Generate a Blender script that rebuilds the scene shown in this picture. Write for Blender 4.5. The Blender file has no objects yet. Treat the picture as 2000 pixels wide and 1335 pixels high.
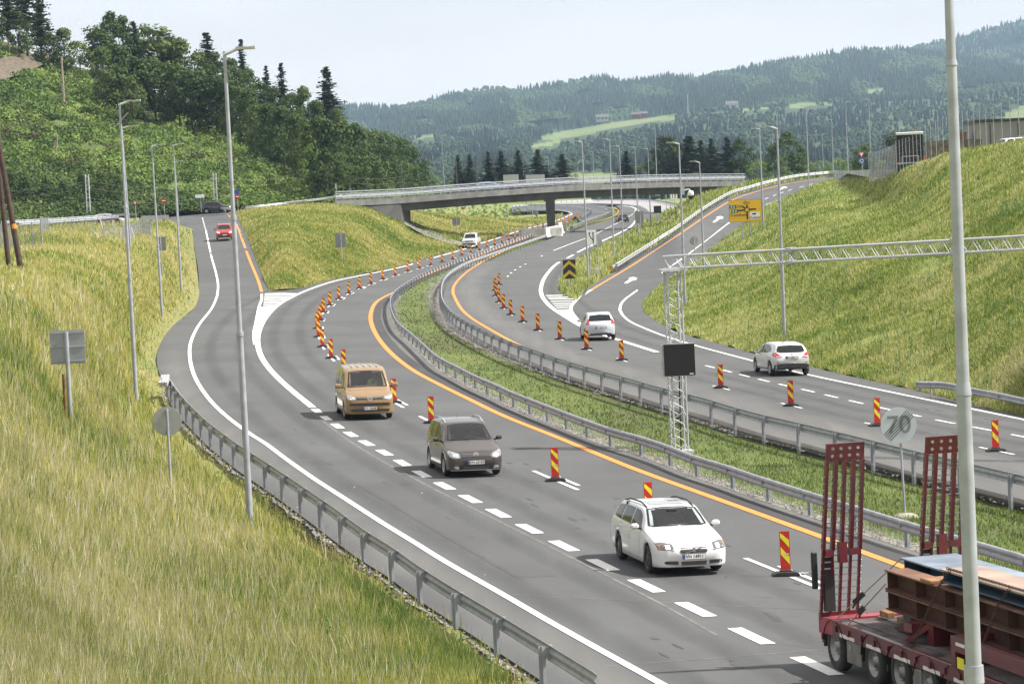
import bpy, bmesh, math, random
import numpy as np
from mathutils import Vector, Matrix, noise as mnoise
from mathutils.geometry import delaunay_2d_cdt
from mathutils.bvhtree import BVHTree

random.seed(7); RNG = np.random.default_rng(7)
sc = bpy.context.scene
col = sc.collection
R_ = math.radians

# ---------------------------------------------------------------- camera
F = 5800.0                       # focal length in photo pixels (photo 2000 wide)
PITCH = math.atan(0.0552); ROLL = R_(2.65)
_r = Vector((1, 0, 0)); _u = Vector((0, math.sin(PITCH), math.cos(PITCH)))
FW = Vector((0, math.cos(PITCH), -math.sin(PITCH)))
RT = _r*math.cos(ROLL) - _u*math.sin(ROLL)
UP = _u*math.cos(ROLL) + _r*math.sin(ROLL)
_n = FW*(31.99/F) + RT*0.002127 - UP*0.09995
CAM = Vector((0, 0, -1.0/_n.z))
SLX = -_n.x/_n.z                 # cross fall of the road plane
cam_d = bpy.data.cameras.new('camera'); cam = bpy.data.objects.new('camera', cam_d); col.objects.link(cam)
cam_d.sensor_width = 36; cam_d.lens = 36*F/2000.0; cam_d.clip_start = 1; cam_d.clip_end = 60000
cam.matrix_world = Matrix(((RT.x, UP.x, -FW.x, CAM.x), (RT.y, UP.y, -FW.y, CAM.y), (RT.z, UP.z, -FW.z, CAM.z), (0, 0, 0, 1)))
sc.camera = cam
sc.render.resolution_x = 1024; sc.render.resolution_y = 683

# ---------------------------------------------------------------- light
SUN_EL = R_(48); sun_dir = Vector((math.cos(SUN_EL)*0.985, math.cos(SUN_EL)*-0.07, math.sin(SUN_EL))).normalized()
SUN_AZ = math.atan2(sun_dir.x, sun_dir.y)        # clockwise from +Y
w = bpy.data.worlds.new("World"); sc.world = w; w.use_nodes = True
nt = w.node_tree; nt.nodes.clear()
out = nt.nodes.new('ShaderNodeOutputWorld'); bg = nt.nodes.new('ShaderNodeBackground')
sky = nt.nodes.new('ShaderNodeTexSky'); sky.sky_type = 'NISHITA'; sky.sun_disc = False
sky.sun_elevation = SUN_EL; sky.sun_rotation = SUN_AZ; sky.air_density = 1.0; sky.dust_density = 2.5; sky.ozone_density = 1.0
tc = nt.nodes.new('ShaderNodeTexCoord'); mp = nt.nodes.new('ShaderNodeMapping'); mp.inputs['Scale'].default_value = (3, 3, 14)
nz = nt.nodes.new('ShaderNodeTexNoise'); nz.inputs['Scale'].default_value = 1.6; nz.inputs['Detail'].default_value = 7; nz.inputs['Roughness'].default_value = 0.55
cr = nt.nodes.new('ShaderNodeValToRGB'); cr.color_ramp.elements[0].position = 0.34; cr.color_ramp.elements[1].position = 0.62
cr.color_ramp.elements[0].color = (0.80, 0.80, 0.80, 1)
mx = nt.nodes.new('ShaderNodeMixRGB'); mx.inputs[2].default_value = (8.7, 8.4, 8.15, 1)     # thin bright cloud veil
nt.links.new(tc.outputs['Generated'], mp.inputs[0]); nt.links.new(mp.outputs[0], nz.inputs['Vector']); nt.links.new(nz.outputs['Fac'], cr.inputs[0])
nt.links.new(cr.outputs[0], mx.inputs[0]); nt.links.new(sky.outputs[0], mx.inputs[1]); nt.links.new(mx.outputs[0], bg.inputs[0])
bg.inputs[1].default_value = 0.068; nt.links.new(bg.outputs[0], out.inputs[0])
sd = bpy.data.lights.new('sun', 'SUN'); sd.energy = 5.0; sd.angle = R_(1.2); sd.color = (1, 0.95, 0.87)
so = bpy.data.objects.new('sun', sd); col.objects.link(so); so.rotation_euler = sun_dir.to_track_quat('Z', 'Y').to_euler()
sc.view_settings.view_transform = 'Standard'; sc.view_settings.look = 'None'; sc.view_settings.exposure = 0.86; sc.view_settings.gamma = 1
sc.render.engine = 'CYCLES'

# ---------------------------------------------------------------- pixel -> world
def ray(px, py): return FW + RT*((px-1000)/F) - UP*((py-667.5)/F)
def smooth(t): t = min(1, max(0, t)); return t*t*(3-2*t)
def rise(Y): return 1.2*smooth((Y-350)/140.0)
def zp(X, Y): return SLX*X + rise(Y)
def yh(px): return 346.9 - 0.02128*(px-1000)
def S(px, py, s): return CAM + ray(px, py)*(F/s)
def G(px, py, h=0.0):
    d = ray(px, py); Y = 200
    for _ in range(25):
        t = (rise(Y)+h-CAM.z)/(d.z-SLX*d.x); t = min(max(t, 1), 1500); Y = 0.5*Y+0.5*t*d.y if _ > 3 else t*d.y
    return CAM + d*t
def sG(px, py, h=0.0): return F/((G(px, py, h)-CAM).dot(FW))
def hp(px, py, h): return (px, py, sG(px, py, h))
def proj(P):
    v = P-CAM; D = v.dot(FW); return (1000+F*v.dot(RT)/D, 667.5-F*v.dot(UP)/D, F/D)

def crv(pts, step=6.0):
    """Catmull-Rom through pixel points, resampled about every `step` px"""
    P = [np.array(p, float) for p in pts]; P = [2*P[0]-P[1]]+P+[2*P[-1]-P[-2]]; o = []
    for i in range(1, len(P)-2):
        a, b, c, d = P[i-1:i+3]; n = max(1, int(np.linalg.norm((c-b)[:2])/step))
        for k in range(n):
            t = k/n; o.append(0.5*((2*b)+(-a+c)*t+(2*a-5*b+4*c-d)*t*t+(-a+3*b-3*c+d)*t**3))
    o.append(P[-2]); return [tuple(q) for q in o]
class Rbf:
    """thin plate interpolation of inverse depth over the picture-derived control points"""
    def __init__(s, pts, reg=1e-6):
        a = np.array(pts, float); s.c = a[:, :2]/500; n = len(a)
        d = np.linalg.norm(s.c[:, None]-s.c[None], axis=2); K = s.k(d)+np.eye(n)*reg
        P = np.c_[np.ones(n), s.c]; M = np.zeros((n+3, n+3)); M[:n, :n] = K; M[:n, n:] = P; M[n:, :n] = P.T
        s.w = np.linalg.solve(M, np.r_[a[:, 2], 0, 0, 0])
    def k(s, d): return np.where(d > 1e-9, d*d*np.log(np.maximum(d, 1e-9)), 0)
    def __call__(s, px, py):
        q = np.array([px, py])/500; d = np.linalg.norm(s.c-q, axis=1); n = len(s.c)
        return float(s.k(d)@s.w[:n] + s.w[n]+s.w[n+1]*q[0]+s.w[n+2]*q[1])
def inpoly(x, y, poly):
    c = np.zeros(x.shape, bool); n = len(poly); j = n-1
    for i in range(n):
        xi, yi = poly[i][:2]; xj, yj = poly[j][:2]
        if yi != yj: c ^= ((yi > y) != (yj > y)) & (x < (xj-xi)*(y-yi)/(yj-yi)+xi)
        j = i
    return c

# ---------------------------------------------------------------- materials
MATS = {}
def mat(name, c1, c2=None, rough=0.7, metal=0.0, scale=3.0, bump=0.0, detail=6, coat=0, obj=True, stops=(0.35, 0.65), spec=0.5, bdist=0.02, emis=None):
    if name in MATS: return MATS[name]
    m = bpy.data.materials.new(name); m.use_nodes = True; t = m.node_tree; b = t.nodes['Principled BSDF']
    b.inputs['Roughness'].default_value = rough; b.inputs['Metallic'].default_value = metal; b.inputs['Specular IOR Level'].default_value = spec
    if coat: b.inputs['Coat Weight'].default_value = coat; b.inputs['Coat Roughness'].default_value = 0.04
    c2 = c2 or tuple(x*0.82 for x in c1)
    tcn = t.nodes.new('ShaderNodeTexCoord'); n = t.nodes.new('ShaderNodeTexNoise'); n.inputs['Scale'].default_value = scale; n.inputs['Detail'].default_value = detail
    t.links.new(tcn.outputs['Object'], n.inputs['Vector'])
    r = t.nodes.new('ShaderNodeValToRGB'); r.color_ramp.elements[0].position = stops[0]; r.color_ramp.elements[1].position = stops[1]
    r.color_ramp.elements[0].color = (*c2, 1); r.color_ramp.elements[1].color = (*c1, 1)
    t.links.new(n.outputs['Fac'], r.inputs[0]); t.links.new(r.outputs[0], b.inputs['Base Color'])
    if bump:
        bn = t.nodes.new('ShaderNodeBump'); bn.inputs['Strength'].default_value = bump; bn.inputs['Distance'].default_value = bdist
        t.links.new(n.outputs['Fac'], bn.inputs['Height']); t.links.new(bn.outputs[0], b.inputs['Normal'])
    if emis: b.inputs['Emission Color'].default_value = (*emis[0], 1); b.inputs['Emission Strength'].default_value = emis[1]
    MATS[name] = m; return m
def grassmat(name, cols, rough=0.9, use_attr=False, sc1=0.045, sc2=0.5, trans=0.0):
    """patchy meadow colour from two scales of world noise; blades add their own random tint"""
    m = bpy.data.materials.new(name); m.use_nodes = True; t = m.node_tree; b = t.nodes['Principled BSDF']
    b.inputs['Roughness'].default_value = rough; b.inputs['Specular IOR Level'].default_value = 0.25
    g = t.nodes.new('ShaderNodeTexCoord'); L = t.links.new
    n1 = t.nodes.new('ShaderNodeTexNoise'); n1.inputs['Scale'].default_value = sc1; n1.inputs['Detail'].default_value = 5; n1.inputs['Roughness'].default_value = 0.6
    n2 = t.nodes.new('ShaderNodeTexNoise'); n2.inputs['Scale'].default_value = sc2; n2.inputs['Detail'].default_value = 8; n2.inputs['Roughness'].default_value = 0.7
    L(g.outputs['Object'], n1.inputs['Vector']); L(g.outputs['Object'], n2.inputs['Vector'])
    ad = t.nodes.new('ShaderNodeMath'); ad.operation = 'MULTIPLY_ADD'; ad.inputs[1].default_value = 0.55
    L(n2.outputs['Fac'], ad.inputs[0]); mu = t.nodes.new('ShaderNodeMath'); mu.operation = 'MULTIPLY'; mu.inputs[1].default_value = 0.6
    L(n1.outputs['Fac'], mu.inputs[0]); L(mu.outputs[0], ad.inputs[2])
    last = ad
    if use_attr:
        at = t.nodes.new('ShaderNodeAttribute'); at.attribute_name = 'tint'
        a2 = t.nodes.new('ShaderNodeMath'); a2.operation = 'MULTIPLY_ADD'; a2.inputs[1].default_value = 0.38
        L(at.outputs['Fac'], a2.inputs[0]); s2 = t.nodes.new('ShaderNodeMath'); s2.operation = 'SUBTRACT'; s2.inputs[1].default_value = 0.19
        L(ad.outputs[0], s2.inputs[0]); L(s2.outputs[0], a2.inputs[2]); last = a2
    r = t.nodes.new('ShaderNodeValToRGB'); el = r.color_ramp.elements
    while len(el) < len(cols): el.new(0.5)
    for i, c in enumerate(cols): el[i].position = 0.44+0.27*i/(len(cols)-1); el[i].color = (*c, 1)
    L(last.outputs[0], r.inputs[0]); L(r.outputs[0], b.inputs['Base Color'])
    if trans:
        tr = t.nodes.new('ShaderNodeBsdfTranslucent'); ms = t.nodes.new('ShaderNodeMixShader'); ms.inputs[0].default_value = trans
        L(r.outputs[0], tr.inputs['Color']); o = t.nodes['Material Output']
        L(b.outputs[0], ms.inputs[1]); L(tr.outputs[0], ms.inputs[2]); L(ms.outputs[0], o.inputs['Surface'])
    MATS[name] = m; return m

def asphalt(name, tone=0.1, warm=1.0):
    m = bpy.data.materials.new(name); m.use_nodes = True; t = m.node_tree; b = t.nodes['Principled BSDF']; L = t.links.new
    b.inputs['Roughness'].default_value = 0.86; b.inputs['Specular IOR Level'].default_value = 0.3
    g = t.nodes.new('ShaderNodeTexCoord')
    n1 = t.nodes.new('ShaderNodeTexNoise'); n1.inputs['Scale'].default_value = 0.12; n1.inputs['Detail'].default_value = 6; n1.inputs['Roughness'].default_value = 0.6
    mpg = t.nodes.new('ShaderNodeMapping'); mpg.inputs['Rotation'].default_value = (0, 0, 0.16); mpg.inputs['Scale'].default_value = (1.1, 0.05, 1)
    n2 = t.nodes.new('ShaderNodeTexNoise'); n2.inputs['Scale'].default_value = 1.0; n2.inputs['Detail'].default_value = 4
    n3 = t.nodes.new('ShaderNodeTexNoise'); n3.inputs['Scale'].default_value = 18; n3.inputs['Detail'].default_value = 3
    L(g.outputs['Object'], n1.inputs['Vector']); L(g.outputs['Object'], mpg.inputs[0]); L(mpg.outputs[0], n2.inputs['Vector']); L(g.outputs['Object'], n3.inputs['Vector'])
    def lin(node, k, prev=None):
        x = t.nodes.new('ShaderNodeMath'); x.operation = 'MULTIPLY_ADD'; x.inputs[1].default_value = k; L(node.outputs['Fac'], x.inputs[0])
        if prev is not None: L(prev.outputs[0], x.inputs[2])
        else: x.inputs[2].default_value = 1-0.5*(0.75+0.2+0.55)
        return x
    v = lin(n3, 0.55, lin(n2, 0.2, lin(n1, 0.75)))
    mc = t.nodes.new('ShaderNodeVectorMath'); mc.operation = 'SCALE'; mc.inputs[0].default_value = (tone*warm, tone, tone*1.03)
    L(v.outputs[0], mc.inputs['Scale']); L(mc.outputs[0], b.inputs['Base Color'])
    bn = t.nodes.new('ShaderNodeBump'); bn.inputs['Strength'].default_value = 0.25; bn.inputs['Distance'].default_value = 0.01
    L(n3.outputs['Fac'], bn.inputs['Height']); L(bn.outputs[0], b.inputs['Normal'])
    MATS[name] = m; return m

# ---------------------------------------------------------------- object helpers
def tag(o, label=None, cat=None, group=None, kind=None):
    if label: o['label'] = label
    if cat: o['category'] = cat
    if group: o['group'] = group
    if kind: o['kind'] = kind
    return o
def mesh_obj(name, verts, faces, m, parent=None, smooth_=False):
    me = bpy.data.meshes.new(name); me.from_pydata([tuple(v) for v in verts], [], faces)
    me.validate(); me.materials.append(m) if not isinstance(m, (list, tuple)) else [me.materials.append(q) for q in m]
    if smooth_: me.polygons.foreach_set('use_smooth', [True]*len(me.polygons))
    o = bpy.data.objects.new(name, me); col.objects.link(o)
    if parent: o.parent = parent
    return o
def empty(name, loc, rz=0.0, label=None, cat=None, group=None, kind=None):
    o = bpy.data.objects.new(name, None); col.objects.link(o); o.location = loc; o.rotation_euler = (0, 0, rz); o.empty_display_size = 0.3
    return tag(o, label, cat, group, kind)
def copy_tree(o, parent=None):
    c = o.copy(); col.objects.link(c); c.parent = parent
    for ch in o.children: copy_tree(ch, c)
    return c
class MB:
    """collects primitives into ONE mesh"""
    def __init__(s): s.v = []; s.f = []
    def add(s, v, f): n = len(s.v); s.v += [tuple(p) for p in v]; s.f += [tuple(i+n for i in q) for q in f]; return s
    def box(s, c, d, rot=None, bev=0.0):
        x, y, z = d[0]/2, d[1]/2, d[2]/2; c = Vector(c)
        if bev:
            b = min(bev, x*.9, y*.9, z*.9); pts = []
            for k in range(3):
                for sx in (-1, 1):
                    for sy in (-1, 1):
                        for sz in (-1, 1):
                            q = [x-b, y-b, z-b]; q[k] += b; pts.append(Vector((sx*q[0], sy*q[1], sz*q[2])))
            bm = bmesh.new()
            for p in pts: bm.verts.new(p)
            bmesh.ops.convex_hull(bm, input=bm.verts); bm.verts.ensure_lookup_table(); bm.verts.index_update()
            vs = [v.co.copy() for v in bm.verts]; fs = [tuple(v.index for v in f.verts) for f in bm.faces]; bm.free()
        else:
            vs = [Vector((a*x, b_*y, c_*z)) for a in (-1, 1) for b_ in (-1, 1) for c_ in (-1, 1)]
            fs = [(0, 1, 3, 2), (4, 6, 7, 5), (0, 4, 5, 1), (2, 3, 7, 6), (0, 2, 6, 4), (1, 5, 7, 3)]
        if rot is not None: vs = [rot@v for v in vs]
        return s.add([v+c for v in vs], fs)
    def tube(s, a, b, r1, r2=None, n=8, caps=True):
        a = Vector(a); b = Vector(b); r2 = r1 if r2 is None else r2; q = (b-a).to_track_quat('Z', 'Y')
        vs = [a+q@Vector((r1*math.cos(2*math.pi*k/n), r1*math.sin(2*math.pi*k/n), 0)) for k in range(n)]
        vs += [b+q@Vector((r2*math.cos(2*math.pi*k/n), r2*math.sin(2*math.pi*k/n), 0)) for k in range(n)]
        fs = [(k, (k+1) % n, n+(k+1) % n, n+k) for k in range(n)]
        if caps: fs += [tuple(range(2*n, 3*n))[::-1], tuple(range(3*n, 4*n))]; vs = vs+[v.copy() for v in vs]
        return s.add(vs, fs)
    def bar(s, a, b, wd, hg, up=(0, 0, 1)):
        a = Vector(a); b = Vector(b); d = (b-a).normalized(); u = Vector(up); sd_ = d.cross(u).normalized(); u = sd_.cross(d)
        vs = [p+sd_*(i*wd/2)+u*(j*hg/2) for p in (a, b) for i, j in ((-1, -1), (1, -1), (1, 1), (-1, 1))]
        return s.add(vs, [(0, 1, 2, 3), (7, 6, 5, 4), (0, 4, 5, 1), (1, 5, 6, 2), (2, 6, 7, 3), (3, 7, 4, 0)])
    def lathe(s, prof, n=24, mtx=None):
        """prof: (radius, height) list around local Z"""
        vs = []; fs = []; m_ = mtx or Matrix.Identity(4)
        for r, z in prof:
            for k in range(n): vs.append(m_@Vector((r*math.cos(2*math.pi*k/n), r*math.sin(2*math.pi*k/n), z)))
        for i in range(len(prof)-1):
            for k in range(n): fs.append((i*n+k, i*n+(k+1) % n, (i+1)*n+(k+1) % n, (i+1)*n+k))
        return s.add(vs, fs)
    def prism(s, poly, a, b):
        """poly of 2-D points mapped by functions a(p)->front vertex, b(p)->back vertex"""
        n = len(poly); vs = [a(p) for p in poly]+[b(p) for p in poly]
        return s.add(vs, [tuple(range(n)), tuple(range(n, 2*n))[::-1]]+[(k, n+k, n+(k+1) % n, (k+1) % n) for k in range(n)])
    def build(s, name, m, parent=None, sm=False):
        return mesh_obj(name, s.v, s.f, m, parent, sm)

def patch(name, outline, sfun, m, step=14, zoff=0.0, kind='structure', wob=0.0):
    """triangulated surface over a pixel outline; depth of every vertex from sfun(px,py)"""
    o = np.array([p[:2] for p in outline]); x0, y0 = o.min(0); x1, y1 = o.max(0)
    gx, gy = np.meshgrid(np.arange(x0, x1, step), np.arange(y0, y1, step*0.6)); gx = gx+(np.arange(gx.shape[0]) % 2)[:, None]*step/2
    gx = gx.ravel(); gy = gy.ravel(); k = inpoly(gx, gy, o); gx = gx[k]; gy = gy[k]
    vs = [Vector(p) for p in o]+[Vector((a, b)) for a, b in zip(gx, gy)]
    r = delaunay_2d_cdt(vs, [], [list(range(len(o)))], 1, 1e-4)
    P = []
    for v in r[0]:
        q = S(v.x, v.y, max(0.3, sfun(v.x, v.y))); q.z += zoff
        if wob: q.z += wob*mnoise.noise(q*0.35)
        P.append(q)
    ob = mesh_obj(name, P, [tuple(f) for f in r[2]], m, None, True)
    bm = bmesh.new(); bm.from_mesh(ob.data); bmesh.ops.recalc_face_normals(bm, faces=bm.faces)
    if sum(f.normal.z for f in bm.faces) < 0: bmesh.ops.reverse_faces(bm, faces=bm.faces)
    bm.to_mesh(ob.data); bm.free()
    if kind: ob['kind'] = kind
    return ob
def strip_pts(pts, wl, wr, lift=0.012):
    """ribbon left/right of a world polyline"""
    V, Fc = [], []; n = len(pts)
    for i, p in enumerate(pts):
        a = pts[max(0, i-1)]; b = pts[min(n-1, i+1)]; d = (b-a); d.z = 0; d.normalize(); sd_ = Vector((-d.y, d.x, SLX*-d.y))
        l = wl(i/(n-1)) if callable(wl) else wl; r_ = wr(i/(n-1)) if callable(wr) else wr
        V += [p+sd_*l+Vector((0, 0, lift)), p-sd_*r_+Vector((0, 0, lift))]
    for i in range(n-1): Fc.append((2*i, 2*i+1, 2*i+3, 2*i+2))
    return V, Fc
def dashes(mb, pts, on, off, wd, start=0.0, lift=0.012):
    L = [0]
    for a, b in zip(pts, pts[1:]): L.append(L[-1]+(b-a).length)
    def at(d):
        for i in range(len(L)-1):
            if L[i+1] >= d: t = (d-L[i])/max(1e-9, L[i+1]-L[i]); return pts[i].lerp(pts[i+1], t)
        return pts[-1]
    d = start
    while d+on < L[-1]:
        seg = [at(d+on*k/3) for k in range(4)]; v, f = strip_pts(seg, wd/2, wd/2, lift); mb.add(v, f); d += on+off
def arclen(pts):
    L = [0]
    for a, b in zip(pts, pts[1:]): L.append(L[-1]+(b-a).length)
    return L
def resample(pts, d, start=0.0, end=None):
    L = arclen(pts); o = []; t = start; i = 0; end = L[-1] if end is None else end
    while t <= end:
        while i < len(L)-2 and L[i+1] < t: i += 1
        k = (t-L[i])/max(1e-9, L[i+1]-L[i]); tn = (pts[i+1]-pts[i]); o.append((pts[i].lerp(pts[i+1], k), tn.normalized())); t += d
    return o
# ================================================================ materials used widely
ASPH = asphalt('asphalt', 0.086, 0.97); ASPH_D = asphalt('asphalt_dark', 0.055); ASPH_N = asphalt('asphalt_shoulder', 0.098)
WHITE = mat('road_white', (0.80, 0.80, 0.78), (0.66, 0.66, 0.64), 0.7, scale=9)
ORANGE = mat('road_orange', (0.66, 0.245, 0.05), (0.56, 0.20, 0.04), 0.7, scale=9)
C_STRAW = (0.21, 0.19, 0.08); C_OLIVE = (0.15, 0.16, 0.055); C_GREEN = (0.105, 0.155, 0.04); C_DEEP = (0.06, 0.095, 0.025)
GR_DRY = grassmat('dry_grass', [C_GREEN, C_OLIVE, (0.18, 0.175, 0.065), C_STRAW])
GR_MIX = grassmat('meadow_grass', [C_GREEN, (0.14, 0.19, 0.045), (0.19, 0.21, 0.06), (0.25, 0.235, 0.09)])
GR_GRN = grassmat('green_grass', [(0.09, 0.08, 0.045), (0.075, 0.10, 0.03), (0.10, 0.13, 0.035), (0.14, 0.15, 0.055)])
HILLM = grassmat('hill_green', [(0.07, 0.055, 0.035), (0.06, 0.085, 0.025), (0.09, 0.13, 0.03), (0.14, 0.17, 0.05)], sc1=0.06, sc2=0.35)
GRAVEL = mat('gravel', (0.30, 0.28, 0.255), (0.09, 0.083, 0.075), 0.95, scale=5.5, bump=1, bdist=0.06, detail=9, stops=(0.4, 0.62))
SOIL = mat('soil', (0.15, 0.12, 0.09), (0.06, 0.05, 0.035), 0.95, scale=1.4, bump=1, bdist=0.1, detail=9)
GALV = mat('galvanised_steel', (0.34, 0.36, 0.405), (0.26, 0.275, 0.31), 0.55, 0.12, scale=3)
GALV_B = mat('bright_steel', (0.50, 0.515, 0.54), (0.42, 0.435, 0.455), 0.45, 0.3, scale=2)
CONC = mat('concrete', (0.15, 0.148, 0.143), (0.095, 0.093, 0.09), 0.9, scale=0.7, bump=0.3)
CONC_D = mat('shaded_concrete', (0.085, 0.083, 0.08), (0.055, 0.054, 0.052), 0.9, scale=0.5, bump=0.3)  # bridge concrete with the shade under the deck put into its colour
CONC_W = mat('white_concrete', (0.66, 0.66, 0.63), (0.5, 0.5, 0.48), 0.85, scale=1.5)

# ================================================================ curves read from the photo (pixels)
c_LLedge = [(376,447),(378,470),(381.5,494.5),(387,526),(388,557),(384,589),(373,603),(350,624),(325.5,650),(311.5,676.5),(306,701),(310,725),(318,745),(338,797),(366,830),(395,860),(414,878),(443.5,902),(465.6,919),(527.5,962),(602.5,1017),(648,1052),(703.5,1092),(759,1127),(811,1166),(876,1209),(960,1264),(1060,1330),(1150,1390)]
c_LLline = [(402.5,450.8),(407,473.5),(413,501.5),(421.8,533),(426,557.5),(424,578.5),(413,603),(388.5,634.5),(374.5,662.5),(370.3,683.5),(372.8,711.5),(381.5,737.8),(397,764),(420,792),(451.5,820),(490,848),(520,867),(560,897),(615.5,936),(680.7,978),(745.8,1020),(811,1060),(876,1100),(990,1165),(1100,1228.5),(1289,1333.5),(1400,1395)]
c_rampOr = [(444.5,417.5),(462,438.5),(472.5,466.5),(488,508.5),(504,547),(511,570)]
c_rampWh = [(511,570),(511,585),(505.8,599.5),(500.5,627.5),(496,652),(498,673)]
c_Ledge = [(1133,409),(1108,422.4),(1084,432),(1066,437.6),(1020,448.8),(980,462.4),(937,476),(900,488.5),(850,502.5),(800,517.5),(750,529),(700,539),(647.5,550.5),(602,566),(574,578.5),(546,594),(525,613.5),(511,634.5),(504,655.5),(504,676.5),(511,697.5),(525,718.5),(546,741),(574,765.8),(610.8,795.5)]
c_dashL = [(610.8,795.5),(640,819),(690,851),(755,886),(830,929),(928,979),(1043,1037),(1192,1110),(1384,1202),(1498,1256),(1650,1325),(1760,1378)]
c_center = [(1133.6,424.8),(1119.2,429.3),(1103,434.4),(1088,439.7),(1061,448.5),(1040.8,454.9),(1018.4,462.4),(994,469.6),(966.4,479.2),(936.5,488.8),(902,498.5),(863.5,511.8),(819.3,523.8),(772,538),(724.5,554.5),(681.7,573),(644.5,596),(632,610),(624,625),(620.5,641),(622.6,657.7),(630,677),(647,699),(672,722),(718,754),(770,786),(843,825),(955,880),(1085,938),(1268,1014),(1535,1122),(1700,1190),(1900,1276)]
c_LOr = [(1117,430),(1106,434),(1084,442),(1060,452),(1040,460),(985,480),(925,503),(875,520),(830,538),(800,552),(771.5,570),(754,578),(733,592),(724,613),(726,634),(740,662),(768,693.5),(810,725),(862.5,753),(915,779),(985,812.5),(1090,854.5),(1195,898),(1275,929),(1450,992),(1604,1048),(1723,1092),(1900,1156),(2030,1203),(2500,1374)]
c_Lin = [(1120,424),(1104,437),(1084,445),(1060,455.5),(1040,464),(985,484),(925,507),(880,523),(835,542),(805,558),(777.5,577),(764,592),(761,607),(764,626),(776,650),(800,672),(824,695),(852,721),(887,741),(925.5,762),(972.8,784),(1000.8,798),(1102,840),(1184.5,872),(1244,890),(1293,907),(1348,930),(1415,952),(1486.8,978),(1563.8,1004),(1754.5,1067),(1900,1112),(2030,1153),(2500,1302)]
c_Rin = [(1203,402),(1212,410),(1207,420),(1190,430),(1157,439),(1105,455),(1068,468.5),(1036,480),(996,494),(956,508.5),(920,522),(893,537),(875,553),(868,568),(866,582),(867,597),(872,610),(885,627),(903,642),(950,668),(1002.5,692),(1062,715),(1114.5,734),(1177.5,753.5),(1247.5,774.5),(1293,788.5),(1384,813),(1433,829),(1490.8,846),(1555.5,862),(1625.5,879.5),(1700.8,899),(1784.8,921.5),(1979,970),(2050,988),(2500,1104)]
c_ROr = [(1203,407),(1209,410.8),(1206.5,416),(1192.5,424.8),(1157.5,433.5),(1105,449),(1052.5,466.8),(1000,484),(954.5,505),(916,528),(891.5,550.8),(884.5,566.5),(888,580.5),(901,603),(922,622),(960,645),(1010,672),(1069,699),(1160,724),(1230,747),(1300,767),(1440,807),(1580,844),(1720,875.5),(1891.5,915.8),(2050,953),(2500,1062)]
c_Rpan = [(1085,487.8),(1072.5,493),(1060,499),(1048,505),(1034,512),(1021,518.6),(1006,527),(995.8,535),(986,545.5),(975,556),(967,567),(966,577.8),(973,589.8),(984,601.8),(998,614.2),(1021,628.3),(1051,644.5),(1093.8,662),(1146,681.7),(1214.5,703),(1300,729),(1408,757),(1545,792),(1714,831),(1945,880),(2060,905),(2500,1006)]
c_Rdash = [(1378,713.8),(1408,721.5),(1443,730.6),(1479.5,739.7),(1519.5,749.5),(1565,759.7),(1608.7,770),(1658.8,782),(1711,794),(1774,808),(1834,821),(1907,835),(1979,849),(2060,866),(2500,962)]
c_gore = [(1217,402),(1241.5,407),(1247,418),(1234.5,440),(1210,455),(1177.5,470),(1140,486.5),(1110,503),(1087.5,515),(1072.5,530),(1062,545),(1056.8,560),(1056.8,572),(1062,584),(1072.5,596),(1084.5,606),(1110,622),(1135.5,637),(1170,651),(1202.5,662),(1283,687.5)]
c_goreR = [(1155,566),(1147.5,570.5),(1125,587),(1116,598),(1115,606),(1119,613),(1126,622),(1138,633),(1150,641),(1175,652)]
c_XOr = [(1155,566),(1185,548),(1230,521),(1275,492.5),(1320,462.5),(1367,430),(1421,395.5),(1457,380.5),(1510,365),(1562,354.8),(1620,347)]
c_Xwh = [(1424,435),(1370,476.4),(1336.4,502),(1293,533),(1260,555.5),(1237.5,572),(1219.5,585.5),(1212,596),(1210.5,605),(1215,614),(1230,627.5),(1255.5,639.5),(1300,656.8),(1370,678),(1475,705.8),(1580,732),(1755,768.8),(2000,819.5),(2060,832),(2500,922)]
c_Redge = [(1640,346),(1590,361),(1545,381.5),(1496,401.5),(1455,435),(1421,461),(1381,493),(1340,523),(1296,554),(1275,572),(1258.5,590),(1257,602),(1263,612.5),(1282.5,626),(1300,637),(1335,651.5),(1405,670.8),(1482,691.8),(1594,718),(1685,739),(1790,761.8),(1850,777),(1920,795),(2000,811),(2060,823),(2500,911)]
c_Louter = [(1150,405),(1100,420.5),(1078,430),(1060,436),(1014,447),(974,460.5),(931,474),(894,486.5),(844,500.5),(794,515),(744,526),(694,536),(645,547),(600,559),(560,563),(524,567)]

# ---------------------------------------------------------------- depth functions
ramp_path = [(505,645,0),(500,600,0.15),(470,560,0.8),(450,520,1.9),(440,468,4.0),(425,447,4.8),(410,420,5.6)]
def hL_ramp(y):
    ys = [415,420,447,468,494,520,545,568,575,645]; hs = [5.8,5.6,4.25,3.25,2.2,1.3,0.52,0.05,0.0,0.0]
    return float(np.interp(y, ys, hs))
def sLramp(x, y):
    h = hL_ramp(y); return sG(x, y, h) if y > 490 else (y-yh(x))/(10.005-h)
def s_plane(x, y): return sG(x, y, 0)
RAMPC = [(1155,566,0),(1230,521,0.3)]
sRamp = Rbf([hp(1084,604,0),hp(1140,640,0),hp(1056,572,0),hp(1210,600,0),hp(1258,590,0.0),hp(1155,566,0),hp(1200,640,0),hp(1300,640,0),hp(1230,521,0.2),(1280,490,sG(1280,490,0.9)),(1320,462.5,15.9),(1367,430,14.7),(1421,395,13.4),(1457,381,12.8),(1510,365,12.35),(1562,355,12.0),(1630,345,11.6),
             hp(1296,554,0.2),hp(1340,523,0.6),(1381,493,17.0),(1421,461,15.7),(1455,435,14.8),(1496,402,13.65),(1545,382,12.95),(1590,362,12.3),(1645,345,11.7)])

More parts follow.
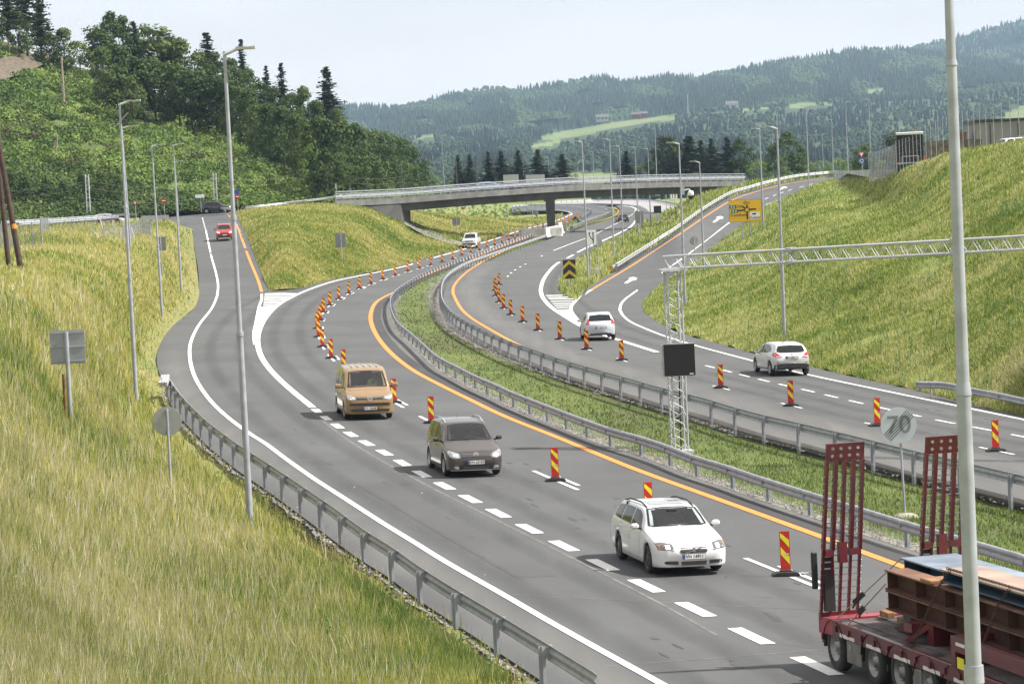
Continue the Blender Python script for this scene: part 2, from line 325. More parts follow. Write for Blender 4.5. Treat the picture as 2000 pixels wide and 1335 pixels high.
# ---------------------------------------------------------------- base ground, far
gv = []; gf = []
xs = [-4000,-1500,-600,-250,-120,-60,-20,0,20,60,120,250,600,1500,4500]; ysn = [-200,0,40,80,150,250,340,380,420,460,500,600,800,1200,2000,4000,9000]
for yy in ysn:
    for xx in xs: gv.append((xx, yy, SLX*max(-60, min(60, xx))+rise(yy)-0.55-(0.4 if yy > 450 else 0)))
for j in range(len(ysn)-1):
    for i in range(len(xs)-1): a = j*len(xs)+i; gf.append((a, a+1, a+len(xs)+1, a+len(xs)))
ground = mesh_obj('ground', gv, gf, GR_MIX); tag(ground, kind='structure')

# ---------------------------------------------------------------- carriageways
cr_L = crv(c_Louter); cr_Lin = crv(c_Lin); cr_LL = crv(c_LLedge); cr_Rin = crv(c_Rin); cr_Red = crv(c_Redge)
lowLL = [p for p in cr_LL if p[1] > 598]
outline = [(1190,399)]+cr_L+[(513,568),(440,585),(386,585)]+[p for p in lowLL if p[1] > 595]+[(1400,1540),(2520,1540)]+cr_Lin[::-1]
road_in = patch('road', outline, s_plane, ASPH, 22)
out2 = [(1235,396)]+cr_Rin+[(2510,1106),(2510,911)]+[p for p in cr_Red[::-1] if p[1] > 588]+[(1215,600),(1160,572),(1130,585),(1093.5,566),(1095,548),(1104,530),(1125,512),(1147.5,500),(1170,485),(1200,469),(1228.6,457),(1240,450),(1262,432),(1290,418),(1275,404)]
road_out = patch('road', out2, s_plane, ASPH, 22)
ol = [(1258.5,591),(1215,601),(1160,573),(1128,587)]+[(x-12, y-1.5) for x, y in crv(c_XOr)][1:]+[p for p in cr_Red if p[1] < 590]
exit_ramp = patch('exit_ramp', ol, lambda x, y: sRamp(x, y), ASPH, 10, 0.006)
rl = [(524,567)]+[(512,534),(497,497),(481,458),(467.6,430.6),(458,415),(330,413),(325,419),(330,428),(350,440)]+[p for p in cr_LL if p[1] < 600]+[(440,600),(512,574)]
entry_ramp = patch('entry_ramp', rl, sLramp, ASPH, 10, 0.006)
side = patch('side_road', [(277,421),(330,413.5),(330,430),(300,434),(268,436)], lambda x, y: (y-yh(x))/4.3, ASPH, 12, 0.01)

def W(pts, sf=None, h=0.0):
    return [S(x, y, sf(x, y)) if sf else G(x, y, h) for x, y in pts]
# ---------------------------------------------------------------- painted lines
wm = MB(); om = MB()
def line(mb, pts, wd, sf=None, step=6, lift=0.014):
    v, f = strip_pts(W(crv(pts, step), sf), wd/2, wd/2, lift); mb.add(v, f)
line(wm, c_LLline[5:], 0.2); line(wm, c_LLline[:6], 0.2, sLramp)
line(wm, c_rampWh, 0.22); line(wm, c_Ledge, 0.32)
line(om, c_rampOr, 0.28, sLramp); line(om, c_LOr, 0.30); line(om, c_ROr, 0.26)
line(wm, c_gore, 0.34); line(wm, c_goreR, 0.25); line(om, c_XOr, 0.26, lambda x, y: sRamp(x, y)); 
line(wm, c_Xwh[2:], 0.2); line(wm, c_Xwh[:4], 0.2, lambda x, y: sRamp(x, y))
dashes(wm, W(crv(c_dashL)), 2.35, 1.85, 0.34, 0.9)
dashes(wm, W(crv(c_Rdash)), 2.0, 1.72, 0.15, 0.0)
dashes(wm, W(crv([(402,449),(398,436),(395,424)],3), sLramp), 2.0, 2.0, 0.15)
dashes(wm, W(crv([(1424,435),(1455,413),(1489,391.5),(1514,381),(1545,370.5),(1597,356.5)],4), lambda x, y: sRamp(x, y)), 3.0, 4.0, 0.16)
line(wm, [(1496,400),(1520,391),(1545,382.5)], 0.18, lambda x, y: sRamp(x, y))
cenW = W(crv(c_center)); cenL = arclen(cenW)
# panels sit every ~12 m; find arc position of the near one
def nearest(pts, L, P): i = min(range(len(pts)), key=lambda k: (pts[k]-P).length); return L[i]
PANP = [(1535,1122),(1268,1014),(1085,938),(843,825),(770,786),(672,722),(647,699),(630,677),(622.6,657.7),(620.5,641),(626,625),(632,610),(644.5,596),(662,584),(681.7,573),(702,563),(724.5,554.5),(748,545.5),(772,538.2),(796.7,530.2),(819.3,523.8),(842,517.8),(863.5,511.8),(884.5,505.8),(902,498.5),(920,494),(936.5,488.8),(951.5,483.7),(966.4,479.2),(980.8,474.4),(994,469.6),(1006.4,466.4),(1018.4,462.4),(1030,458.4),(1040.8,454.9),(1051.2,451.7),(1061,448.5),(1088,439.7),(1095.5,437.1),(1103,434.4),(1111,431.7),(1119.2,429.3),(1127,426.9),(1133.6,424.8)]
def sub(pts, L, a, b, k=4):
    o = []
    for q in range(k+1):
        d = max(0, min(L[-1], a+(b-a)*q/k)); i = max(0, min(len(L)-2, int(np.searchsorted(L, d))-1)); o.append(pts[i].lerp(pts[i+1], (d-L[i])/max(1e-6, L[i+1]-L[i])))
    return o
def shifted(seg, s_): v, f = strip_pts(seg, s_, s_); return [Vector(v[2*i]) for i in range(len(seg))]
for p in PANP:
    d = nearest(cenW, cenL, G(*p)); nearp = p[1] > 640
    for a, b, sh in ((-3.4, -0.5, 0.0), (0.5, 3.2, 0.0), (-1.6, 1.9, -0.34)):
        sg = sub(cenW, cenL, d+a, d+b)
        v, f = strip_pts(sg, 0.07-sh, 0.07+sh, 0.014); wm.add(v, f)
RPAN = [(1945,880),(1714,831),(1545,792),(1408,757),(1214.5,703),(1146,681.7),(1093.8,662),(1051,644.5),(1021,628.3),(998,614.2),(984,601.8),(975,589.8),(969,577.8),(967,567),(975,556)]
rpW = W(crv(c_Rpan)); rpL = arclen(rpW)
for p in RPAN:
    d = nearest(rpW, rpL, G(*p))
    v, f = strip_pts(sub(rpW, rpL, d-1.5, d+1.6), 0.055, 0.055, 0.014); wm.add(v, f)
dd = nearest(rpW, rpL, G(986, 545))
dashes(wm, rpW[:len([l for l in rpL if l < dd])][::-1], 2.2, 8.0, 0.2)
far1 = W(crv([(1085,487.8),(1120,474),(1154,461.5),(1175,451),(1196,440.5),(1222,427),(1240,414),(1241,407),(1232,402.5)], 4))
dashes(wm, far1, 3.0, 1.6, 0.2); dashes(wm, far1, 9.0, 0.6, 0.12, 0.5)
def fill(px, m_=wm, sf=None, lift=0.014):
    v = W(px, sf); [setattr(q, 'z', q.z+lift) for q in v]; m_.add(v, [tuple(range(len(v)))])
for a, b in (((505.5,601),(536,600)),):        # gore triangles, filled with short quads
    L1 = crv([(505.8,599.5),(501,627),(498,650),(499,668)], 4); R1 = crv([(536,600),(519,622),(509,642),(503,662)], 4)
    n = min(len(L1), len(R1))
    L1 = [L1[int(i*(len(L1)-1)/(n-1))] for i in range(n)]; R1 = [R1[int(i*(len(R1)-1)/(n-1))] for i in range(n)]
    for i in range(n-1): fill([L1[i], R1[i], R1[i+1], L1[i+1]], lift=0.010)
L1 = crv([(1084,605),(1110,622),(1135,636.5),(1160,647)], 4); R1 = crv([(1113,604),(1120,615),(1137,633),(1158,645)], 4); n = 10
L1 = [L1[int(i*(len(L1)-1)/(n-1))] for i in range(n)]; R1 = [R1[int(i*(len(R1)-1)/(n-1))] for i in range(n)]
for i in range(n-1): fill([L1[i], R1[i], R1[i+1], L1[i+1]], lift=0.010)
for k in range(9):
    y = 573+k*3.15; xr = np.interp(y, [573, 598], [581, 538]); xl = np.interp(y, [573, 598], [517, 514])
    fill([(xl, y), ((xl+xr)/2, y-.7), (xr, y), (xr-3, y+1.4), ((xl+xr)/2, y+.7), (xl, y+1.4)])
for k, yv in enumerate((576, 580, 583, 587.5, 592, 596, 600)):
    xl = 1066+k*3.2; xr = np.interp(yv, [573, 600], [1141, 1113])
    fill([(xl, yv+.6), ((xl+xr)/2, yv), (xr, yv-2.2 if k < 2 else yv), (xr-3, yv-1 if k < 2 else yv+1.1), ((xl+xr)/2, yv+1.3), (xl+1, yv+1.8)])
def arrow_px(pts, sf): fill(pts, wm, sf)
arrow_px([(1219,553),(1225,553.5),(1238,546.5),(1240,548),(1245,543.5),(1238,541),(1227,542.5),(1231,543.8)], lambda x, y: sRamp(x, y))
arrow_px([(1391.5,434),(1396,434.5),(1408,426.5),(1411,427.5),(1413,424),(1407,422),(1398,424.5),(1402,425.3)], lambda x, y: sRamp(x, y))
arrow_px([(1521,370.5),(1524,370.8),(1533,366.8),(1537,367),(1536,365),(1530,365),(1524,366.3),(1528,366.6)], lambda x, y: sRamp(x, y))
tag(wm.build('white_markings', WHITE), kind='structure')
tag(om.build('orange_markings', ORANGE), kind='structure')
# rumble band / fresh asphalt strip beside the orange line
v, f = strip_pts([shifted([p, q], 0)[0] for p, q in zip(W(crv(c_LOr)), W(crv(c_LOr))[1:])], 0.0, 0.0)
lo = W(crv(c_LOr)[60:]); v, f = strip_pts(lo, 0.78, -0.22, 0.009)
tag(mesh_obj('asphalt_seam', v, f, ASPH_D), kind='structure')
# faint seams / paving joints on the carriageways
sm_ = MB()
for a, b in (((1290,1151),(905,948)),):
    pass
line(sm_, [(610,806),(700,872),(830,945),(960,1010),(1120,1090),(1290,1178),(1400,1240)], 0.10, lift=0.005)
line(sm_, [(505,640),(512,690),(540,736),(575,772)], 0.08, lift=0.005)
for a, b in (((1000,1160),(1640,1192)), ((870,760),(1010,770)), ((700,940),(1000,952)), ((1160,690),(1420,742)), ((1180,1300),(1600,1268)), ((385,706),(525,712))):
    line(sm_, [a, ((a[0]+b[0])/2, (a[1]+b[1])/2+1), b], 0.07, lift=0.005)
rj = random.Random(12)
for _ in range(46):          # fine transverse cracks and joints
    t = rj.random(); k = rj.random(); y0 = 600+720*k
    if rj.random() < .6: xa = np.interp(y0, [600, 800, 1000, 1320], [520, 620, 960, 1640])+rj.uniform(-120, 300)*(.4+k)
    else: xa = rj.uniform(1150, 1900); y0 = np.interp(xa, [1150, 1900], [690, 850])+rj.uniform(-20, 20)
    L_w = rj.uniform(15, 80)*(.5+k); pts = [(xa+L_w*q, y0+L_w*q*rj.uniform(-.02, .10)+rj.uniform(-.8, .8)) for q in (0, .3, .6, 1)]
    line(sm_, pts, rj.uniform(.02, .05), lift=.005)
tag(sm_.build('paving_joints', mat('joint', (0.16, 0.155, 0.15), (0.09, 0.088, 0.085), 0.9, scale=2)), kind='structure')

# worn wheel tracks: polished, slightly darker bands with soft edges
def track_mat(name, c, amt):
    m = bpy.data.materials.new(name); m.use_nodes = True; t = m.node_tree; b = t.nodes['Principled BSDF']; L = t.links.new; b.inputs['Base Color'].default_value = (*c, 1); b.inputs['Roughness'].default_value = .7
    at = t.nodes.new('ShaderNodeAttribute'); at.attribute_name = 'edge'; g = t.nodes.new('ShaderNodeTexCoord'); mp_ = t.nodes.new('ShaderNodeMapping'); mp_.inputs['Scale'].default_value = (1.2, .06, 1); n = t.nodes.new('ShaderNodeTexNoise'); n.inputs['Scale'].default_value = 1.4; n.inputs['Detail'].default_value = 5
    L(g.outputs['Object'], mp_.inputs[0]); L(mp_.outputs[0], n.inputs['Vector']); a = t.nodes.new('ShaderNodeMath'); a.operation = 'MULTIPLY'; L(at.outputs['Fac'], a.inputs[0]); L(n.outputs['Fac'], a.inputs[1]); a2 = t.nodes.new('ShaderNodeMath'); a2.operation = 'MULTIPLY'; a2.inputs[1].default_value = amt; a2.use_clamp = True; L(a.outputs[0], a2.inputs[0])
    tr = t.nodes.new('ShaderNodeBsdfTransparent'); ms = t.nodes.new('ShaderNodeMixShader'); L(a2.outputs[0], ms.inputs[0]); L(tr.outputs[0], ms.inputs[1]); L(b.outputs[0], ms.inputs[2]); L(ms.outputs[0], t.nodes['Material Output'].inputs['Surface']); return m
TRK = track_mat('wheel_track', (0.05, 0.05, 0.052), .34); LGT = track_mat('dust_band', (0.30, 0.29, 0.275), .45)
def band(name, P, offsets, half, m, lift=.006):
    V = []; Fc = []; at = []
    for o_ in offsets:
        n0 = len(V); k = [-1, -.5, 0, .5, 1]
        for i, p in enumerate(P):
            a = P[max(0, i-1)]; b = P[min(len(P)-1, i+1)]; t = (b-a); t.z = 0; t.normalize(); sd_ = Vector((-t.y, t.x, SLX*-t.y))
            for q in k: V.append(p+sd_*(o_+q*half)+Vector((0, 0, lift))); at.append((1-q*q)*min(1, i/6, (len(P)-1-i)/6))
        for i in range(len(P)-1):
            for j in range(4): a = n0+i*5+j; Fc.append((a, a+1, a+6, a+5))
    ob = mesh_obj(name, V, Fc, m); ob.data.attributes.new('edge', 'FLOAT', 'POINT').data.foreach_set('value', at); tag(ob, kind='structure'); return ob
dl_ = W(crv([p for p in c_Ledge if p[1] > 470]+c_dashL[1:], 8)); band('wheel_tracks', dl_, (1.0, 2.75, -1.1, -2.9), .48, TRK)
band('road_dust', W(crv(c_LLline[8:], 8)), (-.9,), .9, LGT, .0075); band('road_dust', W(crv(c_LOr[10:], 8)), (-1.3, -2.6) if False else (1.2,), 1.1, LGT, .0075)
gr_ = W(crv(c_Rdash, 8)); band('wheel_tracks', gr_, (1.0, 2.6, -1.1, -2.7), .45, TRK); band('road_dust', W(crv(c_ROr[8:], 8)), (1.4, -1.6), 1.3, LGT, .0075)
band('wheel_tracks', W(crv([p for p in c_gore if p[1] > 430], 8)), (1.0, 2.7), .45, TRK)

# oil drips, tyre scuffs and small dark repairs
sp_m = MB(); rj = random.Random(31)
for _ in range(150):
    P = dl_ if rj.random() < .65 else gr_; i = rj.randrange(3, len(P)-3); p = P[i]; t = (P[i+1]-P[i]).normalized(); n_ = Vector((-t.y, t.x, 0)); c = p+n_*rj.choice((1.85, -2.0, 1.9, 3.8))+n_*rj.uniform(-.6, .6)+t*rj.uniform(-2, 2); c.z = SLX*c.x+rise(c.y)+.0078
    a, b = rj.uniform(.05, .30), rj.uniform(.04, .12); k = 9; vs = [c+t*math.cos(q*6.283/k)*a*rj.uniform(.6, 1.2)*2+n_*math.sin(q*6.283/k)*b*rj.uniform(.6, 1.2) for q in range(k)]; sp_m.add(vs, [tuple(range(k))])
tag(sp_m.build('oil_stains', mat('oil_stain', (.065, .063, .062), (.045, .044, .043), .7)), kind='structure')
rp_ = MB()
for d0, d1, o_ in ((20, 44, -2.1), (60, 66, 2.0), (8, 13, 3.6)):
    Lr = arclen(dl_); sg = sub(dl_[::-1], arclen(dl_[::-1]), d0, d1, 10); v, f = strip_pts(sg, .55-o_, .55+o_, .0045); rp_.add(v, f)
tag(rp_.build('asphalt_patch', asphalt('asphalt_repair', 0.078)), kind='structure')
# asphalt edge drop towards the median and the verges
def skirt(name, pts, h, m, sf=None, z0=0.0):
    P = W(pts, sf); V = []; Fc = []
    for i, p in enumerate(P): V += [p+Vector((0, 0, z0)), p+Vector((0, 0, z0-h))]
    for i in range(len(P)-1): Fc.append((2*i, 2*i+1, 2*i+3, 2*i+2))
    return tag(mesh_obj(name, V, Fc, m), kind='structure')
KERB = mat('asphalt_edge', (0.035, 0.034, 0.033), (0.02, 0.02, 0.02), 0.95, scale=6, bump=0.6)
skirt('asphalt_edge', cr_Rin, 0.5, KERB); skirt('asphalt_edge', [p for p in cr_LL if p[1] > 690], 0.30, KERB)

# ---------------------------------------------------------------- median
mo = cr_Lin[2:]+cr_Rin[2:][::-1]
cl = np.array([p[:2] for p in cr_Lin]); crr = np.array([p[:2] for p in cr_Rin])
def s_med(x, y):
    dl = np.min(np.hypot(*(cl-[x, y]).T)); dr = np.min(np.hypot(*(crr-[x, y]).T)); t = dl/(dl+dr+1e-6)
    return sG(x, y, -0.08-0.30*smooth(min(t*2.2, 1))*1.0*(1 if t < .8 else 1) if True else 0)
mo2 = [(x-2, y+1) for x, y in cr_Lin[2:]]+[(x+1.5, y+1) for x, y in cr_Rin[2:]][::-1]
median = patch('median_grass', mo, s_med, GR_GRN, 13)
# gravel bands
def gravel_band(name, pts, l, r, h, lift, m=GRAVEL):
    P = W(crv(pts, 5), None, h); V = []; Fc = []; n = len(P)
    for i, p in enumerate(P):
        a = P[max(0, i-1)]; b = P[min(n-1, i+1)]; d = (b-a); d.z = 0; d.normalize(); sd_ = Vector((-d.y, d.x, 0))
        wl = l*(0.8+0.6*mnoise.noise(p*0.35)); wr = r*(0.8+0.6*mnoise.noise(p*0.35+Vector((9, 3, 1))))
        V += [p+sd_*max(.02, wl)+Vector((0, 0, lift)), p-sd_*max(.02, wr)+Vector((0, 0, lift))]
    for i in range(n-1): Fc.append((2*i, 2*i+1, 2*i+3, 2*i+2))
    return tag(mesh_obj(name, V, Fc, m), kind='structure')
gravel_band('gravel_verge', c_Rin[9:], 0.02, 1.35, -0.36, 0.05)
gravel_band('gravel_verge', c_Lin[10:], 0.45, 0.0, -0.06, 0.03)

# ---------------------------------------------------------------- left slope
sLg = Rbf([hp(1075,1345,-.1),hp(876,1215,-.1),hp(703,1095,-.1),hp(527,968,-.1),hp(395,865,-.1),hp(318,750,0),hp(300,701,0.0),hp(350,624,0.05),(376,600,sG(376,600,0.15)),(386,557,sLramp(386,557)),(384,526,sLramp(384,526)),(378,480,sLramp(378,480)),(374,447,sLramp(374,447)),
      (490,1045,sG(490,1045,-.25)),(267,790,sG(267,790,.2)),(317,620,sG(317,620,.5)),(353,571,sG(353,571,.9)),(135,835,sG(135,835,1.8)),(334,972,sG(334,972,.35)),
      (0,1340,130),(-60,1340,136),(300,1340,113),(700,1345,100),(0,1000,88),(0,800,66),(0,620,(620-368)/5.0),(-60,700,56),(30,525,(525-367.5)/4.7),(0,440,(440-368)/4.6),(85,485,(485-366)/4.5),(200,480,(480-364)/4.9),(330,450,(450-361)/4.8),(300,432,(432-361)/4.4),(280,520,(520-362)/6.4),(230,620,(620-363)/7.6),(150,440,(440-365)/4.3),(-500,1420,175),(-500,1000,105),(-500,700,58),(-500,440,17)])
lo_ = [(x+2, y) for x, y in cr_LL if y > 447]
lgb = lambda: None
lg = [(-500,432),(-60,432),(0,440),(60,441),(140,437),(230,436),(270,434),(300,432),(330,430),(352,440),(374,447)]+lo_+[(1150,1420),(-500,1420)]
left_slope = patch('left_slope', lg, lambda x, y: sLg(x, y), GR_DRY, 16, -0.03, wob=0.12)
gravel_band('gravel_verge', c_LLedge[14:], 0.15, 0.42, -0.12, 0.05)
# ---------------------------------------------------------------- island mound between entry ramp and main road
sIs = Rbf([hp(524,567,0),hp(600,560,0),hp(700,536,0),hp(800,513,0),hp(903,483,0.05)]+[(x,y,sLramp(x,y)) for x,y in ((512,534),(497,497),(481,458),(467,430),(458,415))]+
      [(520,404,14.3),(600,400,14.0),(660,398,13.8),(691,402,13.75),(721,408,13.7),(751,422,13.6),(783,436,13.6),(668,515,sG(668,515,.9)),(560,500,sG(560,500,2.6)),(620,450,16.6),(700,450,16.0),(800,470,sG(800,470,1.2)),(850,478,sG(850,478,0.5)),(600,530,sG(600,530,.9))])
il = [(524,567),(512,534),(497,497),(481,458),(467.6,430.6),(458,415),(470,411),(520,404),(600,398),(690,397),(782,410),(800,436),(840,452),(880,470),(903,481)]+[p for p in cr_L if p[0] < 903]
island = patch('island_mound', il, lambda x, y: sIs(x, y), GR_DRY, 9, -0.02, wob=0.12)
# slope past the bridge
sPb = Rbf([hp(903,483,0.0),hp(980,460.5,0),hp(1060,436.5,0),hp(1100,421,0),(795,434,sIs(795,434)),(840,452,sIs(840,452)),(880,470,sIs(880,470)),(802,417,11.6),(903,424,10.6),(1000,430,10.0),(1060,428,9.6),(1100,418,8.6),(950,440,11.4)])
pb = [(903,481),(880,470),(840,452),(795,434),(795,414),(850,417),(903,421),(960,426),(1000,428),(1050,426),(1100,417.5)]+[p for p in cr_L if 903 < p[0] < 1100]
beyond = patch('far_slope', pb, lambda x, y: sPb(x, y), GR_DRY, 7, -0.02)
# gravel/stone edging under the bridge
gb = [(790,430),(800,431),(840,448),(880,466),(905,475),(903,481),(870,474),(830,460),(790,438)]
tag(patch('stone_edging', gb, lambda x, y: sIs(x, y)*1.004, GRAVEL, 6, 0.05), kind='structure')
# ---------------------------------------------------------------- grass wedge between main road and exit ramp
sWg = Rbf([hp(1093,566,0),hp(1104,530,0),hp(1147,500,0),hp(1200,469,0),hp(1240,450,0),hp(1290,418,0.2),hp(1155,568,0)]+[(x,y,sRamp(x,y)) for x,y in ((1185,546),(1230,519),(1275,490),(1320,460),(1367,428),(1421,392),(1457,378),(1510,362),(1562,352),(1620,345))]+[(1330,410,11.8),(1370,385,12.0)])
wl_ = [(1128,587),(1100,578),(1091,567),(1095,548),(1104,530),(1125,512),(1147.5,500),(1170,485),(1200,469),(1228.6,457),(1240,450),(1262,432),(1290,418),(1324,403),(1345,391),(1375,378),(1410,368),(1450,358),(1500,352),(1560,347),(1620,343)]+[(x-11, y-2) for x, y in crv(c_XOr)[::-1]]
wedge = patch('wedge_grass', wl_, lambda x, y: sWg(x, y), GR_MIX, 8, 0.0, wob=0.05)
# ---------------------------------------------------------------- right hillside
red2 = [(x, y, (sRamp(x, y) if y < 590 else sG(x, y, 0))) for x, y in crv(c_Redge, 45)]
sRs = Rbf(red2+[(1640,346,12.5),(1670,346,15),(1700,347,17.6),(1745,341,20.8),(1660,385,17),(1710,400,21.5),(1800,318,23.4),(1850,300,25.0),(1900,292,26.2),(1950,284,27.4),(2000,274,28.5),(2100,262,30),(1700,573,34),(1700,437,27.5),(2000,566,40),(1850,527,35),(1550,480,25),(1550,420,19.5),(1620,398,19.5),(1450,467,18.3),(1400,560,25.5),(2060,700,48),(2500,915,61),(2500,560,50),(2520,205,36)], 2e-3)
rl_ = [(x-2, y) for x, y in cr_Red]+[(2520,915),(2520,205),(2300,232),(2110,258),(2000,272),(1950,283),(1900,291),(1870,295),(1850,300),(1800,318),(1770,329),(1745,341),(1720,345),(1700,347),(1670,345),(1650,345),(1640,345)]
right_slope = patch('right_slope', rl_, lambda x, y: sRs(x, y), GR_MIX, 15, -0.03, wob=0.35)
# plateau behind the crest
pl = [(1640,347),(1655,338),(1700,346),(1745,340),(1800,317),(1850,299),(1900,291),(1950,283),(2000,273),(2100,261),(2520,207)]
cs = [12.5,13.8,17.6,20.8,23.4,25.0,26.2,27.4,28.5,30,36]
V = []; Fc = []
for i, ((x, y), s) in enumerate(zip(pl, cs)):
    p = S(x, y, s); p.z -= 0.05; far = S(x, y, s); dirv = Vector((0.25, 1, 0)).normalized()
    V += [p, p+dirv*18+Vector((0, 0, -1.0 if x < 1850 else -0.6)), p+dirv*220+Vector((0, 0, -2.2))]
for i in range(len(pl)-1):
    for k in range(2): Fc.append((3*i+k, 3*i+k+1, 3*i+4+k, 3*i+3+k))
tag(mesh_obj('plateau', V, Fc, GR_MIX, None, True), kind='structure')
tag(patch('gravel_yard', [(1695,349),(1700,336),(1715,331),(1735,331),(1760,334),(1785,336),(1800,322),(1780,331),(1750,341),(1725,346)], lambda x, y: 18.6+(x-1700)*.045, GRAVEL, 6, 0.05), kind='structure')
# ================================================================ vegetation as geometry
def blades(name, poly, sfun, n, hgt, wpx, m, seed, lean=0.25, minh=6, zoff=-0.03, dens=None, hpx_max=60):
    """many thin tapering blades standing on the surface under a pixel outline"""
    rg = np.random.default_rng(seed); o = np.array([p[:2] for p in poly]); x0, y0 = o.min(0); x1, y1 = o.max(0)
    # sample sfun on a coarse grid, bilinear afterwards
    gx = np.arange(x0-14, x1+28, 14.0); gy = np.arange(y0-14, y1+28, 10.0)
    Z = np.array([[max(0.3, sfun(a, b)) for a in gx] for b in gy])
    X = rg.uniform(x0, x1, n*2); Y = rg.uniform(y0, y1, n*2); k = inpoly(X, Y, o)
    if dens is not None: k &= rg.random(len(X)) < dens(X, Y)
    X = X[k][:n]; Y = Y[k][:n]; N = len(X)
    i = np.clip(((X-gx[0])/14).astype(int), 0, len(gx)-2); j = np.clip(((Y-gy[0])/10).astype(int), 0, len(gy)-2)
    fx = (X-gx[i])/14; fy = (Y-gy[j])/10
    s = Z[j, i]*(1-fx)*(1-fy)+Z[j, i+1]*fx*(1-fy)+Z[j+1, i]*(1-fx)*fy+Z[j+1, i+1]*fx*fy
    D = F/s; d = np.array(FW)[None]+np.outer((X-1000)/F, np.array(RT))-np.outer((Y-667.5)/F, np.array(UP))
    P = np.array(CAM)[None]+d*D[:, None]; P[:, 2] += zoff
    h = np.minimum(hgt*rg.uniform(0.45, 1.25, N), hpx_max/s); h = np.maximum(h, minh/s*rg.uniform(.5, 1, N)); wd = wpx*rg.uniform(0.6, 1.4, N)/s
    a = rg.uniform(0, math.pi, N)*0.5-0.78+rg.uniform(-.6, .6, N); sx = np.cos(a)*wd/2; sy = np.sin(a)*wd/2
    lx = rg.normal(0, lean, N)*h; ly = rg.normal(0, lean, N)*h
    V = np.empty((N, 5, 3)); V[:, 0] = P+np.c_[-sx, -sy, np.zeros(N)]; V[:, 1] = P+np.c_[sx, sy, np.zeros(N)]
    V[:, 2] = P+np.c_[sx*.8+lx*.45, sy*.8+ly*.45, h*.6]; V[:, 3] = P+np.c_[-sx*.8+lx*.45, -sy*.8+ly*.45, h*.6]; V[:, 4] = P+np.c_[lx, ly, h]
    b = (np.arange(N)*5)[:, None]
    loops = np.concatenate([np.c_[b, b+1, b+2, b+3], np.c_[b+3, b+2, b+4]], axis=1).ravel()
    me = bpy.data.meshes.new(name); me.vertices.add(N*5); me.vertices.foreach_set('co', V.ravel())
    me.loops.add(N*7); me.loops.foreach_set('vertex_index', loops.astype(np.int32)); me.polygons.add(N*2)
    st = np.arange(N)[:, None]*7+np.array([0, 4])[None]; me.polygons.foreach_set('loop_start', st.ravel().astype(np.int32))
    at = me.attributes.new('tint', 'FLOAT', 'POINT'); at.data.foreach_set('value', np.repeat(np.clip(rg.normal(.5, .22, N), 0, 1), 5).astype(np.float32))
    me.update(); me.materials.append(m); ob = bpy.data.objects.new(name, me); col.objects.link(ob); return ob
BL_DRY = grassmat('dry_blades', [(0.12, 0.20, 0.04), (0.24, 0.30, 0.07), (0.38, 0.38, 0.10), (0.49, 0.45, 0.15), (0.58, 0.53, 0.28)], use_attr=True, sc2=.3, trans=0.45)
BL_STEM = grassmat('seed_stems', [(0.28, 0.28, 0.14), (0.44, 0.40, 0.24), (0.56, 0.51, 0.36), (0.68, 0.64, 0.50)], use_attr=True, trans=0.45)
BL_MIX = grassmat('meadow_blades', [(0.10, 0.17, 0.03), (0.19, 0.26, 0.055), (0.31, 0.35, 0.09), (0.43, 0.43, 0.15), (0.55, 0.52, 0.30)], use_attr=True, sc2=.25, trans=0.45)
BL_GRN = grassmat('green_blades', [(0.09, 0.15, 0.035), (0.14, 0.20, 0.05), (0.20, 0.25, 0.07), (0.31, 0.32, 0.13)], use_attr=True, trans=0.4)
lgp = [(max(-180, x-6), y) for x, y in lg]
EDG = np.array([p[:2] for p in cr_LL if p[1] > 447])
def gridf(fn, x0, x1, y0, y1, st=8):
    gx = np.arange(x0, x1+st, st); gy = np.arange(y0, y1+st, st); Z = np.array([[fn(a, b) for a in gx] for b in gy])
    return lambda X, Y: Z[np.clip(((Y-y0)/st).round().astype(int), 0, len(gy)-1), np.clip(((X-x0)/st).round().astype(int), 0, len(gx)-1)]
EDIST = gridf(lambda a, b: float(np.min(np.hypot(EDG[:, 0]-a, (EDG[:, 1]-b)*1.3))), -200, 1200, 400, 1440, 12)
def edge_clear(d0, d1): return lambda X, Y: np.clip((EDIST(X, Y)-8-np.clip((Y-500)/800, 0, 1)*d0)/d1, .02, 1)
MNZ = gridf(lambda a, b: mnoise.noise(Vector((a/40, b/18, 2)))+mnoise.noise(Vector((a/12, b/7, 2)))*.5, 700, 2520, 380, 1320, 5)
def G_(name, *a, **k):
    o = blades(name, *a, **k); tag(o, kind='stuff'); return o
nd = [(x, y) for x, y in [(-180,560),(200,560),(290,640),(300,760),(330,850),(430,930),(520,990),(640,1070),(800,1185),(1000,1320),(1060,1380),(-180,1400)]]
G_('tall_grass', lgp, lambda x, y: sLg(x, y), 250000, 0.36, 1.6, BL_DRY, 1, hpx_max=24, dens=edge_clear(55, 40))
G_('tall_grass', nd, lambda x, y: sLg(x, y), 130000, 0.70, 1.8, BL_DRY, 2, lean=.2, hpx_max=62, dens=lambda X, Y: np.clip((Y-520)/500, .1, 1)*edge_clear(90, 60)(X, Y))
G_('seed_grass', nd, lambda x, y: sLg(x, y), 26000, 1.0, 1.5, BL_STEM, 3, lean=.16, hpx_max=88, dens=lambda X, Y: np.clip((Y-500)/700, .05, 1)*np.clip(1.15-X/900, .1, 1)*edge_clear(120, 60)(X, Y))
G_('green_grass', [(330,1130),(520,1060),(700,1150),(980,1345),(250,1345)], lambda x, y: sLg(x, y), 45000, 0.5, 2.0, BL_GRN, 4, hpx_max=50)
G_('tall_grass', il, lambda x, y: sIs(x, y), 60000, 0.3, 1.6, BL_DRY, 5, hpx_max=8, minh=3)
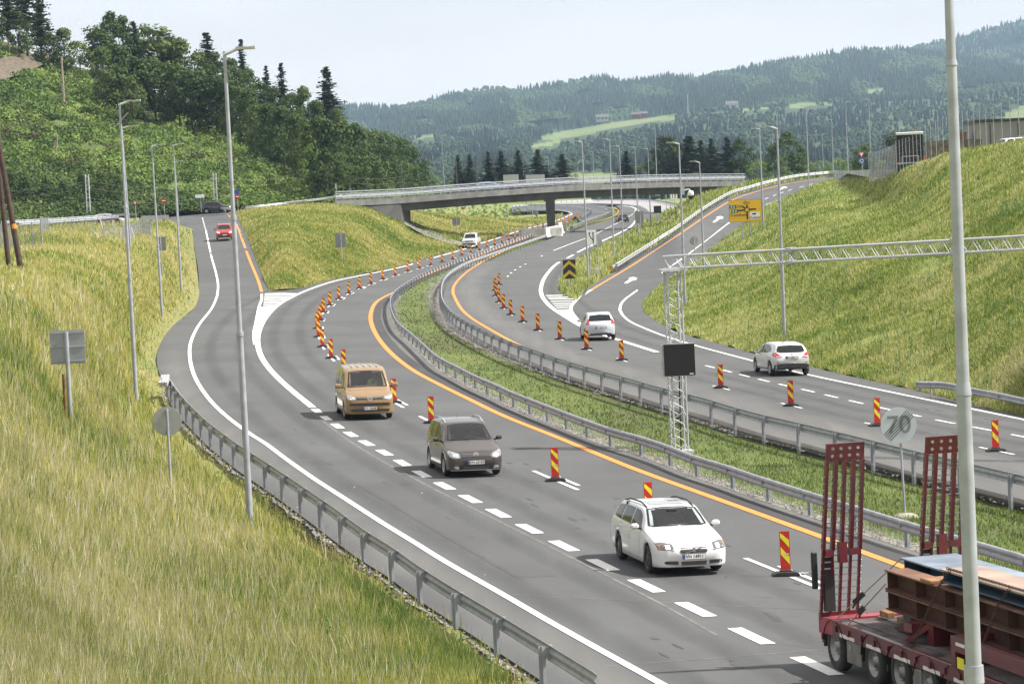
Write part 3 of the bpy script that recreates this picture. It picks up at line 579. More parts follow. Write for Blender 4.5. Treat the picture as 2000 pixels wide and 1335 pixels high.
G_('tall_grass', pb, lambda x, y: sPb(x, y), 14000, 0.4, 2.2, BL_DRY, 6, hpx_max=9, minh=4)
G_('meadow_grass', wl_, lambda x, y: sWg(x, y), 34000, 0.7, 2.2, BL_MIX, 7, hpx_max=14, minh=5)
rl_b = [(min(x, 2260), y) for x, y in rl_]
G_('meadow_grass', rl_b, lambda x, y: sRs(x, y), 310000, 0.26, 1.5, BL_MIX, 8, hpx_max=13, minh=4)
rl_b = [(min(x, 2200), y) for x, y in rl_]
RDIST = gridf(lambda a, b: float(np.min(np.hypot(crr[:, 0]-a, (crr[:, 1]-b)*1.6))), 700, 2520, 380, 1320, 8)
G_('median_turf', mo, s_med, 125000, 0.15, 2.0, BL_GRN, 9, hpx_max=12, minh=3, dens=lambda X, Y: np.clip(MNZ(X, Y)*.8+.9, .3, 1)*np.clip((RDIST(X, Y)-6-np.clip((Y-560)/300, 0, 1)*26)/18, .05, 1))
G_('verge_grass', lgp, lambda x, y: sLg(x, y), 70000, 0.10, 2.0, BL_DRY, 10, hpx_max=9, minh=2.5)
# dock and thistle like weeds standing out of the meadow
def weeds(name, spots, m, seed):
    rg = random.Random(seed); mb = MB()
    for x, y, s, hh in spots:
        p = S(x, y, s); 
        for st in range(rg.randint(1, 3)):
            q = p+Vector((rg.uniform(-.25, .25), rg.uniform(-.25, .25), 0)); ln = hh*rg.uniform(.7, 1.1); ax = Vector((rg.uniform(-.15, .15), rg.uniform(-.15, .15), 1)).normalized()
            mb.tube(q, q+ax*ln, 0.012, 0.006, 4, False)
            for k in range(int(14*hh)+4):
                t = rg.uniform(.1, 1); c = q+ax*ln*t; a = rg.uniform(0, 6.28); L_ = rg.uniform(.05, .14)*(1.3-t*.6); dr = Vector((math.cos(a), math.sin(a), rg.uniform(-.1, .7))).normalized(); sdv = dr.cross(Vector((0, 0, 1))).normalized()*L_*.32
                mb.add([c, c+dr*L_*.5+sdv, c+dr*L_, c+dr*L_*.5-sdv], [(0, 1, 2, 3)])
    o = mb.build(name, m); tag(o, kind='stuff'); return o
LEAFW = mat('weed_leaf', (0.12, 0.20, 0.05), (0.05, 0.11, 0.02), 0.8, scale=2)
rr = random.Random(5)
sp = [(x, y, sLg(x, y), h) for x, y, h in [(217,950,.9),(258,995,.9),(190,1000,.6),(210,1055,.5),(280,1040,.5),(440,1160,.8),(485,1200,.8),(540,1210,.9),(655,1290,1.0),(672,1300,.9),(585,1235,.5),(610,1258,.4),(150,890,.8),(365,1190,.6),(340,1060,.6)]]
for _ in range(260):
    x = rr.uniform(0, 1000); y = rr.uniform(560, 1335)
    if bool(inpoly(np.array([x]), np.array([y]), nd)[0]): sp.append((x, y, sLg(x, y), rr.uniform(.25, .6)))
weeds('weeds', sp, LEAFW, 3)
sp = []
for _ in range(900):
    x = rr.uniform(1300, 2000); y = rr.uniform(300, 800)
    if bool(inpoly(np.array([x]), np.array([y]), rl_)[0]) and mnoise.noise(Vector((x/120, y/60, 3))) > -0.05: sp.append((x, y, sRs(x, y), rr.uniform(.4, 1.0)))
weeds('weeds', sp, LEAFW, 4)
# gravel stones along the verges
def stones(name, pts, l0, l1, n, h, seed, smin=.03, smax=.10):
    rg = random.Random(seed); P = W(crv(pts, 6), None, h); L = arclen(P); mb = MB()
    for _ in range(n):
        d = rg.uniform(0, 1)**1.8*L[-1] if seed % 2 else rg.uniform(0, L[-1]); i = max(0, min(len(L)-2, int(np.searchsorted(L, d))-1)); p = P[i].lerp(P[i+1], (d-L[i])/max(1e-6, L[i+1]-L[i]))
        t = (P[i+1]-P[i]).normalized(); sd_ = Vector((-t.y, t.x, 0)); c = p+sd_*rg.uniform(l0, l1); r = rg.uniform(smin, smax)
        vs = [c+Vector((rg.uniform(.5, 1)*r*a, rg.uniform(.5, 1)*r*b, 0.04+rg.uniform(.3, .7)*r*e)) for a, b, e in ((1,0,0),(0,1,0),(-1,0,0),(0,-1,0),(0,0,1),(0,0,-1))]
        mb.add(vs, [(0,1,4),(1,2,4),(2,3,4),(3,0,4),(1,0,5),(2,1,5),(3,2,5),(0,3,5)])
    o = mb.build(name, GRAVEL); tag(o, kind='stuff'); return o
stones('gravel_stones', c_Rin[10:], -1.15, 0.0, 5200, -0.24, 2)
stones('gravel_stones', c_Lin[10:], 0.0, 0.5, 2200, -0.05, 4)
stones('gravel_stones', c_LLedge[12:], -0.5, 0.0, 900, -0.08, 6)

# white wild flowers dotted through the meadow
def flowers(spots, seed):
    rg = random.Random(seed); mb = MB()
    for cx_, cy_, rx_, ry_, n_ in spots:
        for _ in range(n_):
            x = rg.gauss(cx_, rx_); y = rg.gauss(cy_, ry_); s_ = sLg(x, y); p = S(x, y, s_)+Vector((0, 0, rg.uniform(.35, .6))); r_ = rg.uniform(.6, 1.3)/s_*1.3
            mb.add([p+Vector((-r_, 0, -r_*.4)), p+Vector((0, -r_, 0)), p+Vector((r_, 0, r_*.4)), p+Vector((0, r_, r_*.6))], [(0, 1, 2, 3)])
    o = mb.build('wild_flowers', mat('petal_white', (.8, .8, .76), None, .7)); tag(o, kind='stuff')
flowers([(302,978,9,3,9),(325,988,7,2,6),(392,1023,5,2,4),(216,692,8,3,12),(255,595,10,4,9),(20,590,14,10,14),(45,640,10,8,10),(30,745,10,8,9),(200,505,30,8,16),(500,1150,160,90,40),(200,1100,120,90,30)], 8)
# ================================================================ trees
def leafmat(name, c1, c2, c3):
    m = bpy.data.materials.new(name); m.use_nodes = True; t = m.node_tree; b = t.nodes['Principled BSDF']; L = t.links.new
    b.inputs['Roughness'].default_value = 0.75; b.inputs['Specular IOR Level'].default_value = 0.3
    at = t.nodes.new('ShaderNodeAttribute'); at.attribute_name = 'tint'; oi = t.nodes.new('ShaderNodeObjectInfo')
    a = t.nodes.new('ShaderNodeMath'); a.operation = 'MULTIPLY_ADD'; a.inputs[1].default_value = 0.45; L(oi.outputs['Random'], a.inputs[0])
    mm = t.nodes.new('ShaderNodeMath'); mm.operation = 'MULTIPLY'; mm.inputs[1].default_value = 0.6; L(at.outputs['Fac'], mm.inputs[0]); L(mm.outputs[0], a.inputs[2])
    r = t.nodes.new('ShaderNodeValToRGB'); r.color_ramp.elements.new(0.5)
    for i, c in enumerate((c1, c2, c3)): r.color_ramp.elements[i].position = (0.1, 0.5, 0.92)[i]; r.color_ramp.elements[i].color = (*c, 1)
    L(a.outputs[0], r.inputs[0]); L(r.outputs[0], b.inputs['Base Color'])
    tr = t.nodes.new('ShaderNodeBsdfTranslucent'); ms = t.nodes.new('ShaderNodeMixShader'); ms.inputs[0].default_value = 0.25
    L(r.outputs[0], tr.inputs['Color']); o = t.nodes['Material Output']; L(b.outputs[0], ms.inputs[1]); L(tr.outputs[0], ms.inputs[2]); L(ms.outputs[0], o.inputs['Surface'])
    return m
LF_DEC = leafmat('leaf_deciduous', (0.022, 0.044, 0.012), (0.052, 0.090, 0.020), (0.115, 0.160, 0.040))
LF_CON = leafmat('needle_conifer', (0.018, 0.032, 0.016), (0.034, 0.054, 0.024), (0.062, 0.085, 0.036))
LF_SHR = leafmat('leaf_shrub', (0.06, 0.11, 0.022), (0.13, 0.20, 0.04), (0.25, 0.31, 0.075))
BARK = mat('bark', (0.13, 0.11, 0.09), (0.05, 0.042, 0.035), 0.95, scale=4, bump=.5)
DEAD = mat('dead_wood', (0.34, 0.29, 0.25), (0.16, 0.13, 0.11), 0.95, scale=4)
def quads_mesh(name, C, Nn, size, tint, m, asp=1.0):
    """leaf-clump quads: centres C, facing Nn, per-quad size"""
    rg = RNG; N = len(C); a = rg.normal(size=(N, 3)); u = np.cross(Nn, a); u /= np.linalg.norm(u, axis=1)[:, None]+1e-9; v = np.cross(Nn, u)
    u *= (size*asp)[:, None]; v *= size[:, None]; bend = Nn*(size*0.35)[:, None]
    V = np.stack([C-u*.9-v*.15, C-v-bend*.3, C+u-v*.1, C+v*.95-bend*.3], axis=1)
    me = bpy.data.meshes.new(name); me.vertices.add(N*4); me.vertices.foreach_set('co', V.ravel())
    me.loops.add(N*4); me.loops.foreach_set('vertex_index', np.arange(N*4, dtype=np.int32)); me.polygons.add(N); me.polygons.foreach_set('loop_start', (np.arange(N)*4).astype(np.int32))
    at = me.attributes.new('tint', 'FLOAT', 'POINT'); at.data.foreach_set('value', np.repeat(tint, 4).astype(np.float32)); me.update(); me.materials.append(m); return me
def decid_mesh(seed, H=1.0, nclump=34, per=75, wdt=0.36, lo=0.16):
    rg = np.random.default_rng(seed); Cs = []; Ns = []; Ss = []; T = []; lim = []
    for k in range(nclump):
        z = lo+(0.96-lo)*rg.random(); prof = math.sin(math.pi*min(1, (z-lo+.10)/(1.02-lo)))**0.65; a = rg.uniform(0, 6.28); rr_ = wdt*prof*rg.uniform(.35, 1.0)
        c = np.array([rr_*math.cos(a), rr_*math.sin(a), z]); R = rg.uniform(.07, .135); lim.append(c)
        d = rg.normal(size=(per, 3)); d /= np.linalg.norm(d, axis=1)[:, None]; rad = R*rg.uniform(.55, 1.08, per)
        P = c+d*rad[:, None]*np.array([1.15, 1.15, .8]); Cs.append(P); nn = d+rg.normal(0, .5, (per, 3))+np.array([0, 0, .35]); Ns.append(nn/np.linalg.norm(nn, axis=1)[:, None])
        Ss.append(rg.uniform(.013, .026, per)); T.append(np.clip(rg.normal(.5, .13, per)+rg.uniform(-.22, .22), 0, 1))
    me = quads_mesh('crown', np.concatenate(Cs)*H, np.concatenate(Ns), np.concatenate(Ss)*H, np.concatenate(T), LF_DEC)
    mb = MB(); mb.tube((0, 0, -.12), (0, 0, lo+.25), .018, .011, 7, False)
    for c in lim[:10]: mb.tube((0, 0, lo+(c[2]-lo)*.35), tuple(c), .008, .003, 4, False)
    return me, mb
def spruce_mesh(seed, wdt=0.19, gap=0.0, lo=0.05, layers=26, mt=None):
    rg = np.random.default_rng(seed); Cs = []; Ns = []; Ss = []; T = []
    for k in range(layers):
        z = lo+(1-lo)*(k/layers)**0.92; r = wdt*(1-(z-lo)/(1.0-lo))**0.85*rg.uniform(.75, 1.15)+.006
        for b in range(rg.integers(6, 10)):
            if rg.random() < gap: continue
            a = rg.uniform(0, 6.28); L_ = r*rg.uniform(.6, 1.15); n = max(3, int(L_/.014))
            t = (np.arange(n)+.5)/n; x = L_*t; droop = -.30*x+0.35*x*t*.6
            P = np.c_[x*math.cos(a), x*math.sin(a), z+droop]+rg.normal(0, .005, (n, 3)); Cs.append(P)
            nn = np.c_[np.full(n, -.2*math.cos(a)), np.full(n, -.2*math.sin(a)), np.ones(n)]+rg.normal(0, .45, (n, 3)); Ns.append(nn/np.linalg.norm(nn, axis=1)[:, None])
            Ss.append(np.clip(.028*(1.15-t*.7)*(1.2-z*.5), .008, .036)*rg.uniform(.8, 1.2, n)); T.append(np.clip(np.full(n, rg.normal(.5, .2))+t*.15, 0, 1))
    C = np.concatenate(Cs); me = quads_mesh('crown', C, np.concatenate(Ns), np.concatenate(Ss), np.concatenate(T), mt or LF_CON, 1.3)
    mb = MB(); mb.tube((0, 0, -.06), (0, 0, .98), .013, .002, 6, False); return me, mb
TREES = {}
def proto(kind, i):
    k = (kind, i)
    if k in TREES: return TREES[k]
    if kind == 'broad': me, mb = decid_mesh(100+i)
    elif kind == 'slim': me, mb = decid_mesh(200+i, nclump=26, per=60, wdt=.2, lo=.3)
    elif kind == 'bush': me, mb = decid_mesh(300+i, nclump=22, per=55, wdt=.55, lo=.05); me.materials[0] = LF_SHR
    elif kind == 'spruce': me, mb = spruce_mesh(400+i, wdt=.26, gap=.05, layers=30)
    elif kind == 'thin_spruce': me, mb = spruce_mesh(500+i, wdt=.20, gap=.30, lo=.25, layers=26)
    elif kind == 'poplar': me, mb = decid_mesh(600+i, nclump=20, per=50, wdt=.12, lo=.08); me.materials[0] = LF_CON
    elif kind == 'pine': me, mb = spruce_mesh(700+i, wdt=.26, gap=.25, lo=.35, layers=18)
    tm = bpy.data.meshes.new('trunk'); tm.from_pydata(mb.v, [], mb.f); tm.materials.append(BARK); TREES[k] = (me, tm); return TREES[k]
def tree(kind, x, ytop, ybase, s, label, group, wx=1.0, var=None, name=None):
    p = S(x, ybase, s); H = (ybase-ytop)/s; me, tm = proto(kind, var if var is not None else random.randrange(4))
    nm = name or {'spruce': 'spruce_tree', 'thin_spruce': 'spruce_tree', 'pine': 'pine_tree', 'bush': 'bush', 'poplar': 'columnar_tree'}.get(kind, 'deciduous_tree')
    r = empty(nm, p, random.uniform(0, 6.28), label, 'bush' if kind == 'bush' else 'tree', group)
    for n_, m_ in (('crown', me), ('trunk', tm)):
        o = bpy.data.objects.new(n_, m_); col.objects.link(o); o.parent = r; o.scale = (H*wx, H*wx, H) if n_ == 'crown' else (H, H, H)
    return r

# ---- left hill
sHl = Rbf([(-450,470,14.6),(-450,300,13.2),(-450,20,11.0),(-80,450,14.2),(0,436,14.2),(150,430,13.9),(280,420,13.6),(400,408,13.4),(500,400,13.2),(600,395,12.9),(700,388,12.2),(860,392,9.2),(-80,300,12.9),(0,300,12.7),(300,300,12.0),(500,330,12.0),(650,350,11.6),(-80,70,10.6),(0,85,10.5),(100,112,10.2),(200,150,10.0),(300,190,9.8),(400,215,9.7),(500,250,9.5),(600,285,9.3),(700,330,8.8),(800,365,8.5),(860,380,8.3)])
hl = [(-450,470),(-450,20),(-80,70),(0,78),(60,95),(90,118),(130,128),(200,148),(300,188),(400,212),(500,248),(600,283),(700,328),(800,362),(870,384),(870,398),(700,392),(600,397),(500,402),(430,408),(400,412),(280,424),(150,436),(0,442)]
hill = patch('left_hill', hl, lambda x, y: sHl(x, y), HILLM, 11, 0.0, wob=1.2)
# undergrowth covering the hill, one mass
def shrubbery(name, poly, sfun, n, rad, m, seed, per=26, q=0.16, dens=None):
    rg = np.random.default_rng(seed); o = np.array(poly); x0, y0 = o.min(0); x1, y1 = o.max(0); Cs = []; Ns = []; Ss = []; T = []; c_ = 0
    SX = rg.uniform(x0, x1, n*16); SY = rg.uniform(y0, y1, n*16); kk = inpoly(SX, SY, o); it = iter(list(zip(SX[kk], SY[kk])))
    while c_ < n:
        x, y = next(it, (None, None))
        if x is None: break
        if dens and rg.random() > dens(x, y): continue
        if 104 < y < 160 and x < 108 and y > 112-x*.05 and y < 168-x*.42: continue
        c_ += 1; p = np.array(S(x, y, sfun(x, y))); R = rad*rg.uniform(.5, 1.5)
        d = rg.normal(size=(per, 3)); d[:, 2] = np.abs(d[:, 2]); d /= np.linalg.norm(d, axis=1)[:, None]
        Cs.append(p+d*(R*rg.uniform(.6, 1.05, per))[:, None]*np.array([1.2, 1.2, .75])); nn = d+rg.normal(0, .45, (per, 3)); Ns.append(nn/np.linalg.norm(nn, axis=1)[:, None])
        Ss.append(q*rg.uniform(.6, 1.4, per)); T.append(np.clip(rg.normal(.5+.8*mnoise.noise(Vector(p)*0.09), .12, per)+rg.uniform(-.2, .2), 0, 1))
    me = quads_mesh(name, np.concatenate(Cs), np.concatenate(Ns), np.concatenate(Ss), np.concatenate(T), m); ob = bpy.data.objects.new(name, me); col.objects.link(ob); tag(ob, kind='stuff'); return ob
bare = lambda x, y: 0.12 if (x < 110 and 108 < y < 168 and y > 95+.1*x) else (0.35 if mnoise.noise(Vector((x/45, y/30, 0))) < -.28 else 1)
shrubbery('undergrowth', [(-260,460),(-260,55),(-40,80),(60,98),(130,130),(300,192),(500,252),(700,332),(840,378),(700,388),(500,398),(400,406),(280,420),(0,436)], lambda x, y: sHl(x, y), 9500, 0.55, LF_SHR, 11, per=20, q=.14, dens=bare)
LF_BRN = leafmat('twig_brown', (0.05, 0.035, 0.025), (0.09, 0.065, 0.045), (0.14, 0.11, 0.07))
for (cx0, cy0, rx0, ry0, nn_) in ((60,250,60,25,80),(290,225,35,18,60),(420,245,30,25,60),(540,310,35,25,60),(130,310,30,18,40),(235,285,30,14,40),(20,215,35,14,40)):
    shrubbery('dead_brush', [(cx0+rx0*math.cos(q_)*(.8+.3*math.sin(q_*3)), cy0+ry0*math.sin(q_)) for q_ in [k_*.35 for k_ in range(18)]], lambda x, y: sHl(x, y)*1.003, nn_, .8, LF_BRN, int(cx0), per=40, q=.12)
shrubbery('hill_bushes', [(-40,430),(-40,100),(60,110),(130,140),(300,200),(500,262),(640,330),(620,380),(500,392),(400,400),(280,412),(0,425)], lambda x, y: sHl(x, y)*1.003, 520, 1.7, LF_SHR, 19, per=90, q=.2, dens=lambda x, y: .1 if mnoise.noise(Vector((x/50, y/35, 7))) < 0 else 1)
shrubbery('hill_bushes', [(-40,430),(-40,100),(60,110),(130,140),(300,200),(500,262),(640,330),(620,380),(500,392),(400,400),(280,412),(0,425)], lambda x, y: sHl(x, y)*1.003, 420, 1.6, LF_DEC, 20, per=80, q=.2, dens=lambda x, y: .15 if mnoise.noise(Vector((x/40, y/30, 2))) < .05 else 1)
shrubbery('hillside_thicket', [(0,445),(0,345),(90,335),(150,330),(230,345),(300,380),(390,395),(400,408),(280,420),(150,434)], lambda x, y: sHl(x, y)*1.008, 900, 1.6, LF_DEC, 12, per=70, q=.2)
shrubbery('hillside_thicket', [(400,405),(520,385),(640,360),(860,372),(860,392),(700,392),(500,402)], lambda x, y: sHl(x, y)*1.008, 420, 1.3, LF_SHR, 13, per=50, q=.18)
# bare scarp at the top left
tag(patch('bare_scarp', [(-20,128),(10,118),(60,112),(95,108),(108,118),(84,134),(60,146),(20,158),(0,166),(-20,170)], lambda x, y: sHl(x, y)*1.003, SOIL, 6, 0.6, wob=.8), kind='structure')
for (a, b, r) in [((0,318),(45,300),.2),((160,240),(205,285),.16),((205,285),(235,300),.14),((220,254),(250,220),.2),((310,205),(312,178),.28),((109,303),(112,262),.22),((100,300),(108,275),.1),((370,297),(410,312),.22),((450,325),(545,358),.2),((391,222),(398,232),.15),((125,205),(120,110),.25),((284,205),(281,140),.22)]:
    s0 = sHl(*a)*1.003; s1 = sHl(*b)*1.003 if b[1] > a[1]-20 else s0
    mb = MB(); mb.tube(S(a[0], a[1], s0), S(b[0], b[1], s1), r, r*.6, 6)
    o = mb.build('dead_tree', DEAD)
    lab = {(0,318):'grey fallen trunk at the left end of the green hillside',(160,240):'long grey log lying aslant below the bare hill trees',(205,285):'short grey log lying at the foot of the long aslant log',(220,254):'pale leaning trunk behind the two tall lamp posts on the hill',(310,205):'bright broken tree stump standing below the dark hill trees',(109,303):'pale peeled snag standing low on the left hillside',(100,300):'thin grey stick beside the pale peeled snag',(370,297):'grey log lying low on the hill right of the entry lamps',(450,325):'long brown log running down to the foot of the hill',(391,222):'short pale log under the trees above the tall lamp',(125,205):'tall bare trunk at the upper left of the hillside',(284,205):'tall bare trunk under the dark crown in the middle of the hill'}[a]
    tag(o, lab, 'dead tree')
# ================================================================ hill trees
def T(kind, x, yt, yb, label, group, wx=1.0, k=1.0, var=None, s=None):
    return tree(kind, x, yt, yb, s if s else sHl(x, min(yb, 400))*k, label, group, wx, var)
GH = 'trees along the top of the left hill'; GM = 'trees on the lower left hill'; GD = 'dark trees at the foot of the hill'
hill_trees = [
 ('pine',18,-60,115,1.3,'tall shaggy conifer at the very left edge of the hill top'),('pine',55,-75,118,1.15,'tallest dark conifer at the top left corner'),('thin_spruce',82,-40,125,1.2,'narrow conifer right of the tallest corner conifer'),
 ('broad',-15,10,110,1,'bushy tree cut by the left edge of the photo'),('broad',38,20,118,.8,'bushy tree under the corner conifers'),('broad',98,62,140,1.1,'low round tree right of the corner conifers'),('broad',128,58,150,1.1,'pale bushy tree left of the gap in the hill skyline'),('bush',158,80,150,1.3,'low pale bush in the gap of the hill skyline'),
 ('slim',190,52,160,1.5,'dark slim tree right of the gap in the hill skyline'),('broad',222,26,172,.85,'high round crown first right of the skyline gap'),('broad',246,34,176,.8,'round crown right of the highest hill crown'),('spruce',268,40,190,1.25,'pointed dark crown in the middle of the hill top'),('broad',290,46,192,.8,'dark full crown right of the pointed dark crown'),
 ('slim',318,54,205,1.5,'slender pointed tree rising over its neighbours'),('broad',338,66,210,.8,'pale green tree right of the slender pointed tree'),('broad',360,76,218,.85,'mid green tree left of the feathery hill conifer'),('thin_spruce',411,62,222,1.9,'feathery conifer left of the tall foreground lamp head'),('broad',392,98,225,.9,'leafy tree under the feathery conifer'),('broad',425,104,232,.85,'leafy tree right behind the tall lamp post top'),
 ('thin_spruce',478,76,242,1.1,'bare thin conifer under the tall lamp head'),('broad',455,118,240,.9,'round tree right of the tall lamp post top'),('broad',488,138,250,.9,'dark round tree below the bare thin conifer'),('thin_spruce',525,128,255,1.2,'first of the two narrow spire conifers'),('thin_spruce',555,122,262,1.3,'taller of the two narrow spire conifers'),('broad',515,158,262,.8,'dark tree left of the taller spire conifer'),
 ('broad',540,170,270,.8,'dark tree between the two spire conifers'),('broad',575,182,285,.85,'tree right of the spire conifers'),('broad',598,170,300,.8,'dark rounded tree left of the big lone conifer'),('thin_spruce',645,128,300,1.75,'big lone conifer with open branches above the dark wood'),('broad',622,200,320,.8,'dark crown left below the big lone conifer'),('broad',660,212,325,.8,'dark crown right below the big lone conifer')]
for kd, x, yt, yb, wx, lb in hill_trees: T(kd, x, yt, yb, lb, GH, wx)
fills = [('broad',205,95,215,.9),('broad',236,92,222,.9),('spruce',262,110,235,.9),('slim',282,112,240,1.4),('broad',305,118,240,.9),('broad',330,125,248,.9),('broad',352,132,255,.9),('broad',376,140,262,.9),('slim',400,150,268,1.4),('broad',425,150,275,.9),('broad',447,158,282,.9),('broad',470,170,292,.9),('broad',492,175,300,.9),('broad',262,150,262,.7),('slim',240,130,250,1.3),('broad',505,200,315,.85),('broad',530,205,330,.85),('broad',556,212,345,.85)]
for kd, x, yt, yb, wx in fills: T(kd, x, yt, yb, None, 'crowded trees on the dark upper slope', wx)
darks = [('broad',585,225,365,.8),('broad',606,235,375,.8),('broad',630,232,384,.85),('broad',652,238,386,.85),('broad',676,240,388,.85),('broad',700,246,386,.8),('broad',718,250,385,.85),('broad',738,252,384,.85),('broad',757,256,383,.85),('broad',775,262,382,.85),('broad',795,272,382,.85),('broad',812,290,384,.9),('broad',828,318,386,.9),('broad',640,290,396,.9),('broad',668,300,394,.9),('broad',700,306,390,.9),('broad',735,308,388,.9),('broad',770,310,386,.95),('broad',800,322,386,.95),('bush',826,352,386,1.1),('bush',612,280,392,.7),('bush',612,356,398,1.2),('bush',660,362,397,1.2),('bush',715,352,390,1.2),('bush',762,350,386,1.2)]
for kd, x, yt, yb, wx in darks: T(kd, x, yt, yb, None, 'dense dark trees right of the bare hillside', wx, 1.006)
low = [('broad',20,330,442,.9),('broad',55,342,440,.9),('broad',95,348,438,.9),('broad',128,356,436,.8),('broad',165,340,432,.9),('broad',200,335,430,.9),('broad',235,340,428,.8),('bush',110,392,438,1.3),('bush',150,398,436,1.3),('bush',190,402,434,1.2),('bush',262,388,426,1.2),('bush',285,396,424,1.2),('bush',345,384,414,1.2),('bush',412,382,406,1.2),('bush',455,378,404,1.2),('bush',500,374,402,1.2)]
for kd, x, yt, yb, wx in low: T(kd, x, yt, yb, None, 'leafy trees behind the mesh fence at the hill foot', wx, 1.012)
ORD = 'first second third fourth fifth sixth seventh eighth ninth tenth eleventh twelfth thirteenth fourteenth fifteenth sixteenth seventeenth eighteenth nineteenth twentieth'.split()
def ordn(k): return ORD[k] if k < 20 else 'twenty '+ORD[k-20]
def label_row(objs, text, cat=None):
    for k, o in enumerate(sorted(objs, key=lambda o: proj(o.location)[0])):
        o['label'] = ordn(k)+' from the left '+text
        if cat: o['category'] = cat
def grp(g, f=lambda o: True): return [o for o in col.objects if o.get('group') == g and not o.parent and f(o)]
py_ = lambda o: proj(o.location)[1]
label_row(grp('crowded trees on the dark upper slope'), 'of the crowded trees just below the hill skyline')
label_row(grp('dense dark trees right of the bare hillside', lambda o: py_(o) < 387.5 and py_(o) > 0), 'of the dense dark trees at the hill right foot, back row')
label_row(grp('dense dark trees right of the bare hillside', lambda o: py_(o) >= 387.5), 'of the dense dark trees at the hill right foot, front row')
label_row(grp('leafy trees behind the mesh fence at the hill foot'), 'of the leafy trees and bushes along the hill foot')
# ================================================================ trees beyond the bridge
GB = 'conifers standing in a row beyond the bridge'
row = [('spruce',897,302,372,1.81,'leftmost conifer of the row beyond the bridge'),('spruce',920,300,372,1.67,'second conifer of the row, close beside the leftmost'),('spruce',956,295,370,1.74,'slim conifer third in the row beyond the bridge'),('spruce',981,293,370,2.17,'broad conifer behind the far lamps left of the notice boards'),('spruce',1015,292,366,2.03,'conifer between the two pale boards beyond the bridge'),('spruce',1053,291,364,2.46,'wide conifer in front of the right pale board'),('spruce',1100,300,362,2.90,'squat wide conifer at the right end of the row'),('spruce',1225,294,358,2.46,'dark conifer right behind the lamps above the bridge'),
 ('poplar',1297,264,352,1.3,'left of the two narrow dark columnar trees'),('poplar',1310,264,352,1.3,'right of the two narrow dark columnar trees'),('spruce',1348,264,352,3.48,'big dark conifer clump right of the columnar trees'),('broad',1322,276,352,.9,'olive green tree between columnar trees and conifer clump'),('broad',1278,290,352,.9,'low green tree left of the columnar trees'),('spruce',1372,272,352,2.17,'conifer right of the big dark clump'),('spruce',1392,270,352,2.17,'pointed conifer left of the round dark pair'),('spruce',1423,266,352,2.32,'pointed dark conifer beside the round dark tree'),('broad',1447,271,352,1.0,'round dark tree right of the pointed conifer'),
 ('broad',1541,258,350,1.1,'big round olive tree behind the exit ramp lamps'),('broad',1508,285,348,.9,'round green tree left below the big olive tree'),('broad',1566,290,348,1.0,'light green tree right below the big olive tree'),('bush',1462,312,350,1.5,'bright green bush by the yellow sign lamps'),('bush',1602,312,350,1.3,'hedge like bush at the end of the exit ramp'),('bush',1638,308,350,1.3,'green bush left of the yield sign'),('broad',1690,282,350,1.1,'dark bush behind the yield sign and tall lamps'),('poplar',1744,254,345,1.6,'small dark conifer left of the parked truck')]
for kd, x, yt, yb, wx, lb in row: tree(kd, x, yt, yb, 8.4 if x < 1650 else 13, lb, GB if x < 1230 else 'trees above the right end of the bridge', wx)
for x, yt, yb, s, kd in [(862,355,372,9,'bush'),(850,345,385,9,'bush'),(880,352,372,9,'bush'),(1075,345,360,8.4,'bush'),(1125,338,358,8.4,'bush'),(1012,405,428,9.3,'bush'),(990,398,424,9.4,'bush'),(968,392,424,9.6,'bush'),(945,396,424,9.8,'bush'),(925,400,422,10,'bush'),(862,392,418,10.6,'bush'),(835,396,418,10.9,'bush'),(893,400,421,10.3,'bush'),(815,392,418,11.0,'bush'),(1250,318,354,8.4,'bush'),(1335,312,352,8.4,'bush'),(1400,312,352,8.4,'bush'),(1484,310,352,8.6,'bush'),(1525,308,350,8.6,'bush'),(1585,316,350,9,'bush'),(1620,322,350,9,'bush'),(1660,312,350,11,'bush'),(1725,312,346,14,'bush'),(1672,330,350,13,'bush')]:
    tree(kd, x, yt, yb, s, 'x', 'low bushes around the bridge', 1.1)
label_row(grp('low bushes around the bridge', lambda o: proj(o.location)[0] < 1130 and py_(o) < 390), 'of the low bushes showing over the left bridge railing')
label_row(grp('low bushes around the bridge', lambda o: py_(o) >= 390), 'of the green bushes seen through the bridge opening')
label_row(grp('low bushes around the bridge', lambda o: proj(o.location)[0] >= 1130 and py_(o) < 390), 'of the low bushes above the right bridge end')

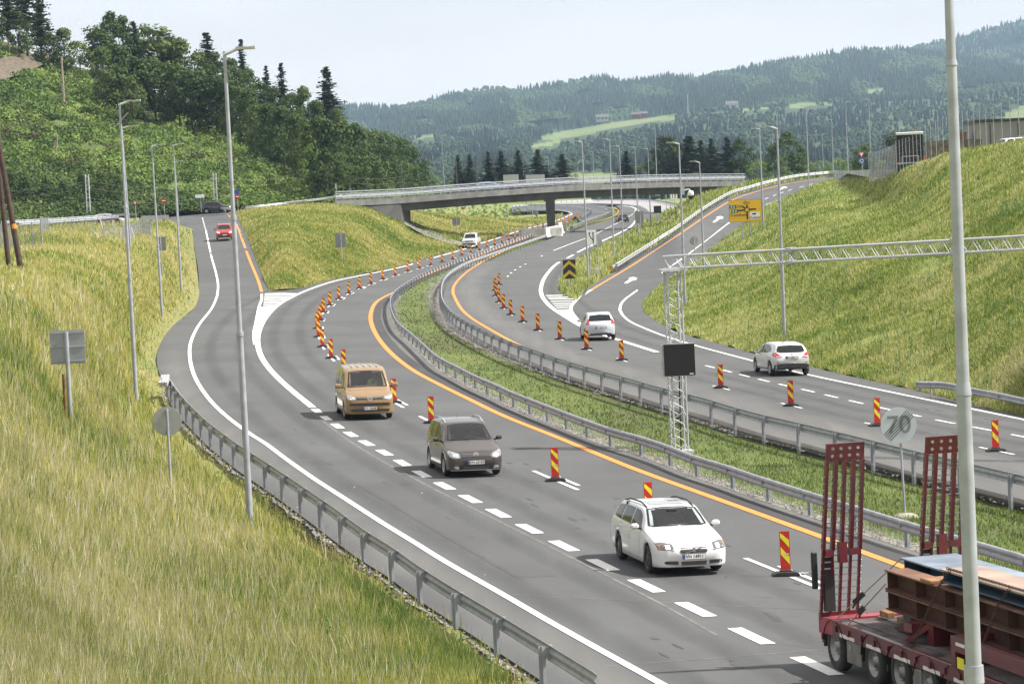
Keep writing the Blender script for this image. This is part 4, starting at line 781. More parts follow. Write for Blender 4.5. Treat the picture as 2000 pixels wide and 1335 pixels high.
# ================================================================ far hills
def lerp_pts(pts, x): a = np.array(pts); return float(np.interp(x, a[:, 0], a[:, 1]))
ridge = [(380,240),(640,212),(680,208),(700,210),(760,213),(800,207),(830,202),(870,190),(900,184),(960,174),(1010,178),(1060,170),(1110,162),(1180,152),(1215,162),(1260,158),(1300,150),(1360,155),(1440,138),(1500,127),(1580,113),(1640,104),(1700,98),(1760,98),(1830,108),(1900,118),(2000,130),(2300,150)]
mid = [(380,300),(680,290),(820,262),(900,262),(1000,258),(1100,262),(1200,244),(1320,222),(1420,214),(1520,208),(1640,206),(1760,196),(1880,190),(2000,176),(2300,150)]
def hillsheet(name, x0, x1, top, bot_y, s_bot, s_top, m, amp, kx=14, ny=46, fx=None):
    V = []; Fc = []; X = np.arange(x0, x1, kx)
    for x in X:
        yt = lerp_pts(top, x); yb = bot_y(x) if callable(bot_y) else bot_y
        for j in range(ny+1):
            t = j/ny; y = yb+(yt-yb)*t; s = s_bot*(s_top/s_bot)**(t**.9)
            nn = mnoise.noise(Vector((x/110, t*4.2, 1.7)))+.5*mnoise.noise(Vector((x/45, t*9, 5)))
            s *= 1+amp*nn*math.sin(math.pi*t); V.append(S(x, y, s))
        
    for i in range(len(X)-1):
        for j in range(ny): a = i*(ny+1)+j; Fc.append((a, a+ny+1, a+ny+2, a+1))
    # back side so the ridge is closed
    o = mesh_obj(name, V, Fc, m, None, True); o['kind'] = 'structure'; return o, np.array(V).reshape(len(X), ny+1, 3), X
FARG = grassmat('far_meadow', [(0.02, 0.036, 0.018), (0.03, 0.052, 0.022), (0.045, 0.075, 0.028), (0.07, 0.105, 0.036)], sc1=0.002, sc2=0.012)
FIELD = grassmat('field_green', [(0.10, 0.145, 0.055), (0.125, 0.17, 0.06), (0.15, 0.185, 0.07), (0.18, 0.20, 0.09)], sc1=0.002, sc2=0.02)
h1, A1, X1 = hillsheet('far_hill', 380, 2300, ridge, lambda x: lerp_pts(mid, x)+14, 1.5, 1.0, FARG, .09)
h2, A2, X2 = hillsheet('near_hill', 380, 2300, mid, 398, 5.0, 1.5, FARG, .05, ny=44)
back = [(1600,150),(1700,122),(1760,103),(1800,90),(1850,78),(1900,66),(1950,52),(2000,38),(2100,20),(2300,0)]
h3, A3, X3 = hillsheet('back_hill', 1600, 2300, back, lambda x: lerp_pts(ridge, x)+25, 1.0, .8, FARG, .04, ny=14)
fields = [[(1052,268),(1090,258),(1160,246),(1230,234),(1330,224),(1300,232),(1235,246),(1190,252),(1150,262),(1100,272),(1062,276)],[(1030,284),(1060,278),(1100,272),(1080,284),(1045,288)],
          [(1530,206),(1560,201),(1625,199),(1630,204),(1570,209),(1540,212)],[(1690,176),(1735,171),(1730,178),(1695,182)],[(1955,228),(2000,205),(2100,190),(2100,240),(1975,236)],[(1050,352),(1100,338),(1200,338),(1215,352),(1120,362)],[(1285,232),(1320,226),(1322,232),(1290,238)],[(1440,214),(1500,208),(1500,213),(1450,219)],[(800,268),(850,262),(850,268),(805,272)]]
FBB = [(min(a for a, b in f), max(a for a, b in f), min(b for a, b in f), max(b for a, b in f)) for f in fields]
def infield(x, y): return any(b_[0] <= x <= b_[1] and b_[2] <= y <= b_[3] and bool(inpoly(np.array([x]), np.array([y]), f)[0]) for f, b_ in zip(fields, FBB))
for (A, X, hm, bt) in ((A1, X1, h1, 0), (A2, X2, h2, 0)):
    me = hm.data; me.materials.append(FIELD)
    for p in me.polygons:
        c = proj(p.center)
        if infield(c[0], c[1]): p.material_index = 1
def forest(name, A, n, m, seed, mode, hgt, y_rng=None):
    """far wood: one mass of small conifers and round crowns standing on the hill sheet"""
    rg = np.random.default_rng(seed); nx, ny = A.shape[:2]; VV = []; FF = []; TT = []; b = 0; k = 0; tries = 0
    while k < n and tries < n*4:
        tries += 1; u = rg.uniform(0, nx-1.001); v = rg.uniform(0, ny-1.001)
        if rg.random() > .35+.65*v/ny and mode != 'dec': pass
        i, j = int(u), int(v); fu, fv = u-i, v-j
        p = A[i, j]*(1-fu)*(1-fv)+A[i+1, j]*fu*(1-fv)+A[i, j+1]*(1-fu)*fv+A[i+1, j+1]*fu*fv
        q = proj(Vector(p))
        if q[0] < 560 or any(infield(q[0], q[1]-dy_) for dy_ in (0, hgt*q[2]*.5, hgt*q[2])): continue
        if y_rng and not (y_rng[0] < q[1] < y_rng[1]): continue
        cl = mnoise.noise(Vector((q[0]/90, q[1]/28, seed)))
        con = (cl > (-.12 if mode == 'con' else .12)); k += 1
        if cl < -.42 and rg.random() < .6: continue
        H = hgt*rg.uniform(.55, 1.25)*(1.15 if con else .8); tint = np.clip(rg.normal(.22 if con else .80, .12), 0, 1)
        if con:
            r = H*rg.uniform(.17, .27); n_ = 5; a0 = rg.uniform(0, 6.28); a = a0+np.arange(n_)*2*math.pi/n_
            for zz, rr_, tp in ((.08, 1.0, .62), (.42, .68, 1.0)):
                ring = np.c_[p[0]+np.cos(a)*r*rr_, p[1]+np.sin(a)*r*rr_, np.full(n_, p[2]+H*zz)+rg.normal(0, H*.03, n_)]
                VV.append(ring); VV.append([[p[0], p[1], p[2]+H*tp]]); FF += [(b+q_, b+(q_+1) % n_, b+n_) for q_ in range(n_)]; b += n_+1; TT += [tint]*(n_+1)
        else:
            r = H*rg.uniform(.28, .45); n_ = 6; a0 = rg.uniform(0, 6.28); a = a0+np.arange(n_)*2*math.pi/n_
            r1 = np.c_[p[0]+np.cos(a)*r, p[1]+np.sin(a)*r, p[2]+H*.25+rg.normal(0, H*.08, n_)]; r2 = np.c_[p[0]+np.cos(a+.5)*r*.78, p[1]+np.sin(a+.5)*r*.78, p[2]+H*.75+rg.normal(0, H*.08, n_)]
            VV += [r1, r2, [[p[0]+rg.normal(0, r*.2), p[1], p[2]+H]]]
            FF += [(b+q_, b+(q_+1) % n_, b+n_+(q_+1) % n_, b+n_+q_) for q_ in range(n_)]+[(b+n_+q_, b+n_+(q_+1) % n_, b+2*n_) for q_ in range(n_)]; b += 2*n_+1; TT += [tint]*(2*n_+1)
    V = np.concatenate(VV); me = bpy.data.meshes.new(name); me.from_pydata(V.tolist(), [], FF); at = me.attributes.new('tint', 'FLOAT', 'POINT'); at.data.foreach_set('value', np.array(TT, np.float32)); me.materials.append(m)
    o = bpy.data.objects.new(name, me); col.objects.link(o); o['kind'] = 'stuff'; return o
LF_FAR = leafmat('far_foliage', (0.010, 0.022, 0.017), (0.028, 0.052, 0.026), (0.075, 0.125, 0.042))
forest('distant_forest', A1, 21000, LF_FAR, 21, 'con', 10.5)
forest('distant_forest', A2, 15000, LF_FAR, 22, 'dec', 8)
forest('distant_forest', A3, 5000, LF_FAR, 23, 'con', 11)
# farmhouses on the far slopes
HW = mat('farm_wall_white', (0.40, 0.40, 0.39), None, 0.8); HR = mat('farm_wall_red', (0.22, 0.05, 0.035), None, 0.8); HRF = mat('farm_roof', (0.12, 0.11, 0.11), None, 0.8); HWN = mat('farm_window', (0.04, 0.05, 0.06), None, 0.2)
def farmhouse(x, y, s, Wd, Dp, H, m, rz, label):
    r = empty('farmhouse', S(x, y, s), rz, label, 'house', 'farmhouses on the far slopes')
    MB().box((0, 0, H/2-1), (Wd, Dp, H+2)).build('wall', m, r)
    b = MB(); q = Wd/2+.5; d = Dp/2+.6; z = H
    b.add([(-q, -d, z), (q, -d, z), (q, d, z), (-q, d, z), (-q, 0, z+Dp*.42), (q, 0, z+Dp*.42)], [(0, 1, 5, 4), (2, 3, 4, 5), (0, 4, 3), (1, 2, 5), (0, 3, 2, 1)]); b.build('roof', HRF, r)
    for k in range(3): MB().box((-Wd*.3+k*Wd*.3, -Dp/2-.05, H*.55), (1.6, .15, 1.6)).build('window', HWN, r)
farmhouse(1176, 234, 1.75, 14, 7, 3, HW, .1, 'long pale farmhouse above the middle field'); farmhouse(1242, 229, 1.72, 10, 7, 3, HR, -.1, 'dark red barn on the slope right of the pale farmhouse'); farmhouse(1258, 227, 1.7, 7, 6, 3, HR, .15, 'small dark red house beside the barn')
farmhouse(1429, 212, 1.5, 16, 9, 6, HW, .1, 'white farmhouse on the right hand slope'); farmhouse(1420, 214, 1.5, 8, 7, 5, HW, -.2, 'small white outbuilding left of the white farmhouse'); farmhouse(1258, 206, 1.2, 14, 9, 6, HW, 0, 'tiny pale house up in the wood')
# radio mast
mb = MB(); pb_ = S(1344, 222, 1.55); 
for k in range(3): a = k*2.1; mb.tube(pb_+Vector((math.cos(a)*1.2, math.sin(a)*1.2, 0)), pb_+Vector((math.cos(a)*.4, math.sin(a)*.4, 24)), .25, .15, 5)
for k in range(10): mb.tube(pb_+Vector((-1.1, 0, k*2.3)), pb_+Vector((1.0, .3, k*2.3+2.3)), .12, .12, 4)
tag(mb.build('radio_mast', GALV_B), 'thin lattice mast on the far slope', 'mast')
# ================================================================ haze
lo_ = Vector((-1700, -30, -12)); hi_ = Vector((2600, 7700, 560))
hz = MB().box((lo_+hi_)/2, hi_-lo_)
hm_ = bpy.data.materials.new('haze_air'); hm_.use_nodes = True; t_ = hm_.node_tree; t_.nodes.clear(); o_ = t_.nodes.new('ShaderNodeOutputMaterial'); pv = t_.nodes.new('ShaderNodeVolumePrincipled')
pv.inputs['Color'].default_value = (0.52, 0.74, 1.0, 1); pv.inputs['Density'].default_value = 0.7e-4; pv.inputs['Anisotropy'].default_value = 0.2; t_.links.new(pv.outputs[0], o_.inputs['Volume'])
haze = hz.build('haze', hm_); haze['kind'] = 'stuff'
# ================================================================ bridge
BR = empty('road_bridge', S(1072, 449, 12.0), 0, 'long low concrete road bridge on one dark pier with grey railing', 'bridge')
bx = [(655,392.0,13.9),(668,391.5,13.85),(700,389.8,13.75),(782,385.7,13.5),(900,376.5,13.2),(1000,369.5,12.9),(1100,363.2,12.6),(1192,359.4,12.3),(1260,357,12.05),(1325,355.4,11.85),(1400,354.4,11.65),(1454,353.5,11.5)]
bc = crv([(a, b, c) for a, b, c in bx], 10); Ptop = [S(a, b, c) for a, b, c in bc]
def loc(P): return [p-BR.location for p in P]
Pt = loc(Ptop); away = Vector((0.10, 1, 0)).normalized(); Wb = 10.5
def lofts(name, prof, m, P=Pt, sm=False):
    """prof: list of (away metres, down metres) swept along the deck edge"""
    V = []; Fc = []; n = len(prof)
    for p in P: V += [p+away*a+Vector((0, 0, -d)) for a, d in prof]
    for i in range(len(P)-1):
        for k in range(n): Fc.append((i*n+k, i*n+(k+1) % n, (i+1)*n+(k+1) % n, (i+1)*n+k))
    Fc += [tuple(range(n)), tuple(range((len(P)-1)*n, len(P)*n))[::-1]]
    return mesh_obj(name, V, Fc, m, BR, sm)
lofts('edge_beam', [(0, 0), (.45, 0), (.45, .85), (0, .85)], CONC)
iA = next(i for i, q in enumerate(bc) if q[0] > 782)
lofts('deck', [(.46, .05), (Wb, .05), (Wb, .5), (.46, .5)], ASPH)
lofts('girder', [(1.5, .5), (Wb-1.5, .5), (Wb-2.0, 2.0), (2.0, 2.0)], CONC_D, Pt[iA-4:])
# abutment
ab = MB(); P0 = [S(x, y, s)-BR.location for x, y, s in ((664,392,13.85),(782,386,13.5))]
for a, b in ((P0[0], P0[1]),):
    base = [(0, .86), (0, 7.5)]
    v = [a+Vector((0, .25, -.86)), b+Vector((0, .25, -.86)), b+Vector((0, .25, -8)), a+Vector((0, .25, -8))]; v2 = [q+away*(Wb-.4) for q in v]
    ab.add(v+v2, [(0, 1, 2, 3), (4, 7, 6, 5), (0, 4, 5, 1), (1, 5, 6, 2), (2, 6, 7, 3), (3, 7, 4, 0)])
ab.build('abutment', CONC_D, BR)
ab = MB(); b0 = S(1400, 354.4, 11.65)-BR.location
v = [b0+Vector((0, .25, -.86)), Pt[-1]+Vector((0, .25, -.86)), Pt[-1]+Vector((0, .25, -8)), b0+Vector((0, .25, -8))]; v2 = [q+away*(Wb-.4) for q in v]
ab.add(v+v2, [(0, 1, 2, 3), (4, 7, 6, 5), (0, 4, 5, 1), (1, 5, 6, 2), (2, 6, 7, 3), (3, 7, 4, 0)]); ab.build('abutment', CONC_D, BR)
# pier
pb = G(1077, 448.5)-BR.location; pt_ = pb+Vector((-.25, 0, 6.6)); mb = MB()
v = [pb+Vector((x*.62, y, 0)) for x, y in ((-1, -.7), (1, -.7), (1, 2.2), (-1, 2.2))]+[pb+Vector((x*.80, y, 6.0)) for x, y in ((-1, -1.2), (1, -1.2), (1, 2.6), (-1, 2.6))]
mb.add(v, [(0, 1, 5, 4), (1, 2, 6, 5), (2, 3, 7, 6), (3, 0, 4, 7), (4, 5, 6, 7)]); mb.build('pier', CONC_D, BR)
# railing: top rail, mid rails, posts, bars
L_ = arclen(Pt)
for k, (dz, r) in enumerate(((1.25, .05), (.95, .035), (.6, .06), (.3, .035))):
    mb = MB()
    for i in range(0, len(Pt)-1, 2): j = min(i+2, len(Pt)-1); mb.bar(Pt[i]+away*.2+Vector((0, 0, dz)), Pt[j]+away*.2+Vector((0, 0, dz)), .08 if k != 2 else .06, r*2 if k != 2 else .30)
    mb.build('rail', GALV, BR)
posts = resample(Pt, 2.0)
bars = MB()
for i, (p, t) in enumerate(posts):
    if i < 100: MB().box(p+away*.2+Vector((0, 0, .6)), (.09, .07, 1.3)).build('railing_post', GALV, BR)
    for k in range(12): q = p+t*(k/12*2); bars.bar(q+away*.22+Vector((0, 0, .08)), q+away*.22+Vector((0, 0, .95)), .02, .02, (0, 1, 0))
bars.build('bar', GALV, BR)
mb = MB()
for i in range(0, len(Pt)-1, 3):
    j = min(i+3, len(Pt)-1)
    for dz, hh in ((1.2, .1), (.65, .30)): mb.bar(Pt[i]+away*(Wb-.2)+Vector((0, 0, dz)), Pt[j]+away*(Wb-.2)+Vector((0, 0, dz)), .06, hh)
for i, (p, t) in enumerate(posts): mb.box(p+away*(Wb-.2)+Vector((0, 0, .6)), (.09, .07, 1.3))
mb.build('far_railing', GALV, BR)
# concrete barrier blocks round the pier foot
def jersey(p, ln, rz, hgt, label):
    w_ = .30; pr = [(-w_, 0), (w_, 0), (w_*.95, .1), (w_*.45, .35), (w_*.35, hgt), (-w_*.35, hgt), (-w_*.45, .35), (-w_*.95, .1)]
    mb = MB().prism(pr, lambda q: Vector((q[0], -ln/2, q[1])), lambda q: Vector((q[0], ln/2, q[1]))); o = mb.build('barrier_block', CONC_W); o.location = p; o.rotation_euler[2] = rz
    tag(o, label, 'barrier', 'white concrete barrier blocks at the bridge pier')
bl = W([(1050,461.5),(1062,463),(1072,461),(1085,458),(1095,456),(1104,452),(1110,448)])
rb = lambda a, b: math.atan2(-(b-a).x, (b-a).y)
jersey((bl[0]+bl[1])/2, 7, 1.2, 1.3, 'short white barrier block left of the dark pier foot'); jersey(G(1078, 461), 16, rb(G(1066, 464), G(1092, 457)), 1.45, 'white barrier block in front of the dark pier foot'); jersey(G(1098, 455.5), 13, rb(G(1086, 459), G(1108, 452)), 1.75, 'tallest white barrier block right of the pier by the orange line')
# ================================================================ far road loops beyond the bridge
LITE = asphalt('asphalt_sunlit', 0.27, 1.03)  # sunlit stretch of far road, its brightness put into the asphalt colour
tag(patch('far_road', [(1083,393),(1140,390),(1200,389),(1260,391),(1300,396),(1345,406),(1335,411),(1290,415),(1268,414),(1262,408),(1250,402),(1215,398.5),(1160,397.5),(1120,398),(1083,400)], s_plane, LITE, 8, 0.02), kind='structure')
tag(patch('far_road', [(1000,401),(1040,399.5),(1083,399),(1120,399),(1165,401),(1188,405),(1192,410),(1180,418),(1150,430),(1133,433),(1126,424),(1118,418),(1112,414),(1100,412),(1070,411),(1000,414)], s_plane, ASPH, 8, 0.02), kind='structure')
lm = MB(); line(lm, [(1084,410),(1098,411.5),(1110,414),(1116.5,417),(1117,420)], .22, lift=.04); line(lm, [(1000,408),(1040,407),(1084,408)], .15, lift=.04); line(lm, [(1166,403),(1180,406),(1186,410)], .12, lift=.04)
line(lm, [(1217,402),(1180,400),(1130,399.5)], .2, lift=.04); tag(lm.build('white_markings', WHITE), kind='structure')

# ================================================================ guard rails
WPR = [(0.0, .155), (.03, .13), (.075, .085), (.03, .035), (.0, 0), (.03, -.035), (.075, -.085), (.03, -.13), (0.0, -.155)]
def guard_rail(P, side, label, zc=.62, post=4.0, hh=1.0, m=GALV, pm=GALV, ends=None, maxposts=100, group='steel guard rails', drop=.35, start=0.6, lite=False, twin=False):
    """P: world polyline at ground level; beam sits on `side` (+1 left of travel)"""
    root = empty('guard_rail', P[0], 0, label, 'guard rail', group); o0 = P[0]
    V = []; Fc = []; n = len(WPR)
    for i, p in enumerate(P):
        a = P[max(0, i-1)]; b = P[min(len(P)-1, i+1)]; d = (b-a); d.z = 0; d.normalize(); sd_ = Vector((-d.y, d.x, 0))*side
        V += [p-o0+sd_*(.12+x)+Vector((0, 0, zc+z*hh)) for x, z in WPR]
    for i in range(len(P)-1):
        for k in range(n-1): Fc.append((i*n+k, i*n+k+1, (i+1)*n+k+1, (i+1)*n+k))
    me = mesh_obj('rail_beam', V, Fc, m, root, True); md = me.modifiers.new('t', 'SOLIDIFY'); md.thickness = .012
    rest = MB()
    for i, (p, t) in enumerate(resample(P, post, start)):
        sd_ = Vector((-t.y, t.x, 0)).normalized()*side; q = p-o0; rz = math.atan2(t.y, t.x); Rm = Matrix.Rotation(rz, 3, 'Z')
        def sig(mb):     # sigma shaped post: web and two flanges, plus spacer
            mb.box(q+Vector((0, 0, (zc+.1-drop)/2)), (.055, .012, zc+.16+drop), Rm)
            mb.box(q+Rm@Vector((.028, .03, (zc+.1-drop)/2)), (.008, .07, zc+.16+drop), Rm); mb.box(q+Rm@Vector((-.028, -.03, (zc+.1-drop)/2)), (.008, .07, zc+.16+drop), Rm)
            mb.box(q+sd_*.07+Vector((0, 0, zc)), (.05, .10, .2), Rm); mb.box(q+sd_*.165+Vector((0, 0, zc)), (.05, .09, .29*hh), Rm); return mb
        if i < maxposts: sig(MB()).build('post', pm, root)
        else: sig(rest)
    if rest.v: tag(rest.build('post', pm, root), kind='stuff')
    if ends: ends(root, o0)
    return root
def offs(P, d, dz=0):
    o = []
    for i, p in enumerate(P):
        a = P[max(0, i-1)]; b = P[min(len(P)-1, i+1)]; t = (b-a); t.z = 0; t.normalize(); o.append(p+Vector((-t.y, t.x, 0))*d+Vector((0, 0, dz)))
    return o
LinN = [p for p in c_Lin if p[1] > 462]
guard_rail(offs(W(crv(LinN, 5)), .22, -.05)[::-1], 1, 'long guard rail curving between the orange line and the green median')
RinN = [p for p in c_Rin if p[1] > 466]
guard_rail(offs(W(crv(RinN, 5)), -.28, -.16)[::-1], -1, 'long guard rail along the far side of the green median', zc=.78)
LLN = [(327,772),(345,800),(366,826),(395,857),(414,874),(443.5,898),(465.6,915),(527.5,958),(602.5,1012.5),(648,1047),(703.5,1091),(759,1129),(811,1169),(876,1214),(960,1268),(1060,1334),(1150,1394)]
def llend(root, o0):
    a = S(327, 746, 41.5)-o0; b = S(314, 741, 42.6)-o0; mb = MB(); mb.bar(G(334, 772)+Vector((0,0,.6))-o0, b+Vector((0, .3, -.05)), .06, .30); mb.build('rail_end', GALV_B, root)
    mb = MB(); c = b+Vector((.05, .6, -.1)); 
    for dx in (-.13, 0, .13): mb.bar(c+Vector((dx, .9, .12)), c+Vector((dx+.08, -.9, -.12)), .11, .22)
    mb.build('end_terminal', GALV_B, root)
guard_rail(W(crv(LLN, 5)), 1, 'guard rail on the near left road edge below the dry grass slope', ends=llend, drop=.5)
XN = [(1203,531),(1230,513),(1275,484),(1320,455),(1367,420.5),(1421,387.5),(1457,375.5),(1510,361),(1562,350.5),(1636,343.5)]
def xend(root, o0):
    p = S(1196, 533, sRamp(1203, 532))-o0; mb = MB(); mb.bar(p+Vector((0, 0, .5)), S(1224, 517, sRamp(1226, 517))-o0+Vector((0, 0, .62)), .12, .42); mb.build('rail_end', GALV_B, root)
    MB().box(p+Vector((-.25, -.15, .45)), (.50, .06, .72)).build('end_plate', BLK, root)
    mb = MB()
    for k in range(-1, 3):
        z0 = .18+k*.26; mb.add([p+Vector((-.50+a, -.19, max(.1, min(.8, z0+b)))) for a, b in ((0, 0), (.5, .26), (.5, .40), (0, .14))], [(0, 1, 2, 3)])
    mb.build('yellow_stripe', YEL, root)
BLK = mat('black_paint', (0.018, 0.018, 0.02), (0.012, 0.012, 0.013), 0.5); YEL = mat('yellow_film', (0.78, 0.52, 0.01), (0.70, 0.46, 0.01), 0.5, scale=8); RED = mat('red_film', (0.50, 0.015, 0.012), (0.42, 0.012, 0.012), 0.45, scale=8)
LIME = mat('lime_film', (0.78, 0.70, 0.02), (0.70, 0.62, 0.02), 0.45, scale=8)
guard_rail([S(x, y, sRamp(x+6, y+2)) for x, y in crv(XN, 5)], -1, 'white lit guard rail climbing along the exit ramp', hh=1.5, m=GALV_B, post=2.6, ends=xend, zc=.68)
guard_rail([G(x, y) for x, y in crv([(1793,775),(1851,777),(1903,788),(1962,800),(2060,821),(2500,909)], 6)], -1, 'short guard rail at the right road edge under the grass slope', drop=.4, post=3.9, zc=.55)
fr = [[(1111,456),(1144,440),(1180,426),(1196,418),(1195,413),(1184,409),(1162,406),(1126,404),(1084,404)],[(1140,429),(1149,423),(1155,417),(1148,413),(1126,410),(1085,407)],[(1084,398),(1150,395),(1216,394),(1252,394),(1288,397),(1328,405)],[(1000,407),(1030,405),(1066,405)],[(1030,414),(1045,417),(1050,424)]]
fl = ['far guard rail sweeping round the loop right of the bridge pier','short far guard rail with a white end beyond the pier','distant guard rail along the pale road beyond the bridge','distant guard rail seen left of the bridge pier','small curved rail end left of the bridge pier']
for pts, lb in zip(fr, fl): guard_rail(W(crv(pts, 4)), 1, lb, hh=1.3, m=GALV_B, post=6, maxposts=30, zc=.7, group='distant guard rails')
guard_rail([S(x, y, s) for x, y, s in [(478,415,14.1),(520,410,14.0),(560,405.5,13.9),(600,401,13.9),(640,396,13.85),(657,393,13.85),(668,391,13.85)]], -1, 'guard rail on the grass mound leading to the left bridge end', m=GALV_B, post=3.3, hh=1.0, zc=.65)
guard_rail([S(x, y, (y-yh(x))/4.25) for x, y in [(35,449),(80,446),(130,442),(180,438),(230,433)]], -1, 'pale guard rail behind the mesh fence at the left', m=GALV, post=3.5, hh=1.0, zc=.6)
guard_rail([S(x, y, (y-yh(x))/4.1) for x, y in [(0,446),(80,441),(150,436),(250,429),(268,429)]], -1, 'dark guard rail on the far side of the upper left road', m=GALV, post=3.5, zc=.6)
guard_rail([S(x, y, s) for x, y, s in [(432,415,14.4),(448,416,14.4),(463,418,14.5)]], -1, 'short rail piece at the top of the entry ramp', m=GALV_B, post=2, zc=.6)

# ================================================================ street lamps
LAMPG = mat('lamp_grey', (0.50, 0.52, 0.53), (0.42, 0.44, 0.45), 0.5, 0.3); GLAS = mat('lamp_lens', (0.75, 0.75, 0.7), None, 0.3)
def street_lamp(xt, yt, xb, yb, hd, label, s=None, rb=.105, deep=0.0, group='tall street lamps', head=True, joints=(.42, .66), hl=None):
    s = s or (yb-yt)/12.6; p = S(xb, yb, s); H = (yb-yt)/s
    r = empty('street_lamp', p, 0, label, 'street lamp', group)
    top = S(xt, yt, s)-p; top.x *= .35; top.y = 0     # mast stands almost plumb
    mb = MB(); prev = Vector((0, 0, -.4-deep)); rr0 = rb
    for a, b, ra, rb_ in ((0, joints[0], rb, rb*.92), (joints[0], joints[1], rb*.78, rb*.72), (joints[1], 1, rb*.62, rb*.5)):
        q = top*b if b else prev; st = prev if a == 0 else top*a; mb.tube(st, top*b, ra, rb_, 12)
    mb.build('pole', GALV, r, True)
    for j in joints: jm = MB(); jm.tube(top*j-top.normalized()*.09, top*j+top.normalized()*.05, rb*1.12 if j == joints[0] else rb*.92, None, 12); jm.build('pole_collar', GALV, r, True)
    if head:
        sg = 1 if hd >= 0 else -1; L_ = hl or max(.9, min(1.9, abs(hd)/s)); mb = MB(); b0 = top+Vector((0, 0, .02))
        mb.tube(b0-Vector((sg*.05, 0, .12)), b0+Vector((sg*L_*.45, 0, .04)), .06, .045, 8)
        x0 = L_*.38; x1 = L_
        pts = [(x0, -.11, .0), (x0, .11, .0), (x0+.3, -.17, -.02), (x0+.3, .17, -.02), (x1, -.12, .0), (x1, .12, .0)]
        v = [b0+Vector((sg*a, y, .10+z)) for a, y, z in pts]+[b0+Vector((sg*a, y*.9, .02)) for a, y, z in pts]
        mb.add(v, [(0, 1, 3, 2), (2, 3, 5, 4), (6, 8, 9, 7), (8, 10, 11, 9), (0, 6, 7, 1), (4, 5, 11, 10), (0, 2, 8, 6), (2, 4, 10, 8), (1, 7, 9, 3), (3, 9, 11, 5)]); hd_ = mb.build('lamp_head', LAMPG, r)
        MB().box(b0+Vector((sg*(x0+x1)/2+sg*.1, 0, .012)), ((x1-x0)*.6, .18, .02)).build('lens', GLAS, hd_)
    return r
lamps = [
 (437,103,490,1045,60,sLg(490,1045),'tallest left lamp, standing in front of the entry ramp',.10),
 (234,202,267,790,41,sLg(267,790),'tall lamp in the dry grass by the square sign back',.10),
 (230,249,259,540,32,None,'lamp half hidden behind the tall lamp by the square sign',.10),
 (293,285,317,620,22,sLg(317,620),'lamp standing at the bend of the left road edge',.10),
 (338,283,354.5,571,13,sLg(354.5,571),'lamp at the narrow grass strip left of the entry ramp',.10),
 (341,316,353.5,514,14,None,'second of three lamps lined up left of the red car',.1),
 (340,342,351,474,14,None,'shortest of three lamps lined up left of the red car',.1),
 (262,271,273,425,9,None,'slim lamp behind the mesh fence left of the no entry signs',.1),
 (39,307,48,432,8,None,'leftmost lamp, behind the two leaning timber poles',.1),
 (149,310,156,432,8,None,'lamp in front of the dark bushes at the left',.1),
 (391,328,401,414,8,None,'lamp beside the blank white board',.1),
 (473,303,481,404,9,None,'lamp at the top of the entry ramp on the right',.1),
 (587,282,596,396,-5,None,'left of the lamp pair on the grass mound',.1),
 (598,258,609,400,-6,None,'right, taller of the lamp pair on the grass mound',.1),
 (684,320,690,386,8,None,'small lamp right of the yield sign at the left bridge end',.1),
 (860,265,869,379,0,None,'headless thin mast on the bridge deck left of the pier',.07),
 (1135,276,1149.5,551,-18,sWg(1149,551),'lamp in the grass wedge beside the lane arrow sign',.10),
 (1192.5,272,1199.5,505,-15,sWg(1199,505),'second lamp of the grass wedge, right of the round sign back',.1),
 (1210,285,1217,472,-14,None,'third lamp of the grass wedge',.1),
 (1239.5,287.5,1247,449,-13,None,'lamp right behind the slatted sign back',.1),
 (1266,290.7,1271,437,-11,None,'lamp left of the small dark message board',.1),
 (1327,279.5,1338.5,598,-23,sRs(1338.5,598),'lamp with the white dome camera on its mast',.1),
 (1365.5,316,1375,528,-14,sRs(1375,528),'lamp right of the grey round sign back on the slope',.1),
 (1279,240,1283,356,3,None,'tall lamp rising from the bridge deck right of the pier',.1),
 (1483,251.5,1491,442,-13,sRs(1491,442),'lamp directly behind the yellow direction sign',.1),
 (1519,249,1532.5,665,-27,sRs(1532.5,662),'tall lamp at the foot of the right slope by the silver car',.1),
 (1576,208.5,1580,376,-12,None,'tall lamp at the right edge of the exit ramp top',.1),
 (1605,262,1609,345,9,None,'shorter lamp left of the two tallest ridge lamps',.09),
 (1625,234,1628,343,-8,None,'mid sized lamp at the end of the exit ramp rail',.1),
 (1651,199.7,1657,345,8,None,'tall ridge lamp with its head turned right',.1),
 (1697,194.5,1702,345,-9,None,'tallest ridge lamp, beside the yield sign',.1),
 (1639.5,291,1642,350,-6,None,'small lamp behind the end of the exit ramp',.09),
 (1831,216.5,1834,312,-6,None,'lamp right of the parked truck on the ridge',.1),
 (1814.5,264,1816,322,-5,None,'short lamp just right of the parked truck',.1),
 (1518,223.5,1521,350,-6,None,'lamp head peeping above the tall slope lamp',.1),
 (1508,272,1511,352,-6,None,'lamp left in front of the big olive tree',.1),
 (1550,308.5,1552,352,-5,None,'small lamp in front of the big olive tree',.1)]
for xt, yt, xb, yb, hd, s, lb, rb in lamps: street_lamp(xt, yt, xb, yb, hd, lb, s, rb, group='tall street lamps' if (yb-yt) > 180 else 'smaller lamps farther off')
